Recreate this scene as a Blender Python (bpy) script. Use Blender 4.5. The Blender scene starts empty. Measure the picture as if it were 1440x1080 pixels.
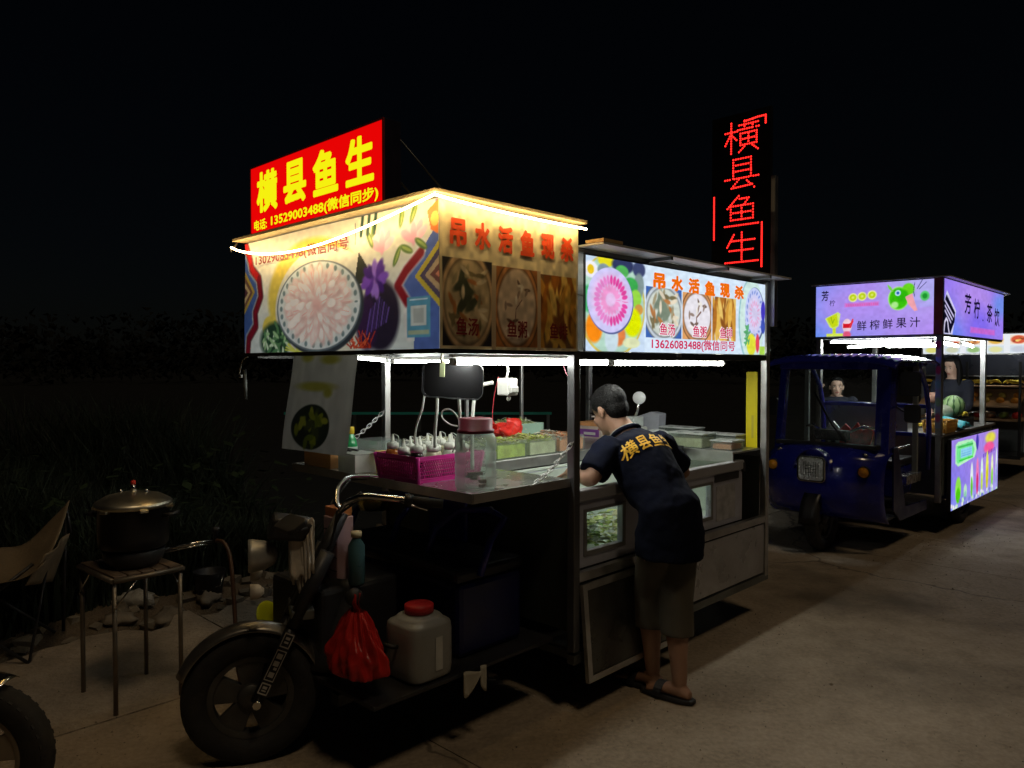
import bpy, bmesh, math, random
import numpy as np
from mathutils import Vector, Matrix
from mathutils.bvhtree import BVHTree
R = math.radians
rnd = random.Random(7)
C = bpy.context.scene.collection
SC = bpy.context.scene

# ------------------------------------------------------------------ camera, world, sun, exposure
cam_d = bpy.data.cameras.new('camera'); cam = bpy.data.objects.new('camera', cam_d); C.objects.link(cam)
cam.location = (0, 0, 1.55); cam.rotation_euler = (R(90 - 1.405), 0, 0)
cam_d.sensor_width = 36; cam_d.lens = 26.5; cam_d.clip_start = .05; cam_d.clip_end = 900
SC.camera = cam
world = bpy.data.worlds.new('World'); SC.world = world; world.use_nodes = True
wn = world.node_tree; bg = wn.nodes['Background']
sky = wn.nodes.new('ShaderNodeTexSky'); sky.sky_type = 'NISHITA'; sky.sun_disc = False
SUN_EL, SUN_ROT = R(62), R(150)
sky.sun_elevation = SUN_EL; sky.sun_rotation = SUN_ROT
wn.links.new(sky.outputs[0], bg.inputs[0]); bg.inputs[1].default_value = 0.0004
sun_d = bpy.data.lights.new('warm_fill_sun', 'SUN'); sun_d.energy = .25; sun_d.angle = R(8); sun_d.color = (1, .77, .50)  # added warm fill, standing in for an unseen street lamp
sun = bpy.data.objects.new('warm_fill_sun', sun_d); C.objects.link(sun)
sun.rotation_euler = (R(90) - SUN_EL, 0, math.pi - SUN_ROT)
SC.view_settings.view_transform = 'Standard'; SC.view_settings.look = 'None'
SC.view_settings.exposure = 0; SC.view_settings.gamma = 1; SC.view_settings.use_curve_mapping = False
try:
    SC.cycles.use_denoising = True; SC.cycles.max_bounces = 8; SC.cycles.transparent_max_bounces = 16
    SC.cycles.sample_clamp_indirect = 3
except Exception: pass

# ------------------------------------------------------------------ materials
def lin(c):
    return tuple(((x/255)/12.92 if x/255 <= .04045 else (((x/255)+.055)/1.055)**2.4) for x in c)
MATS = {}
def mat(name, col, rough=.5, metal=0, var=.12, scale=12, bump=.0, bscale=60, emis=None, estr=0, trans=0, alpha=1, coat=0, ior=1.45, dirt=0, dirtcol=(.05,.04,.03)):
    if name in MATS: return MATS[name]
    m = bpy.data.materials.new(name); m.use_nodes = True; nt = m.node_tree; b = nt.nodes['Principled BSDF']
    tc = nt.nodes.new('ShaderNodeTexCoord')
    nz = nt.nodes.new('ShaderNodeTexNoise'); nz.inputs['Scale'].default_value = scale; nz.inputs['Detail'].default_value = 6
    nt.links.new(tc.outputs['Object'], nz.inputs['Vector'])
    rp = nt.nodes.new('ShaderNodeMapRange'); rp.inputs[1].default_value = .3; rp.inputs[2].default_value = .7
    rp.inputs[3].default_value = 1-var; rp.inputs[4].default_value = 1+var
    nt.links.new(nz.outputs['Fac'], rp.inputs[0])
    mx = nt.nodes.new('ShaderNodeMix'); mx.data_type = 'RGBA'; mx.blend_type = 'MULTIPLY'; mx.inputs[0].default_value = 1
    mx.inputs[6].default_value = (*col, 1); nt.links.new(rp.outputs[0], mx.inputs[7])
    out = mx.outputs[2]
    if dirt > 0:
        n2 = nt.nodes.new('ShaderNodeTexNoise'); n2.inputs['Scale'].default_value = scale*.35; n2.inputs['Detail'].default_value = 9; n2.inputs['Roughness'].default_value = .7
        nt.links.new(tc.outputs['Object'], n2.inputs['Vector'])
        r2 = nt.nodes.new('ShaderNodeMapRange'); r2.inputs[1].default_value = .48; r2.inputs[2].default_value = .72; r2.inputs[4].default_value = dirt
        nt.links.new(n2.outputs['Fac'], r2.inputs[0])
        m2 = nt.nodes.new('ShaderNodeMix'); m2.data_type = 'RGBA'; nt.links.new(r2.outputs[0], m2.inputs[0])
        nt.links.new(out, m2.inputs[6]); m2.inputs[7].default_value = (*dirtcol, 1); out = m2.outputs[2]
    nt.links.new(out, b.inputs['Base Color'])
    rr = nt.nodes.new('ShaderNodeMapRange'); rr.inputs[1].default_value = .3; rr.inputs[2].default_value = .7
    rr.inputs[3].default_value = max(.02, rough-.08); rr.inputs[4].default_value = min(1, rough+.1)
    nt.links.new(nz.outputs['Fac'], rr.inputs[0]); nt.links.new(rr.outputs[0], b.inputs['Roughness'])
    b.inputs['Metallic'].default_value = metal; b.inputs['IOR'].default_value = ior
    b.inputs['Transmission Weight'].default_value = trans; b.inputs['Alpha'].default_value = alpha
    b.inputs['Coat Weight'].default_value = coat
    if emis: b.inputs['Emission Color'].default_value = (*emis, 1); b.inputs['Emission Strength'].default_value = estr
    if bump > 0:
        n3 = nt.nodes.new('ShaderNodeTexNoise'); n3.inputs['Scale'].default_value = bscale; n3.inputs['Detail'].default_value = 5
        nt.links.new(tc.outputs['Object'], n3.inputs['Vector'])
        bp = nt.nodes.new('ShaderNodeBump'); bp.inputs['Strength'].default_value = bump; bp.inputs['Distance'].default_value = .01
        nt.links.new(n3.outputs['Fac'], bp.inputs['Height']); nt.links.new(bp.outputs[0], b.inputs['Normal'])
    MATS[name] = m; return m
def emit(name, col, strength):
    if name in MATS: return MATS[name]
    m = bpy.data.materials.new(name); m.use_nodes = True; nt = m.node_tree; nt.nodes.clear()
    e = nt.nodes.new('ShaderNodeEmission'); o = nt.nodes.new('ShaderNodeOutputMaterial')
    e.inputs[0].default_value = (*col, 1); e.inputs[1].default_value = strength
    nt.links.new(e.outputs[0], o.inputs[0]); MATS[name] = m; return m
def print_mat(name, lit=0, rough=.45):
    if name in MATS: return MATS[name]
    m = bpy.data.materials.new(name); m.use_nodes = True; nt = m.node_tree; b = nt.nodes['Principled BSDF']
    a = nt.nodes.new('ShaderNodeAttribute'); a.attribute_name = 'Col'
    nt.links.new(a.outputs['Color'], b.inputs['Base Color']); b.inputs['Roughness'].default_value = rough
    if lit:
        b.inputs['Base Color'].default_value = (.02,.02,.02,1); nt.links.remove(b.inputs['Base Color'].links[0])
        nt.links.new(a.outputs['Color'], b.inputs['Emission Color']); b.inputs['Emission Strength'].default_value = lit
    else:
        tc = nt.nodes.new('ShaderNodeTexCoord'); n3 = nt.nodes.new('ShaderNodeTexNoise'); n3.inputs['Scale'].default_value = 5; n3.inputs['Detail'].default_value = 3
        nt.links.new(tc.outputs['Object'], n3.inputs['Vector'])
        bp = nt.nodes.new('ShaderNodeBump'); bp.inputs['Strength'].default_value = .04; bp.inputs['Distance'].default_value = .02
        nt.links.new(n3.outputs['Fac'], bp.inputs['Height']); nt.links.new(bp.outputs[0], b.inputs['Normal'])
    if name == 'backlit_vinyl':
        nt.links.new(a.outputs['Color'], b.inputs['Emission Color']); b.inputs['Emission Strength'].default_value = .30
    if name == 'thin_poster_print':
        tl = nt.nodes.new('ShaderNodeBsdfTranslucent'); ms = nt.nodes.new('ShaderNodeMixShader'); ms.inputs[0].default_value = .14; o = nt.nodes['Material Output']
        nt.links.new(a.outputs['Color'], tl.inputs[0]); nt.links.new(b.outputs[0], ms.inputs[1]); nt.links.new(tl.outputs[0], ms.inputs[2]); nt.links.new(ms.outputs[0], o.inputs[0])
    MATS[name] = m; return m

# ------------------------------------------------------------------ mesh builder
class MB:
    def __init__(s): s.v = []; s.f = []; s.mi = []; s.m = 0; s.sm = []; s.smooth = False
    def _f(s, f): s.f.append(f); s.mi.append(s.m); s.sm.append(s.smooth)
    def box(s, x0, x1, y0, y1, z0, z1, M=None):
        n = len(s.v); P = [(x0,y0,z0),(x1,y0,z0),(x1,y1,z0),(x0,y1,z0),(x0,y0,z1),(x1,y0,z1),(x1,y1,z1),(x0,y1,z1)]
        if M is not None: P = [tuple(M @ Vector(p)) for p in P]
        s.v += P
        for f in ((0,3,2,1),(4,5,6,7),(0,1,5,4),(1,2,6,5),(2,3,7,6),(3,0,4,7)): s._f(tuple(n+i for i in f))
        return s
    def prism(s, pts, n_off):
        """flat polygon (3D points) extruded along vector n_off"""
        n = len(s.v); k = len(pts); d = Vector(n_off)
        s.v += [tuple(p) for p in pts] + [tuple(Vector(p)+d) for p in pts]
        s._f(tuple(n+i for i in range(k))[::-1]); s._f(tuple(n+k+i for i in range(k)))
        for i in range(k): j = (i+1) % k; s._f((n+i, n+j, n+k+j, n+k+i))
        return s
    def tube(s, pts, r, seg=10, cap=True, closed=False):
        pts = [Vector(p) for p in pts]; n0 = len(s.v); k = len(pts)
        rs = r if isinstance(r, (list, tuple)) else [r]*k
        up = None
        for i, p in enumerate(pts):
            if closed: d = pts[(i+1) % k]-pts[i-1]
            else: d = pts[min(i+1, k-1)]-pts[max(i-1, 0)]
            d.normalize()
            if up is None: up = Vector((0,0,1)) if abs(d.z) < .9 else Vector((1,0,0))
            a = d.cross(up)
            if a.length < 1e-4: a = d.orthogonal()
            a.normalize(); b = a.cross(d).normalized(); up = b
            for j in range(seg):
                t = 2*math.pi*j/seg; s.v.append(tuple(p + (a*math.cos(t)+b*math.sin(t))*rs[i]))
        sm = s.smooth; s.smooth = True
        for i in range(k if closed else k-1):
            i2 = (i+1) % k
            for j in range(seg):
                j2 = (j+1) % seg
                s._f((n0+i*seg+j, n0+i*seg+j2, n0+i2*seg+j2, n0+i2*seg+j))
        s.smooth = False
        if cap and not closed:
            s._f(tuple(n0+j for j in range(seg))[::-1]); s._f(tuple(n0+(k-1)*seg+j for j in range(seg)))
        s.smooth = sm; return s
    def lathe(s, prof, seg=24, M=None, sx=1, sy=1, c=(0,0,0)):
        """prof: (radius, z) from bottom to top, round the z axis"""
        n0 = len(s.v); k = len(prof)
        for r, z in prof:
            for j in range(seg):
                t = 2*math.pi*j/seg; p = Vector((c[0]+r*math.cos(t)*sx, c[1]+r*math.sin(t)*sy, c[2]+z))
                s.v.append(tuple(M @ p) if M is not None else tuple(p))
        sm = s.smooth; s.smooth = True
        for i in range(k-1):
            for j in range(seg):
                j2 = (j+1) % seg; s._f((n0+i*seg+j, n0+i*seg+j2, n0+(i+1)*seg+j2, n0+(i+1)*seg+j))
        s.smooth = False
        if prof[0][0] > 1e-4: s._f(tuple(n0+j for j in range(seg))[::-1])
        if prof[-1][0] > 1e-4: s._f(tuple(n0+(k-1)*seg+j for j in range(seg)))
        s.smooth = sm; return s
    def grid(s, fn, nu, nv, close=False):
        n0 = len(s.v)
        for i in range(nu+1):
            for j in range(nv+1): s.v.append(tuple(fn(i/nu, j/nv)))
        sm = s.smooth; s.smooth = True
        for i in range(nu):
            for j in range(nv):
                a = n0+i*(nv+1)+j; s._f((a, a+nv+1, a+nv+2, a+1))
        s.smooth = sm; return s
    def ball(s, c, r, seg=16, rings=10, M=None):
        rx, ry, rz = r if isinstance(r, (tuple, list)) else (r, r, r)
        prof = [(math.sin(math.pi*i/rings), -math.cos(math.pi*i/rings)) for i in range(rings+1)]
        n0 = len(s.v)
        T = Matrix.Translation(c) @ (M if M is not None else Matrix.Identity(4)) @ Matrix.Diagonal((rx, ry, rz, 1))
        return s.lathe(prof, seg, T)
    def obj(s, name, mats, parent=None, loc=(0,0,0), rz=0, bev=0, solid=0, weld=False, **tagk):
        me = bpy.data.meshes.new(name); me.from_pydata(s.v, [], s.f)
        if not isinstance(mats, (list, tuple)): mats = [mats]
        for m in mats: me.materials.append(m)
        me.polygons.foreach_set('material_index', s.mi); me.polygons.foreach_set('use_smooth', s.sm)
        if weld:
            b = bmesh.new(); b.from_mesh(me); bmesh.ops.remove_doubles(b, verts=b.verts, dist=1e-5); b.to_mesh(me); b.free()
        me.update()
        o = bpy.data.objects.new(name, me); C.objects.link(o); o.location = loc; o.rotation_euler = (0,0,rz)
        if parent: o.parent = parent
        if bev:
            md = o.modifiers.new('bevel', 'BEVEL'); md.width = bev; md.segments = 2; md.limit_method = 'ANGLE'; md.angle_limit = R(40)
        if solid:
            md = o.modifiers.new('solid', 'SOLIDIFY'); md.thickness = solid; md.offset = 0
        tag(o, **tagk); return o
def tag(o, label=None, cat=None, group=None, kind=None):
    if label: o['label'] = label
    if cat: o['category'] = cat
    if group: o['group'] = group
    if kind: o['kind'] = kind
    return o
def thing(name, label, cat, loc=(0,0,0), rz=0, group=None):
    o = bpy.data.objects.new(name, None); C.objects.link(o); o.location = loc; o.rotation_euler = (0,0,rz)
    o.empty_display_size = .1; return tag(o, label, cat, group)
def B(x0,x1,y0,y1,z0,z1): return MB().box(x0,x1,y0,y1,z0,z1)
def copy_tree(o, parent=None):
    c = o.copy(); C.objects.link(c)
    if parent: c.parent = parent
    for ch in list(o.children): copy_tree(ch, c)
    return c
def rrect(x0, x1, z0, z1, r, n=5):
    P = []
    for cx, cz, a in ((x1-r, z1-r, 0), (x0+r, z1-r, 90), (x0+r, z0+r, 180), (x1-r, z0+r, 270)):
        for i in range(n+1):
            t = R(a+90*i/n); P.append((cx+r*math.cos(t), cz+r*math.sin(t)))
    return P
def skin(name, chains, m, parent=None, sub=2, root=0, extra=None, join=None):
    """chains: verts [(x,y,z,rx,ry)] and edges; grows one continuous surface"""
    vs, es = chains
    me = bpy.data.meshes.new(name); me.from_pydata([v[:3] for v in vs], es, [])
    o = bpy.data.objects.new(name, me); C.objects.link(o)
    o.modifiers.new('s', 'SKIN'); 
    if not me.skin_vertices:
        b = bmesh.new(); b.from_mesh(me); b.verts.layers.skin.verify(); b.to_mesh(me); b.free()
    for i, v in enumerate(vs):
        sv = me.skin_vertices[0].data[i]; sv.radius = (v[3], v[4] if len(v) > 4 else v[3]); sv.use_root = (i == root)
    o.modifiers.new('u', 'SUBSURF').levels = sub
    dg = bpy.context.evaluated_depsgraph_get(); dg.update()
    m2 = bpy.data.meshes.new_from_object(o.evaluated_get(dg)); bpy.data.objects.remove(o)
    m2.polygons.foreach_set('use_smooth', [True]*len(m2.polygons))
    if join is not None:
        b = bmesh.new(); b.from_mesh(m2); t = bpy.data.meshes.new('t'); t.from_pydata(join.v, [], join.f)
        t.polygons.foreach_set('use_smooth', [True]*len(t.polygons)); b.from_mesh(t); b.to_mesh(m2); b.free()
    m2.materials.clear(); m2.materials.append(m); m2.name = name
    o = bpy.data.objects.new(name, m2); C.objects.link(o)
    if parent: o.parent = parent
    return o

# ------------------------------------------------------------------ flat printing: colour grids and lettering
class Plane:
    """a printed face: o = lower left corner, ex = direction of reading, n = outward normal"""
    def __init__(s, o, ex, n, ez=(0,0,1)): s.o, s.ex, s.n, s.ez = Vector(o), Vector(ex), Vector(n), Vector(ez)
    def p(s, x, z, d=0): return s.o + s.ex*x + s.ez*z + s.n*d
class Canvas:
    def __init__(s, w, h, nx, ny, col=(255,255,255)):
        s.w, s.h, s.nx, s.ny = w, h, nx, ny
        s.u, s.v = np.meshgrid(np.linspace(0,1,nx), np.linspace(0,1,ny))
        s.c = np.zeros((ny, nx, 3)); s.c[:] = col; s.rs = np.random.RandomState(3)
    def mix(s, m, col, a=1):
        m = np.clip(m, 0, 1)*a; s.c = s.c*(1-m[..., None]) + np.array(col, float)*m[..., None]
    def ell(s, cx, cy, rx, ry, col, rot=0, soft=.06, a=1, clip=None):
        ct, st = math.cos(R(rot)), math.sin(R(rot)); du, dv = (s.u-cx)*s.w, (s.v-cy)*s.h
        x = (du*ct+dv*st)/(rx*s.w); y = (-du*st+dv*ct)/(ry*s.h if rot == 0 else ry*s.w)
        d = np.sqrt(x*x+y*y); m = (1-d)/soft+.5
        if clip is not None: m = np.minimum(m, clip)
        s.mix(m, col, a)
    def ring(s, cx, cy, rx, ry, wd, col, soft=.03, a=1):
        d = np.sqrt(((s.u-cx)/rx)**2+((s.v-cy)/ry)**2); s.mix((wd-np.abs(d-1))/soft+.5, col, a)
    def poly(s, pts, col, a=1):
        s.mix(s.pm(pts), col, a)
    def pm(s, pts):
        ins = np.zeros(s.u.shape, bool); n = len(pts)
        for i in range(n):
            x1, y1 = pts[i]; x2, y2 = pts[(i+1) % n]
            if y1 == y2: continue
            c = ((s.v < y1) != (s.v < y2)) & (s.u < (x2-x1)*(s.v-y1)/(y2-y1)+x1); ins ^= c
        return ins.astype(float)
    def line(s, pts, wd, col, a=1):
        wd = wd*s.w; m = np.zeros(s.u.shape)
        for (x1, y1), (x2, y2) in zip(pts, pts[1:]):
            ax, ay = x1*s.w, y1*s.h; bx, by = x2*s.w, y2*s.h; L = (bx-ax)**2+(by-ay)**2+1e-9
            t = np.clip(((s.u*s.w-ax)*(bx-ax)+(s.v*s.h-ay)*(by-ay))/L, 0, 1)
            d = np.hypot(s.u*s.w-ax-t*(bx-ax), s.v*s.h-ay-t*(by-ay)); m = np.maximum(m, (wd/2-d)/(wd*.3)+.5)
        s.mix(m, col, a)
    def rect(s, u0, u1, v0, v1, col, a=1, soft=.003):
        m = np.minimum(np.minimum(s.u-u0, u1-s.u), np.minimum(s.v-v0, v1-s.v))/soft+.5; s.mix(m, col, a)
    def noise(s, amp, cells=14, seed=1, region=None):
        rs = np.random.RandomState(seed); g = rs.rand(cells+2, cells*2+2)
        x = s.u*cells*2; y = s.v*cells; xi = x.astype(int); yi = y.astype(int); fx = x-xi; fy = y-yi
        fx = fx*fx*(3-2*fx); fy = fy*fy*(3-2*fy)
        n = g[yi, xi]*(1-fx)*(1-fy)+g[yi, xi+1]*fx*(1-fy)+g[yi+1, xi]*(1-fx)*fy+g[yi+1, xi+1]*fx*fy
        k = 1+(n-.5)*2*amp
        if region is not None: k = 1+(k-1)*region
        s.c *= k[..., None]; return n
    def build(s, plane, name, m, parent, bulge=0, off=0, gain=1.0):
        me = bpy.data.meshes.new(name); X = s.u.ravel()*s.w; Z = s.v.ravel()*s.h
        wob = (bulge*np.sin(s.u*9+1)*np.sin(s.v*5+.5)).ravel()+off
        P = np.array(plane.o)[None]+X[:, None]*np.array(plane.ex)+Z[:, None]*np.array(plane.ez)+wob[:, None]*np.array(plane.n)
        nx, ny = s.nx, s.ny; idx = np.arange(nx*ny).reshape(ny, nx)
        F = np.stack([idx[:-1,:-1], idx[:-1,1:], idx[1:,1:], idx[1:,:-1]], -1).reshape(-1, 4)
        me.vertices.add(nx*ny); me.vertices.foreach_set('co', P.ravel())
        me.loops.add(F.size); me.loops.foreach_set('vertex_index', F.ravel())
        me.polygons.add(len(F)); me.polygons.foreach_set('loop_start', np.arange(len(F))*4)
        me.polygons.foreach_set('loop_total', np.full(len(F), 4))
        me.update(); me.validate()
        col = np.clip(s.c*gain, 0, 255)/255; l = np.where(col <= .04045, col/12.92, ((col+.055)/1.055)**2.4)
        a = me.color_attributes.new('Col', 'FLOAT_COLOR', 'POINT')
        a.data.foreach_set('color', np.concatenate([l.reshape(-1, 3), np.ones((nx*ny, 1))], 1).ravel())
        me.polygons.foreach_set('use_smooth', [True]*len(me.polygons)); me.materials.append(m)
        o = bpy.data.objects.new(name, me); C.objects.link(o); o.parent = parent; return o
_tc = {}
def glyphs(t, bold, res=72):
    """letter shapes: scan the font outline, thicken it by `bold` em, return merged rectangles"""
    k = (t, bold, res)
    if k in _tc: return _tc[k]
    c = bpy.data.curves.new('t', 'FONT'); c.body = t; c.resolution_u = 3
    o = bpy.data.objects.new('t', c); C.objects.link(o)
    dg = bpy.context.evaluated_depsgraph_get(); dg.update(); m = bpy.data.meshes.new_from_object(o.evaluated_get(dg)); m.calc_loop_triangles()
    P = np.array([v.co[:2] for v in m.vertices]); T = np.array([tuple(q.vertices) for q in m.loop_triangles])
    bpy.data.objects.remove(o); bpy.data.meshes.remove(m)
    r = bold*res; pad = int(r)+2; lo = P.min(0); Q = (P-lo)*res+pad; W, H = int(Q[:,0].max())+pad+2, int(Q[:,1].max())+pad+2
    g = np.zeros((H, W), bool)
    for a, b, d in T:
        A, B_, D = Q[a], Q[b], Q[d]; x0, x1 = int(min(A[0],B_[0],D[0])), int(max(A[0],B_[0],D[0]))+1; y0, y1 = int(min(A[1],B_[1],D[1])), int(max(A[1],B_[1],D[1]))+1
        X, Y = np.meshgrid(np.arange(x0, x1+1)+.5, np.arange(y0, y1+1)+.5)
        def e(p, q): return (q[0]-p[0])*(Y-p[1])-(q[1]-p[1])*(X-p[0])
        e1, e2, e3 = e(A, B_), e(B_, D), e(D, A); ins = ((e1 >= -.01)&(e2 >= -.01)&(e3 >= -.01))|((e1 <= .01)&(e2 <= .01)&(e3 <= .01))
        g[y0:y1+1, x0:x1+1] |= ins[:H-y0, :W-x0]
    out = g.copy(); n = int(math.ceil(r))
    for dy in range(-n, n+1):
        for dx in range(-n, n+1):
            if dx*dx+dy*dy <= r*r+.3: out |= np.roll(np.roll(g, dy, 0), dx, 1)
    V, F, live = [], [], {}
    def close(x0, x1, y0, y1):
        q = len(V); V.extend([(x0/res, y0/res), (x1/res, y0/res), (x1/res, y1/res), (x0/res, y1/res)]); F.append((q, q+1, q+2, q+3))
    for y in range(H+1):
        row = out[y] if y < H else np.zeros(W, bool); d = np.diff(np.concatenate([[0], row.astype(int), [0]])); runs = set(zip(np.where(d == 1)[0], np.where(d == -1)[0]))
        for k2 in [q for q in live if q not in runs]: close(k2[0], k2[1], live.pop(k2), y)
        for q in runs:
            if q not in live: live[q] = y
    _tc[k] = (V, F); return _tc[k]
def text(t, plane, x0, x1, z0, z1, m, parent, d=.002, bold=.02, name='lettering', shear=0):
    V, F = glyphs(t, bold, 100 if len(t) == 1 else 60)
    xs = [v[0] for v in V]; ys = [v[1] for v in V]; a, b, c, e = min(xs), max(xs), min(ys), max(ys)
    mb = MB()
    for x, y in V:
        px = x0+(x-a)/(b-a)*(x1-x0); pz = z0+(y-c)/(e-c)*(z1-z0); mb.v.append(tuple(plane.p(px+shear*(pz-z0), pz, d)))
    for f in F: mb._f(f)
    return mb.obj(name, m, parent)

class Frame:
    def __init__(s, x, y, a): s.x, s.y, s.a = x, y, a
    def w(s, t, w, z=0):
        c, n = math.cos(s.a), math.sin(s.a); return (s.x+t*c-w*n, s.y+t*n+w*c, z)
ANG = math.atan2(.717, .697)
F1 = Frame(.287, 3.31, ANG); F2 = Frame(3.882, 6.80, ANG); F3 = Frame(6.98, 10.19, ANG)
def on(fr, name, label, cat, t, w, z, rz=0, group=None): return thing(name, label, cat, fr.w(t, w, z), fr.a+rz, group)

# shared materials
STEEL = mat('brushed_steel', (.56,.56,.55), .38, 1, .15, 8, dirt=.5, dirtcol=(.18,.17,.15))
STEELD = mat('dull_steel', (.20,.21,.20), .45, .8, .2, 6, dirt=.6, dirtcol=(.06,.06,.05))
CHROME = mat('chrome', (.7,.7,.68), .15, 1, .1, 20, dirt=.3, dirtcol=(.2,.18,.15))
BLACKM = mat('black_paint', (.018,.018,.02), .4, 0, .3, 9, dirt=.4)
BLACKP = mat('black_plastic', (.02,.02,.022), .5, 0, .2, 15)
RUBBER = mat('rubber', (.022,.021,.02), .8, 0, .3, 25, bump=.2, dirt=.5, dirtcol=(.07,.055,.04))
WHITEP = mat('white_plastic', (.62,.62,.58), .45, 0, .08, 10, dirt=.25, dirtcol=(.3,.28,.22))
BLUEP = mat('blue_paint', (.014,.02,.30), .22, 0, .15, 10, coat=.5, dirt=.15)
TUBE = emit('tube_glow', (.98,1,.92), 62)
TUBE2 = emit('tube_glow_cool', (.95,1,.97), 50)
ROPE = emit('rope_glow', (1,.68,.28), 40)
def clear_mat(name, tint, body, rough=.06, ior=1.45):
    m = bpy.data.materials.new(name); m.use_nodes = True; nt = m.node_tree; nt.nodes.clear(); N = nt.nodes.new; L = nt.links.new
    o = N('ShaderNodeOutputMaterial'); t = N('ShaderNodeBsdfTransparent'); t.inputs[0].default_value = (*tint, 1); d = N('ShaderNodeBsdfDiffuse'); d.inputs[0].default_value = (.7,.75,.72,1)
    tl = N('ShaderNodeBsdfTranslucent'); tl.inputs[0].default_value = (.7,.75,.72,1); g = N('ShaderNodeBsdfGlossy'); g.inputs['Roughness'].default_value = rough
    ad = N('ShaderNodeMixShader'); ad.inputs[0].default_value = .5; L(d.outputs[0], ad.inputs[1]); L(tl.outputs[0], ad.inputs[2])
    m1 = N('ShaderNodeMixShader'); m1.inputs[0].default_value = body; L(t.outputs[0], m1.inputs[1]); L(ad.outputs[0], m1.inputs[2])
    lw = N('ShaderNodeLayerWeight'); pw = N('ShaderNodeMath'); pw.operation = 'POWER'; pw.inputs[1].default_value = 3.5; L(lw.outputs['Facing'], pw.inputs[0]); f = N('ShaderNodeMath'); f.operation = 'MULTIPLY_ADD'; f.inputs[1].default_value = .45; f.inputs[2].default_value = .05; L(pw.outputs[0], f.inputs[0]); b2 = N('ShaderNodeMath'); b2.operation = 'MULTIPLY_ADD'; b2.inputs[1].default_value = body*3; b2.inputs[2].default_value = body; L(pw.outputs[0], b2.inputs[0]); L(b2.outputs[0], m1.inputs[0]); m2 = N('ShaderNodeMixShader'); L(f.outputs[0], m2.inputs[0]); L(m1.outputs[0], m2.inputs[1]); L(g.outputs[0], m2.inputs[2]); L(m2.outputs[0], o.inputs[0])
    tc = N('ShaderNodeTexCoord'); nz = N('ShaderNodeTexNoise'); nz.inputs['Scale'].default_value = 14; L(tc.outputs['Object'], nz.inputs['Vector']); bp = N('ShaderNodeBump'); bp.inputs['Strength'].default_value = .15; bp.inputs['Distance'].default_value = .01; L(nz.outputs['Fac'], bp.inputs['Height']); L(bp.outputs[0], g.inputs['Normal'])
    MATS[name] = m; return m
GLASS = clear_mat('clear_glass', (.93,.96,.95), .015, .02, 1.4)
CLEARP = clear_mat('clear_plastic', (.93,.97,.95), .12, .10)
JARM = clear_mat('jar_plastic', (.84,.91,.87), .30, .08)
POSTD = mat('backlit_post_steel', (.10,.10,.105), .35, .5, .2, 8, dirt=.3)  # dark copy of the post steel: the near post's backlit shade put into colour
PRINT = print_mat('vinyl_print'); GLOWP = print_mat('backlit_vinyl', 0, .45); THINP = print_mat('thin_poster_print', 0, .6); SCREEN = print_mat('screen_print', 1.0)
# ------------------------------------------------------------------ the setting: ground, road slabs, verge, far bank
def ground_mat(name, c1, c2, scale, rough, bump, crack=0, c3=None):
    m = bpy.data.materials.new(name); m.use_nodes = True; nt = m.node_tree; b = nt.nodes['Principled BSDF']; L = nt.links.new
    g = nt.nodes.new('ShaderNodeNewGeometry'); N = {}
    def noise(sc, det=8, ro=.6):
        n = nt.nodes.new('ShaderNodeTexNoise'); n.inputs['Scale'].default_value = sc; n.inputs['Detail'].default_value = det; n.inputs['Roughness'].default_value = ro
        L(g.outputs['Position'], n.inputs['Vector']); return n.outputs['Fac']
    def ramp(s, lo, hi, a=0, z=1):
        r = nt.nodes.new('ShaderNodeMapRange'); r.inputs[1].default_value = lo; r.inputs[2].default_value = hi; r.inputs[3].default_value = a; r.inputs[4].default_value = z; L(s, r.inputs[0]); return r.outputs[0]
    def mixc(f, a, bb):
        x = nt.nodes.new('ShaderNodeMix'); x.data_type = 'RGBA'; L(f, x.inputs[0])
        for k, v in ((6, a), (7, bb)):
            if isinstance(v, tuple): x.inputs[k].default_value = (*v, 1)
            else: L(v, x.inputs[k])
        return x.outputs[2]
    n1, n2, n3 = noise(scale), noise(scale*9), noise(scale*60, 4)
    col = mixc(ramp(n1, .35, .65), c1, c2)
    col = mixc(ramp(n2, .42, .75, 0, .55), col, tuple(x*.55 for x in c1))
    col = mixc(ramp(n3, .35, .7, 0, .4), col, tuple(min(1, x*1.5) for x in c2))
    if c3: col = mixc(ramp(noise(scale*.9, 7), .52, .66, 0, .85), col, c3)
    if crack:
        v = nt.nodes.new('ShaderNodeTexVoronoi'); v.feature = 'DISTANCE_TO_EDGE'; v.inputs['Scale'].default_value = .28
        ad = nt.nodes.new('ShaderNodeVectorMath'); ad.operation = 'MULTIPLY_ADD'; nn = nt.nodes.new('ShaderNodeTexNoise'); nn.inputs['Scale'].default_value = 2.2; nn.inputs['Detail'].default_value = 6
        L(g.outputs['Position'], nn.inputs['Vector']); L(nn.outputs['Color'], ad.inputs[0]); ad.inputs[1].default_value = (.55,.55,0); L(g.outputs['Position'], ad.inputs[2])
        L(ad.outputs[0], v.inputs['Vector']); col = mixc(ramp(v.outputs['Distance'], .0015, .005, .8, 0), col, tuple(x*.4 for x in c1))
    L(col, b.inputs['Base Color'])
    L(ramp(n2, .3, .7, rough-.12, rough+.08), b.inputs['Roughness'])
    bp = nt.nodes.new('ShaderNodeBump'); bp.inputs['Strength'].default_value = bump; bp.inputs['Distance'].default_value = .02
    mm = nt.nodes.new('ShaderNodeMath'); mm.operation = 'ADD'; L(n2, mm.inputs[0]); L(n3, mm.inputs[1]); L(mm.outputs[0], bp.inputs['Height']); L(bp.outputs[0], b.inputs['Normal'])
    return m
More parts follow.
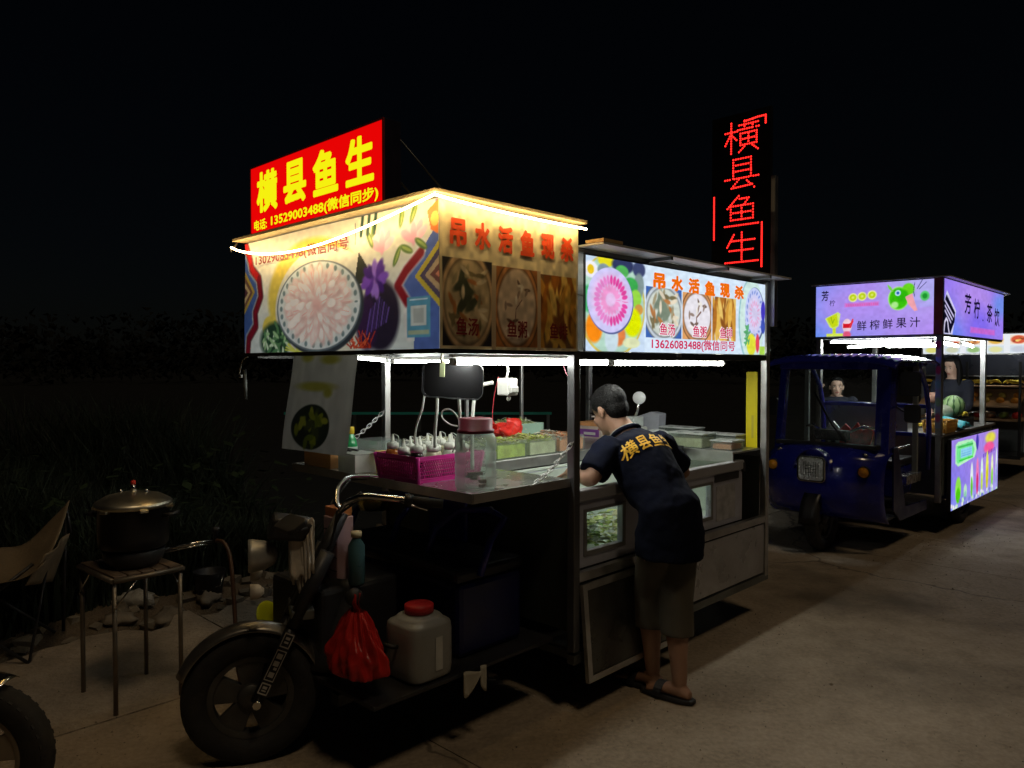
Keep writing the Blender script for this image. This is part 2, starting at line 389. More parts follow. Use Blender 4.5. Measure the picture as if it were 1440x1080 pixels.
DIRT = ground_mat('verge_soil', (.09,.065,.04), (.14,.10,.06), 1.2, .9, .8)
CONC = ground_mat('worn_concrete', (.26,.205,.145), (.38,.305,.22), .7, .78, .5, 1, (.13,.105,.075))
gm = MB(); gm.grid(lambda a, b: ((a-.5)*900, (b-.5)*900, -.10), 8, 8); gm.smooth = False
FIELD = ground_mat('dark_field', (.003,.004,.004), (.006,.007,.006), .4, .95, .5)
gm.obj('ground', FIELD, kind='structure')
base = MB().box(-14, 60, -14, 2.58, -.25, -.055)
road = base.obj('road', mat('joint_filler', (.05,.04,.03), .9, bump=.5), loc=F1.w(0,0), rz=F1.a, kind='structure')
edge_w = [(-14,-10.63), (-10.62,-6.62), (-6.61,-2.61), (-2.60,1.425), (1.437,2.60)]
ts = [-14.1,-9.6,-5.1,-.6,3.9,8.4,12.9,17.4,21.9,26.4,30.9]
for (w0, w1) in edge_w:
    for k in range(len(ts)-1):
        t0, t1 = ts[k]+.005, ts[k+1]-.005
        if w1 == 2.60:   # broken outer edge of the road
            pts = [(t0, w0), (t1, w0)]; n = 44; r2 = random.Random(k)
            for i in range(n+1): pts.append((t1+(t0-t1)*i/n, 2.55+.05*math.sin(i*.9+k)+r2.uniform(-.07,.08)))
            mb = MB().prism([(x, y, 0) for x, y in pts], (0,0,-.06))
        else: mb = B(t0, t1, w0, w1, -.06, 0)
        dz = rnd.uniform(-.003, .003); o = mb.obj('concrete_slab', CONC, road, (0,0,dz))
# verge terrain: rises gently away from the road to a bank
def hz(t, w):
    d = max(0, w-2.5); return -.06+.10*min(1, d/.8)+.16*max(0, d-1.5)/3*min(1, 3/(max(.1, d-1.5)))+.03*math.sin(t*2.3+w*3)+.02*math.sin(t*5.1-w*4)
vg = MB(); vg.grid(lambda a, b: ((a-.25)*60, 2.45+b*.85, hz((a-.25)*60, 2.45+b*.85)), 400, 14)
fv = MB(); fv.grid(lambda a, b: ((a-.25)*60, 3.30+b*b*60, hz((a-.25)*60, 3.30+b*b*60)-.002), 160, 60)
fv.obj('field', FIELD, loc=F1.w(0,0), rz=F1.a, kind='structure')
vg.obj('verge', DIRT, loc=F1.w(0,0), rz=F1.a, kind='structure')
# tall grass and weeds along the bank
def grass():
    rs = np.random.RandomState(5); n = 60000
    t = rs.rand(n)**1.0*9-8.5; w = 3.0+rs.rand(n)**1.5*4
    t[:26000] = rs.rand(26000)*5-4.4; w[:26000] = 3.05+rs.rand(26000)**1.3*3.2
    cl = np.sin(t*1.7+w)*np.sin(w*2.1-t*.6)+rs.rand(n)*.9; keep = cl > -.25; t, w = t[keep], w[keep]; n = len(t)
    z = np.array([hz(a, b) for a, b in zip(t, w)])
    h = (.20+rs.rand(n)*.34)*(1+np.clip(w-3.2, 0, 2)*.45)*(.7+.5*np.sin(t*1.1+w*.8)**2); a = rs.rand(n)*6.28; wd = .006+rs.rand(n)*.009
    lean = (rs.rand(n)*.5+.1)*h; la = rs.rand(n)*6.28
    bx, by = np.cos(a)*wd, np.sin(a)*wd; lx, ly = np.cos(la)*lean, np.sin(la)*lean
    P = np.stack([np.stack([t-bx, w-by, z], -1), np.stack([t+bx, w+by, z], -1), np.stack([t+bx*.7+lx*.35, w+by*.7+ly*.35, z+h*.6], -1), np.stack([t-bx*.7+lx*.35, w-by*.7+ly*.35, z+h*.6], -1), np.stack([t+lx, w+ly, z+h], -1)], 1).reshape(-1, 3)
    me = bpy.data.meshes.new('grass'); i = np.arange(n)*5
    q = np.stack([i, i+1, i+2, i+3], -1); tr = np.stack([i+3, i+2, i+4], -1)
    loops = np.concatenate([q.ravel(), tr.ravel()]); st = np.concatenate([np.arange(n)*4, n*4+np.arange(n)*3]); tt = np.concatenate([np.full(n, 4), np.full(n, 3)])
    me.vertices.add(len(P)); me.vertices.foreach_set('co', P.ravel()); me.loops.add(len(loops)); me.loops.foreach_set('vertex_index', loops)
    me.polygons.add(2*n); me.polygons.foreach_set('loop_start', st); me.polygons.foreach_set('loop_total', tt); me.update(); me.validate()
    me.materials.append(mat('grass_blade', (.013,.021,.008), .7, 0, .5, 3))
    o = bpy.data.objects.new('grass', me); C.objects.link(o); o.location = F1.w(0,0); o.rotation_euler = (0,0,F1.a)
    tag(o, 'tall unlit grass and weeds on the bank behind the stalls', 'grass', kind='stuff')
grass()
# leafy weeds: broad leaves in the bank
def weeds():
    mb = MB(); r = random.Random(11)
    for k in range(170):
        t, w = r.uniform(-4.5, .6), 3.1+r.random()**1.4*3; z = hz(t, w); hh = r.uniform(.3, 1.0)
        for j in range(16):
            f = r.random(); a = r.uniform(0, 6.28); L = r.uniform(.05,.13); p = Vector((t+r.uniform(-.05,.05), w+r.uniform(-.05,.05), z+hh*f))
            d = Vector((math.cos(a), math.sin(a), r.uniform(-.3,.6))); s = d.cross(Vector((0,0,1))).normalized()*L*.32
            n = len(mb.v); mb.v += [tuple(p), tuple(p+d*L*.5+s), tuple(p+d*L), tuple(p+d*L*.5-s)]; mb._f((n, n+1, n+2, n+3))
    mb.obj('weeds', mat('weed_leaf', (.02,.034,.011), .6, 0, .4, 4), loc=F1.w(0,0), rz=F1.a, label='broad leaved weeds mixed into the dark bank', cat='weeds', kind='stuff')
weeds()
# rubble and litter along the broken road edge
def rubble():
    mb = MB(); r = random.Random(4)
    for k in range(420):
        t, w = r.uniform(-5, 4), 2.62+r.random()**2*.9; s = r.uniform(.012,.05)*(1.6 if r.random() < .12 else 1); z = hz(t, w)
        M = Matrix.Translation((t, w, z+s*.3)) @ Matrix.Rotation(r.uniform(0, 6), 4, 'Z') @ Matrix.Rotation(r.uniform(-.5,.5), 4, 'X')
        n = len(mb.v); pts = []
        for sx in (-1, 1):
            for sy in (-1, 1):
                for sz in (-1, 1): pts.append(M @ Vector((sx*s*r.uniform(.6,1.3), sy*s*r.uniform(.5,1), sz*s*r.uniform(.3,.7))))
        mb.v += [tuple(p) for p in pts]
        for f in ((0,1,3,2),(4,6,7,5),(0,4,5,1),(2,3,7,6),(0,2,6,4),(1,5,7,3)): mb._f(tuple(n+i for i in f))
    mb.obj('rubble', mat('rubble_stone', (.17,.14,.10), .9, 0, .4, 6, bump=.4), loc=F1.w(0,0), rz=F1.a, label='broken stones and crumbs of concrete along the road edge', cat='rubble', kind='stuff')
rubble()
def chunk(t, w, sx, sy, sz, m, name, label, cat, seed, group=None):
    r = random.Random(seed); mb = MB(); ph = [r.uniform(0, 6) for _ in range(6)]
    def f(a, b):
        th, p = a*2*math.pi, (b-.5)*math.pi; k = 1+.22*math.sin(3*th+ph[0])*math.cos(p)+.16*math.sin(5*th+ph[1]+2*p)+.1*math.sin(7*p+ph[2])
        return (sx*k*math.cos(p)*math.cos(th), sy*k*math.cos(p)*math.sin(th), sz*k*math.sin(p))
    mb.grid(f, 14, 8); z = hz(t, w); x = F1.w(t, w, z+sz*.5)
    mb.obj(name, m, None, x, r.uniform(0, 3), label=label, cat=cat, group=group)
ROCK = mat('broken_concrete', (.20,.165,.12), .9, 0, .3, 8, bump=.6, bscale=25)
chunk(-.70, 2.72, .17, .10, .035, ROCK, 'concrete_lump', 'flat pale slab lump on the road edge right of the steel stand', 'concrete lump', 1)
chunk(-.42, 2.80, .12, .08, .05, ROCK, 'concrete_lump', 'low grey lump on the verge nearest the tricycle headlight', 'concrete lump', 2)
chunk(-.98, 2.80, .10, .07, .04, ROCK, 'concrete_lump', 'small lump on the verge under the gas hose', 'concrete lump', 3)
pf = mat('thin_litter_film', (.30,.28,.24), .4, 0, .3, 20, bump=1, bscale=30)
chunk(-.82, 2.98, .13, .09, .05, pf, 'crumpled_bag', 'crumpled grey plastic bag lying in the weeds behind the steel stand', 'litter', 5)
# far roadside rail seen through the stall
rl = thing('guard_rail', 'faint teal guard rail far off in the dark beyond the stall', 'rail', (-1.6, 15.2, 0), 0)
RT = mat('teal_paint', (.05,.5,.42), .5, 0, .2, 3)
B(-3.0, 2.4, -.02, .02, .56, .61).obj('top_rail', RT, rl)
for k in range(5): B(-2.9+k*1.3, -2.84+k*1.3, -.03, .03, -.1, .56).obj('post', STEELD, rl)

# far tree line, one dark mass
def treeline():
    mb = MB(); r = random.Random(3)
    for k in range(260):
        a = R(-75+150*k/260)+r.uniform(-.004,.004); d = r.uniform(60, 90); x, y = math.sin(a)*d, math.cos(a)*d; h = r.uniform(2.5, 6.5)
        for j in range(90):
            cx, cy, cz = x+r.gauss(0, 1.4), y+r.gauss(0, 1.4), h*(.15+.8*r.random()); s = r.uniform(.15, .45)
            n = len(mb.v); q = [Vector((r.uniform(-1,1), r.uniform(-1,1), r.uniform(-1,1)))*s for _ in range(4)]
            mb.v += [tuple(Vector((cx, cy, cz))+p) for p in q]
            for f in ((0,1,2),(0,2,3),(0,3,1),(1,3,2)): mb._f(tuple(n+i for i in f))
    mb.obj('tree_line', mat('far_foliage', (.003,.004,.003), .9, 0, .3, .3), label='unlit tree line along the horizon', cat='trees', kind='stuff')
treeline()

# grit on the road, and a few bits of litter
def grit():
    mb = MB(); r = random.Random(21)
    for k in range(5200):
        if r.random() < .5: t, w = r.uniform(-2.6, 6), r.uniform(-3.6, .1)
        else: t, w = r.uniform(-3.2, .5), r.uniform(1.0, 2.6)
        s = r.uniform(.0015, .006)*(2 if r.random() < .03 else 1); a = r.uniform(0, 6); n = len(mb.v)
        for i in range(3): mb.v.append((t+math.cos(a+i*2.1)*s*r.uniform(.7,1.3), w+math.sin(a+i*2.1)*s*r.uniform(.7,1.3), -.002))
        mb.v.append((t, w, s*.9))
        for f in ((0,1,3),(1,2,3),(2,0,3)): mb._f(tuple(n+i for i in f))
    mb.obj('grit', mat('grit_stone', (.22,.18,.13), .9, 0, .6, 40), loc=F1.w(0,0), rz=F1.a, label='fine grit and gravel crumbs scattered on the concrete', cat='grit', kind='stuff')
grit()
for i, (t, w, col, lab) in enumerate([(.1,-1.55,(.45,.42,.36),'scrap of pale paper on the concrete in front of the man'),(2.9,-1.3,(.35,.22,.10),'brown leaf on the concrete near the blue cab'),(-1.95,1.75,(.30,.18,.08),'dry leaf on the concrete between scooter and stand'),(1.55,-2.1,(.40,.38,.34),'torn napkin on the concrete at the lower right')]):
    r = random.Random(i+40); ph = r.uniform(0, 6)
    mb = MB(); mb.grid(lambda a, b: ((a-.5)*.055*(1+.2*math.sin(b*6+ph)), (b-.5)*.035*(1+.3*math.sin(a*5+ph)), .004+.006*math.sin(a*5+ph)**2+.004*math.sin(b*7)**2), 10, 8); o = mb.obj('litter_scrap', mat('scrap_%s' % ['paper','leaf','dry_leaf','napkin'][i], col, .8, 0, .3, 40), None, F1.w(t, w, .002), ph, solid=.0008); tag(o, lab, 'litter')
# ------------------------------------------------------------------ food cart one (tricycle with stall); local x runs to its rear, y to its far side
cart = thing('food_cart', 'nearest food cart, a cargo tricycle with lit fish banners and steel counter', 'food cart', F1.w(0,0), F1.a)
P1 = STEEL
def post(t, w, z0, z1, s=.038, m=None, par=cart): return B(t-s/2, t+s/2, w-s/2, w+s/2, z0, z1).obj('post', m or P1, par, bev=.004)
post(.0, .02, .28, 1.615, .042, POSTD); post(1.85, .02, .25, 2.06, .042); post(0, 1.40, .30, 1.615); post(1.85, 1.40, .25, 1.615)
post(.62, 1.40, 1.06, 1.615, .022); post(1.12, 1.40, 1.06, 1.615, .022)
# lower frame and body
B(-.02,1.87,.0,.04,.225,.265).obj('frame_rail', STEELD, cart); B(-.02,1.87,1.36,1.40,.225,.265).obj('frame_rail', STEELD, cart)
B(.022,1.828,.002,.036,.585,.625).obj('frame_rail', P1, cart)
for t in (.02,.9,1.8): B(t,t+.04,.041,1.359,.227,.262).obj('cross_member', STEELD, cart)
DG = mat('green_grey_steel', (.10,.115,.10), .42, .55, .25, 4, dirt=.5, dirtcol=(.04,.035,.03))
B(.0,.006,.042,1.378,.36,1.02).obj('front_wall', DG, cart)
B(.03,1.83,1.372,1.378,.27,1.0).obj('back_wall', DG, cart)
B(1.83,1.836,.045,1.375,.27,.99).obj('rear_wall', DG, cart)
B(.03,1.82,.05,1.36,.268,.276).obj('floor_plate', STEELD, cart)
# chassis below
for w in (.35, 1.02): B(-1.0,1.8,w,w+.05,.30-.05,.30-.005).obj('chassis_beam', BLACKM, cart)
# rear wheels
def wheel(name, par, c, R_, wd, ax, spokes=5, rimm=None):
    """tyre with tread grooves and a cast rim; ax = axle direction angle about z in parent frame"""
    M = Matrix.Translation(c) @ Matrix.Rotation(ax, 4, 'Z') @ Matrix.Rotation(R(90), 4, 'X')   # local z -> axle
    mb = MB(); h = wd/2
    prof = [(R_*.62,-h*.55),(R_*.70,-h*.9),(R_*.84,-h),(R_*.94,-h*.86),(R_*.99,-h*.5),(R_,0),(R_*.99,h*.5),(R_*.94,h*.86),(R_*.84,h),(R_*.70,h*.9),(R_*.62,h*.55),(R_*.62,-h*.55)]
    mb.lathe(prof, 48, M); mb.f.pop(); mb.mi.pop(); mb.sm.pop(); mb.f.pop(); mb.mi.pop(); mb.sm.pop()
    for k in range(40):
        a = 2*math.pi*k/40
        for s in (-1, 1):
            T = M @ Matrix.Rotation(a+(.04 if s > 0 else -.04), 4, 'Z') @ Matrix.Translation((R_*.968, 0, s*h*.46)) @ Matrix.Rotation(-s*.22, 4, 'Y')
            mb.box(-.006, .001, -R_*.03, R_*.03, -h*.40, h*.40, T)
    t = mb.obj('tyre', RUBBER, par)
    rm = MB(); rr = R_*.63
    rm.lathe([(rr*.86,-h*.5),(rr,-h*.62),(rr*1.0,h*.62),(rr*.86,h*.5),(rr*.84,0),(rr*.86,-h*.5)], 40, M); rm.f.pop(); rm.mi.pop(); rm.sm.pop(); rm.f.pop(); rm.mi.pop(); rm.sm.pop()
    rm.lathe([(.02,-h*.8),(rr*.30,-h*.55),(rr*.34,0),(rr*.30,h*.55),(.02,h*.8)], 24, M)
    for k in range(spokes):
        T = M @ Matrix.Rotation(2*math.pi*k/spokes+.3, 4, 'Z')
        rm.prism([T @ Vector(p) for p in ((rr*.25,-rr*.20,-h*.28),(rr*.9,-rr*.36,-h*.36),(rr*.9,rr*.36,-h*.36),(rr*.25,rr*.20,-h*.28))], (T.to_3x3() @ Vector((0,0,h*.56))))
    rm.obj('rim', rimm or mat('grey_wheel', (.10,.10,.095), .5, .6, .3, 8, dirt=.6, dirtcol=(.06,.045,.03)), par, bev=.003)
for w in (.17, 1.24):
    e = thing('rear_wheel', None, None, (.62, w, .262)); e.parent = cart; wheel('rear_wheel', e, (0,0,0), .262, .10, 0)
# panels of the near side below the freezer
hp = MB(); hp.box(.96,1.822,.006,.014,.275,.575); sp = hp.obj('side_panel', mat('grey_panel', (.50,.50,.52), .3, .6, .15, 5, dirt=.5, dirtcol=(.15,.12,.09)), cart, bev=.003)
pf2 = MB(); pf2.box(.92,.958,.0,.022,.267,.584); pf2.obj('panel_frame', P1, cart, bev=.003)
# dropped flap door, hanging slightly open at its foot
fl = thing('flap_door', None, None, (.02, -.004, .575)); fl.parent = cart; fl.rotation_euler = (R(-5), 0, 0)
B(.03,.76,-.008,.0,-.40,-.03).obj('door_sheet', mat('dark_reflective_steel', (.10,.10,.09), .3, .8, .25, 5, dirt=.5), fl)
B(.0,.03,-.014,.006,-.43,.0).obj('door_frame', P1, fl); B(.76,.79,-.014,.006,-.43,.0).obj('door_frame', P1, fl)
B(.03,.76,-.014,.006,-.028,.0).obj('door_frame', P1, fl); B(.03,.76,-.014,.006,-.43,-.402).obj('door_frame', P1, fl)
# counters: far ledge, rear cross ledge
B(.03,1.48,.66,1.36,1.045,1.055).obj('far_counter', P1, cart); B(.022,1.48,.648,.659,1.0,1.058).obj('counter_lip', P1, cart, bev=.003)
B(1.50,1.826,.04,1.36,1.030,1.040).obj('rear_counter', P1, cart); B(1.488,1.499,.04,1.36,.975,1.043).obj('counter_lip', P1, cart, bev=.003)
# fold-down shelf in front, held by chains
SH = mat('shelf_steel', (.62,.64,.60), .26, .9, .12, 6, dirt=.5, dirtcol=(.3,.28,.24))
sh = MB(); sh.box(-.60,-.004,.03,1.37,1.036,1.048); o = sh.obj('fold_down_shelf', SH, cart, bev=.003)
B(-.606,-.601,.024,1.376,1.015,1.053).obj('shelf_edge', P1, o); B(-.60,-.004,.022,.0285,1.015,1.053).obj('shelf_edge', P1, o); B(-.60,-.004,1.3715,1.378,1.015,1.053).obj('shelf_edge', P1, o)
def chain(p0, p1, par, link=.030, sag=.02):
    p0, p1 = Vector(p0), Vector(p1); L = (p1-p0).length; n = max(4, int(L/(link*.78)))
    for i in range(n):
        f = (i+.5)/n; p = p0.lerp(p1, f); p.z -= sag*4*f*(1-f); d = (p1-p0).normalized(); d.z -= sag*4*(1-2*f)/L; d.normalize()
        q = d.to_track_quat('X', 'Z').to_matrix().to_4x4(); M = Matrix.Translation(p) @ q @ Matrix.Rotation(R(90*(i % 2)+20), 4, 'X')
        pts = []
        for k in range(12):
            a = 2*math.pi*k/12; pts.append(M @ Vector((math.cos(a)*link*.5+(.004 if math.cos(a) > 0 else -.004), math.sin(a)*link*.3, 0)))
        MB().tube(pts, .0021, 5, closed=True).obj('chain_link', STEEL, par)
for (a, b_) in (((-.005,.012,1.225),(-.27,.022,1.05)), ((-.005,1.40,1.30),(-.40,1.385,1.06))):
    e = thing('chain', None, None, (0,0,0)); e.parent = cart; chain(a, b_, e)
# roof and canopy --------------------------------------------------
ROOF = mat('roof_sheet', (.62,.63,.62), .5, .1, .15, 4, dirt=.5, dirtcol=(.3,.26,.2))
B(-.845,.02,-.042,1.525,2.165,2.180).obj('front_roof_sheet', mat('roof_board', (.55,.45,.28), .6, 0, .15, 4, dirt=.3), cart, bev=.002)
B(.03,1.90,-.12,1.48,2.072,2.082).obj('rear_roof_sheet', ROOF, cart, bev=.002)
B(.03,.17,-.119,-.02,2.084,2.098).obj('roof_batten', mat('raw_timber', (.5,.33,.15), .7, 0, .2, 6), cart)
B(.02,1.86,.012,.04,2.052,2.071).obj('canopy_rail', STEELD, cart)
for t in (.55,1.1,1.6): B(t,t+.02,-.125,.011,2.055,2.0712).obj('roof_bracket', STEELD, cart)
B(-.79,0,.006,.03,1.595,1.612).obj('canopy_rail', BLACKM, cart); B(.02,1.828,.004,.034,1.578,1.612).obj('canopy_rail', BLACKM, cart)
B(-.81,-.786,.006,1.50,1.595,1.611).obj('canopy_rail', BLACKM, cart); B(-.785,1.87,1.38,1.405,1.585,1.610).obj('canopy_rail', BLACKM, cart)
B(1.86,1.88,.045,1.378,1.585,1.612).obj('canopy_rail', BLACKM, cart); B(-.004,.016,.05,1.378,1.600,1.6118).obj('canopy_rail', P1, cart)
for k, t in enumerate((-.5,-.2,.45,.9,1.35)): B(t,t+.025,.03,1.38,1.612,1.630).obj('ceiling_bar', P1, cart)
B(.03,1.86,1.383,1.388,1.615,2.06).obj('far_banner_panel', mat('plain_back_panel', (.3,.3,.28), .6, 0, .2, 5), cart)
B(-.78,.0,1.484,1.489,1.615,2.16).obj('far_banner_panel', MATS['plain_back_panel'], cart)
B(1.864,1.872,.03,1.385,1.615,2.06).obj('rear_banner_panel', MATS['plain_back_panel'], cart)
MAROON = mat('dark_red_ink', (.20,.012,.02), .5); REDINK = mat('orange_red_ink', (.75,.07,.01), .5, 0, .05)
# --- front banner
bw, bh = 1.50, .545
c = Canvas(bw, bh, 330, 190, (205,212,205))
c.mix(np.clip(c.v*1.2-.3, 0, 1), (222,214,190)); c.mix(np.clip(.5-c.v, 0, 1)*.8, (196,214,216)); c.noise(.02, 6, 2)
# woven-pattern borders left and right
def zig(side, pts, wd, col):
    c.line([(x if side < 0 else 1-x, y) for x, y in pts], wd, col)
zl = [(.005,.99),(.035,.84),(.045,.76),(.095,.66),(.11,.50),(.075,.36),(.08,.24),(.03,.13),(.02,0)]
c.poly([(0,1),(0,.97)]+[(x-.02, y) for x, y in zl]+[(0,0)], (58,84,140))
for k, (x, y, col) in enumerate([(0,.55,(150,130,60)),(0,.55,(96,70,60)),(0,.55,(170,150,110)),(0,.55,(70,40,50))]):
    s = .07-k*.016; c.poly([(-.01,y+s*3.2),(s,y),(-.01,y-s*3.2)], col)
c.line(zl, .040, (205,205,200)); c.line(zl, .033, (60,50,50)); c.line(zl[:4], .026, (176,30,34)); c.line(zl[3:], .026, (110,22,38))
zr = [(.985,1),(.985,.86),(.93,.72),(.93,.66),(.87,.55),(.835,.45),(.875,.33),(.885,.10)]
c.poly([(1,1),(.985,1)]+[(x+.02, y) for x, y in zr[1:]]+[(.90,0),(1,0)], (80,104,168))
for k, col in enumerate([(190,170,60),(80,70,90),(176,150,110),(110,70,60),(190,120,90)]):
    s = .095-k*.02; c.poly([(1.01,.50+s*2.6),(1-s,.50),(1.01,.50-s*2.6)], col)
c.line(zr[2:], .034, (214,214,210)); c.line(zr[3:7], .026, (134,26,40)); c.poly([(1,1),(.955,.93),(.97,.80),(1,.76)], (226,120,40)); c.ell(.985,.87,.016,.05,(236,190,80))
# yellow crescent
c.ell(.42,.46,.26,.46,(210,192,84),soft=.09); c.ell(.475,.36,.27,.47,(212,212,196),soft=.03)
c.ell(.17,.22,.045,.10,(214,196,84),soft=.2)
# greens and garnishes
rs = np.random.RandomState(8)
c.ell(.20,.10,.09,.16,(38,66,50),soft=.3)
for k in range(46):
    x, y = .13+rs.rand()*.15, .01+rs.rand()*.24; c.ell(x, y, .018, .006, [(150,190,140),(84,130,88),(196,220,190),(50,90,60)][k % 4], rs.rand()*180, soft=.4)
for k in range(22):
    a = rs.rand()*math.pi; c.line([(.33,.0),(.33+math.cos(a)*.07,.0+math.sin(a)*.10)], .004, (206,214,96))
# dark leaves and purple flower
c.ell(.76,.25,.085,.26,(40,34,52),soft=.2); c.ell(.70,.20,.05,.20,(54,34,70),soft=.3)
c.poly([(.64,.50),(.66,.74),(.70,.62),(.69,.50)], (40,48,44))
for k in range(26):
    a = k*2.4; r_ = .010+.040*(k/26); c.ell(.735+math.cos(a)*r_*.9, .52+math.sin(a)*r_*2.0, .024, .012, [(88,46,150),(120,74,186),(64,30,120),(150,110,206)][k % 4], math.degrees(a), soft=.5)
for k in range(9): c.line([(.70+k*.011,.12+.01*k),(.72+k*.010,.38-abs(k-4)*.02)], .006, [(96,74,150),(60,44,96)][k % 2])
for k in range(40):
    a = rs.rand()*math.pi; L = .03+rs.rand()*.06; x = .62+rs.rand()*.10; c.line([(x,.02),(x+math.cos(a)*L*.6,.02+abs(math.sin(a))*L*1.6)], .004, [(190,60,40),(220,96,60),(140,36,30)][k % 3])
# plate
c.ell(.455,.345,.232,.375,(50,58,66),soft=.03); c.ell(.445,.365,.230,.365,(96,112,120),soft=.02); c.ell(.445,.368,.223,.352,(206,216,218),soft=.02); c.ell(.445,.37,.19,.30,(222,226,222),soft=.2)
for k in range(30):
    a = 2*math.pi*k/30; c.ell(.445+math.cos(a)*.205,.37+math.sin(a)*.32,.008,.008,(112,136,140),math.degrees(a),soft=.5)
for ring, n, rr in ((0,22,.150),(1,18,.112),(2,12,.072),(3,7,.035)):
    for k in range(n):
        a = 2*math.pi*(k+.5*ring)/n; x, y = .445+math.cos(a)*rr, .375+math.sin(a)*rr*1.55
        rot = math.degrees(math.atan2(math.sin(a)*rr*1.55*bh, math.cos(a)*rr*bw))
        c.ell(x, y, .036, .017 if ring < 2 else .02, (216,186,182), rot+14*math.sin(k*4.1+ring), soft=.6)
        c.ell(x-.003+.006*math.sin(k*3.7), y+.006+.008*math.sin(k*2.3), .033+.006*math.sin(k*5.1), .013, (242,238,234) if (k+ring) % 2 else (234,216,212), rot, soft=.4)
        c.line([(x-math.cos(a)*.012, y-math.sin(a)*.02),(x+math.cos(a)*.025, y+math.sin(a)*.04)], .0035, (206,130,126) if k % 3 == 0 else (244,240,236), .45)
c.ell(.445,.375,.025,.06,(226,186,182),soft=.8)
# lotus flowers and leaves
for x, y in ((.765,.775),(.90,.80)):
    for k, (dx, dy, rot) in enumerate(((-.02,.02,120),(.02,.02,60),(0,.045,90),(-.028,-.01,150),(.028,-.01,30),(0,.0,90))):
        c.ell(x+dx, y+dy, .030, .012, (226,166,186) if k % 2 else (238,196,206), rot, soft=.4)
for x, y, rot in ((.71,.82,-60),(.73,.90,70),(.83,.66,60),(.87,.70,-20),(.85,.93,75),(.93,.72,-30),(.90,.94,60)): c.ell(x, y, .028, .010, (92,124,60), rot, soft=.3); c.ell(x+.002, y, .022, .004, (150,170,90), rot, soft=.4)
for x in (.67,.70,.73): c.line([(x,.86),(x+.01,1.0)], .012, (38,70,60))
c.line([(.645,.80),(.645,.96)], .002, (60,60,80))
# small notice printed without its code
c.rect(.875,.965,.08,.36,(88,150,176)); c.rect(.89,.95,.16,.30,(196,204,200)); c.rect(.9,.94,.18,.28,(170,178,174)); c.rect(.885,.955,.335,.345,(190,214,224)); c.rect(.88,.96,.10,.13,(160,176,150))
c.noise(.05, 30, 6)
PLf = Plane((-.79, 1.50, 1.612), (0,-1,0), (-1,0,0))
fb = c.build(PLf, 'front_banner', GLOWP, cart, bulge=.004)
text('13029083498(微信同号', PLf, .13, .93, .415, .475, MAROON, fb, .008, .03)
B(-.782,-.778,.002,1.498,1.613,2.16).obj('banner_backing', MATS['plain_back_panel'], cart)
# --- side banner on the near side of the front canopy
c = Canvas(.79, .545, 230, 170, (226,214,180)); c.noise(.03, 6, 3)
def bowl(c, x0, x1, y0, y1, rim, inner, seed, bgc):
    m = (c.u > x0) & (c.u < x1) & (c.v > y0) & (c.v < y1); m = m.astype(float); c.mix(m, bgc)
    cx, cy, rx, ry = (x0+x1)/2, (y0+y1)/2+.01, (x1-x0)*.56, (y1-y0)*.60
    c.ell(cx, cy, rx, ry, tuple(v*.55 for v in rim), clip=m, soft=.03); c.ell(cx, cy, rx*.95, ry*.96, rim, clip=m, soft=.04); c.ell(cx, cy, rx*.86, ry*.85, tuple(v*.6 for v in rim), clip=m, soft=.05)
    c.ell(cx, cy, rx*.82, ry*.80, inner, clip=m, soft=.1); return m, cx, cy, rx, ry
def soup(c, x0, x1, y0, y1, dark):
    m, cx, cy, rx, ry = bowl(c, x0, x1, y0, y1, (206,176,140) if dark else (196,206,216), (196,178,146) if dark else (206,214,204), 1, (40,38,48) if dark else (60,100,176))
    rs = np.random.RandomState(5)
    for k in range(9): a = rs.rand()*180; c.ell(cx+(rs.rand()-.6)*rx*.5, cy+(rs.rand()-.3)*ry*.7, .05*rx/.16, .018*rx/.16, (70,78,62) if dark else (120,134,116), a, soft=.5, clip=m)
    for k in range(26): c.ell(cx+(rs.rand()-.5)*rx*1.2, cy+(rs.rand()-.5)*ry*1.2, .03*rx/.16, .01*rx/.16, [(226,214,190),(120,110,80),(160,150,120),(180,120,70)][k % 4], rs.rand()*180, soft=.5, clip=m)
def congee(c, x0, x1, y0, y1, dark):
    m, cx, cy, rx, ry = bowl(c, x0, x1, y0, y1, (200,140,90), (214,196,180) if dark else (232,228,236), 2, (170,110,60) if dark else (222,160,100))
    rs = np.random.RandomState(9)
    for k in range(14): c.ell(cx+(rs.rand()-.5)*rx, cy+(rs.rand()-.5)*ry*1.2, .022*rx/.16, .008*rx/.16, [(150,130,120),(240,234,226),(110,90,80)][k % 3], rs.rand()*180, soft=.5, clip=m)
    c.line([(cx-rx*.1, y0+.08),(cx-rx*.05,cy-.02),(cx+rx*.2,cy+.05)], .006, (130,100,90))
def fries(c, x0, x1, y0, y1, dark):
    m = ((c.u > x0) & (c.u < x1) & (c.v > y0) & (c.v < y1)).astype(float); c.mix(m, (120,90,60) if dark else (214,226,236)); rs = np.random.RandomState(12)
    for k in range(60):
        x, y = x0+rs.rand()*(x1-x0), y0+(y1-y0)*(.12+.86*rs.rand()); c.ell(x, y, .075*(x1-x0)/.25, .020*(x1-x0)/.25, [(206,150,60),(226,180,84),(176,110,40),(236,200,110),(140,84,34)][k % 5], 60+rs.rand()*70, soft=.35, clip=m)
soup(c, .015, .335, .02, .62, 1); congee(c, .365, .665, .02, .60, 1); fries(c, .69, .985, .02, .58, 1); c.noise(.16, 20, 8)
c.mix(((c.u > .665) & (c.u < .69) | (c.u > .335) & (c.u < .365)).astype(float)*(c.v < .6), (196,176,150))
PLs = Plane((-.79, -.002, 1.612), (1,0,0), (0,-1,0))
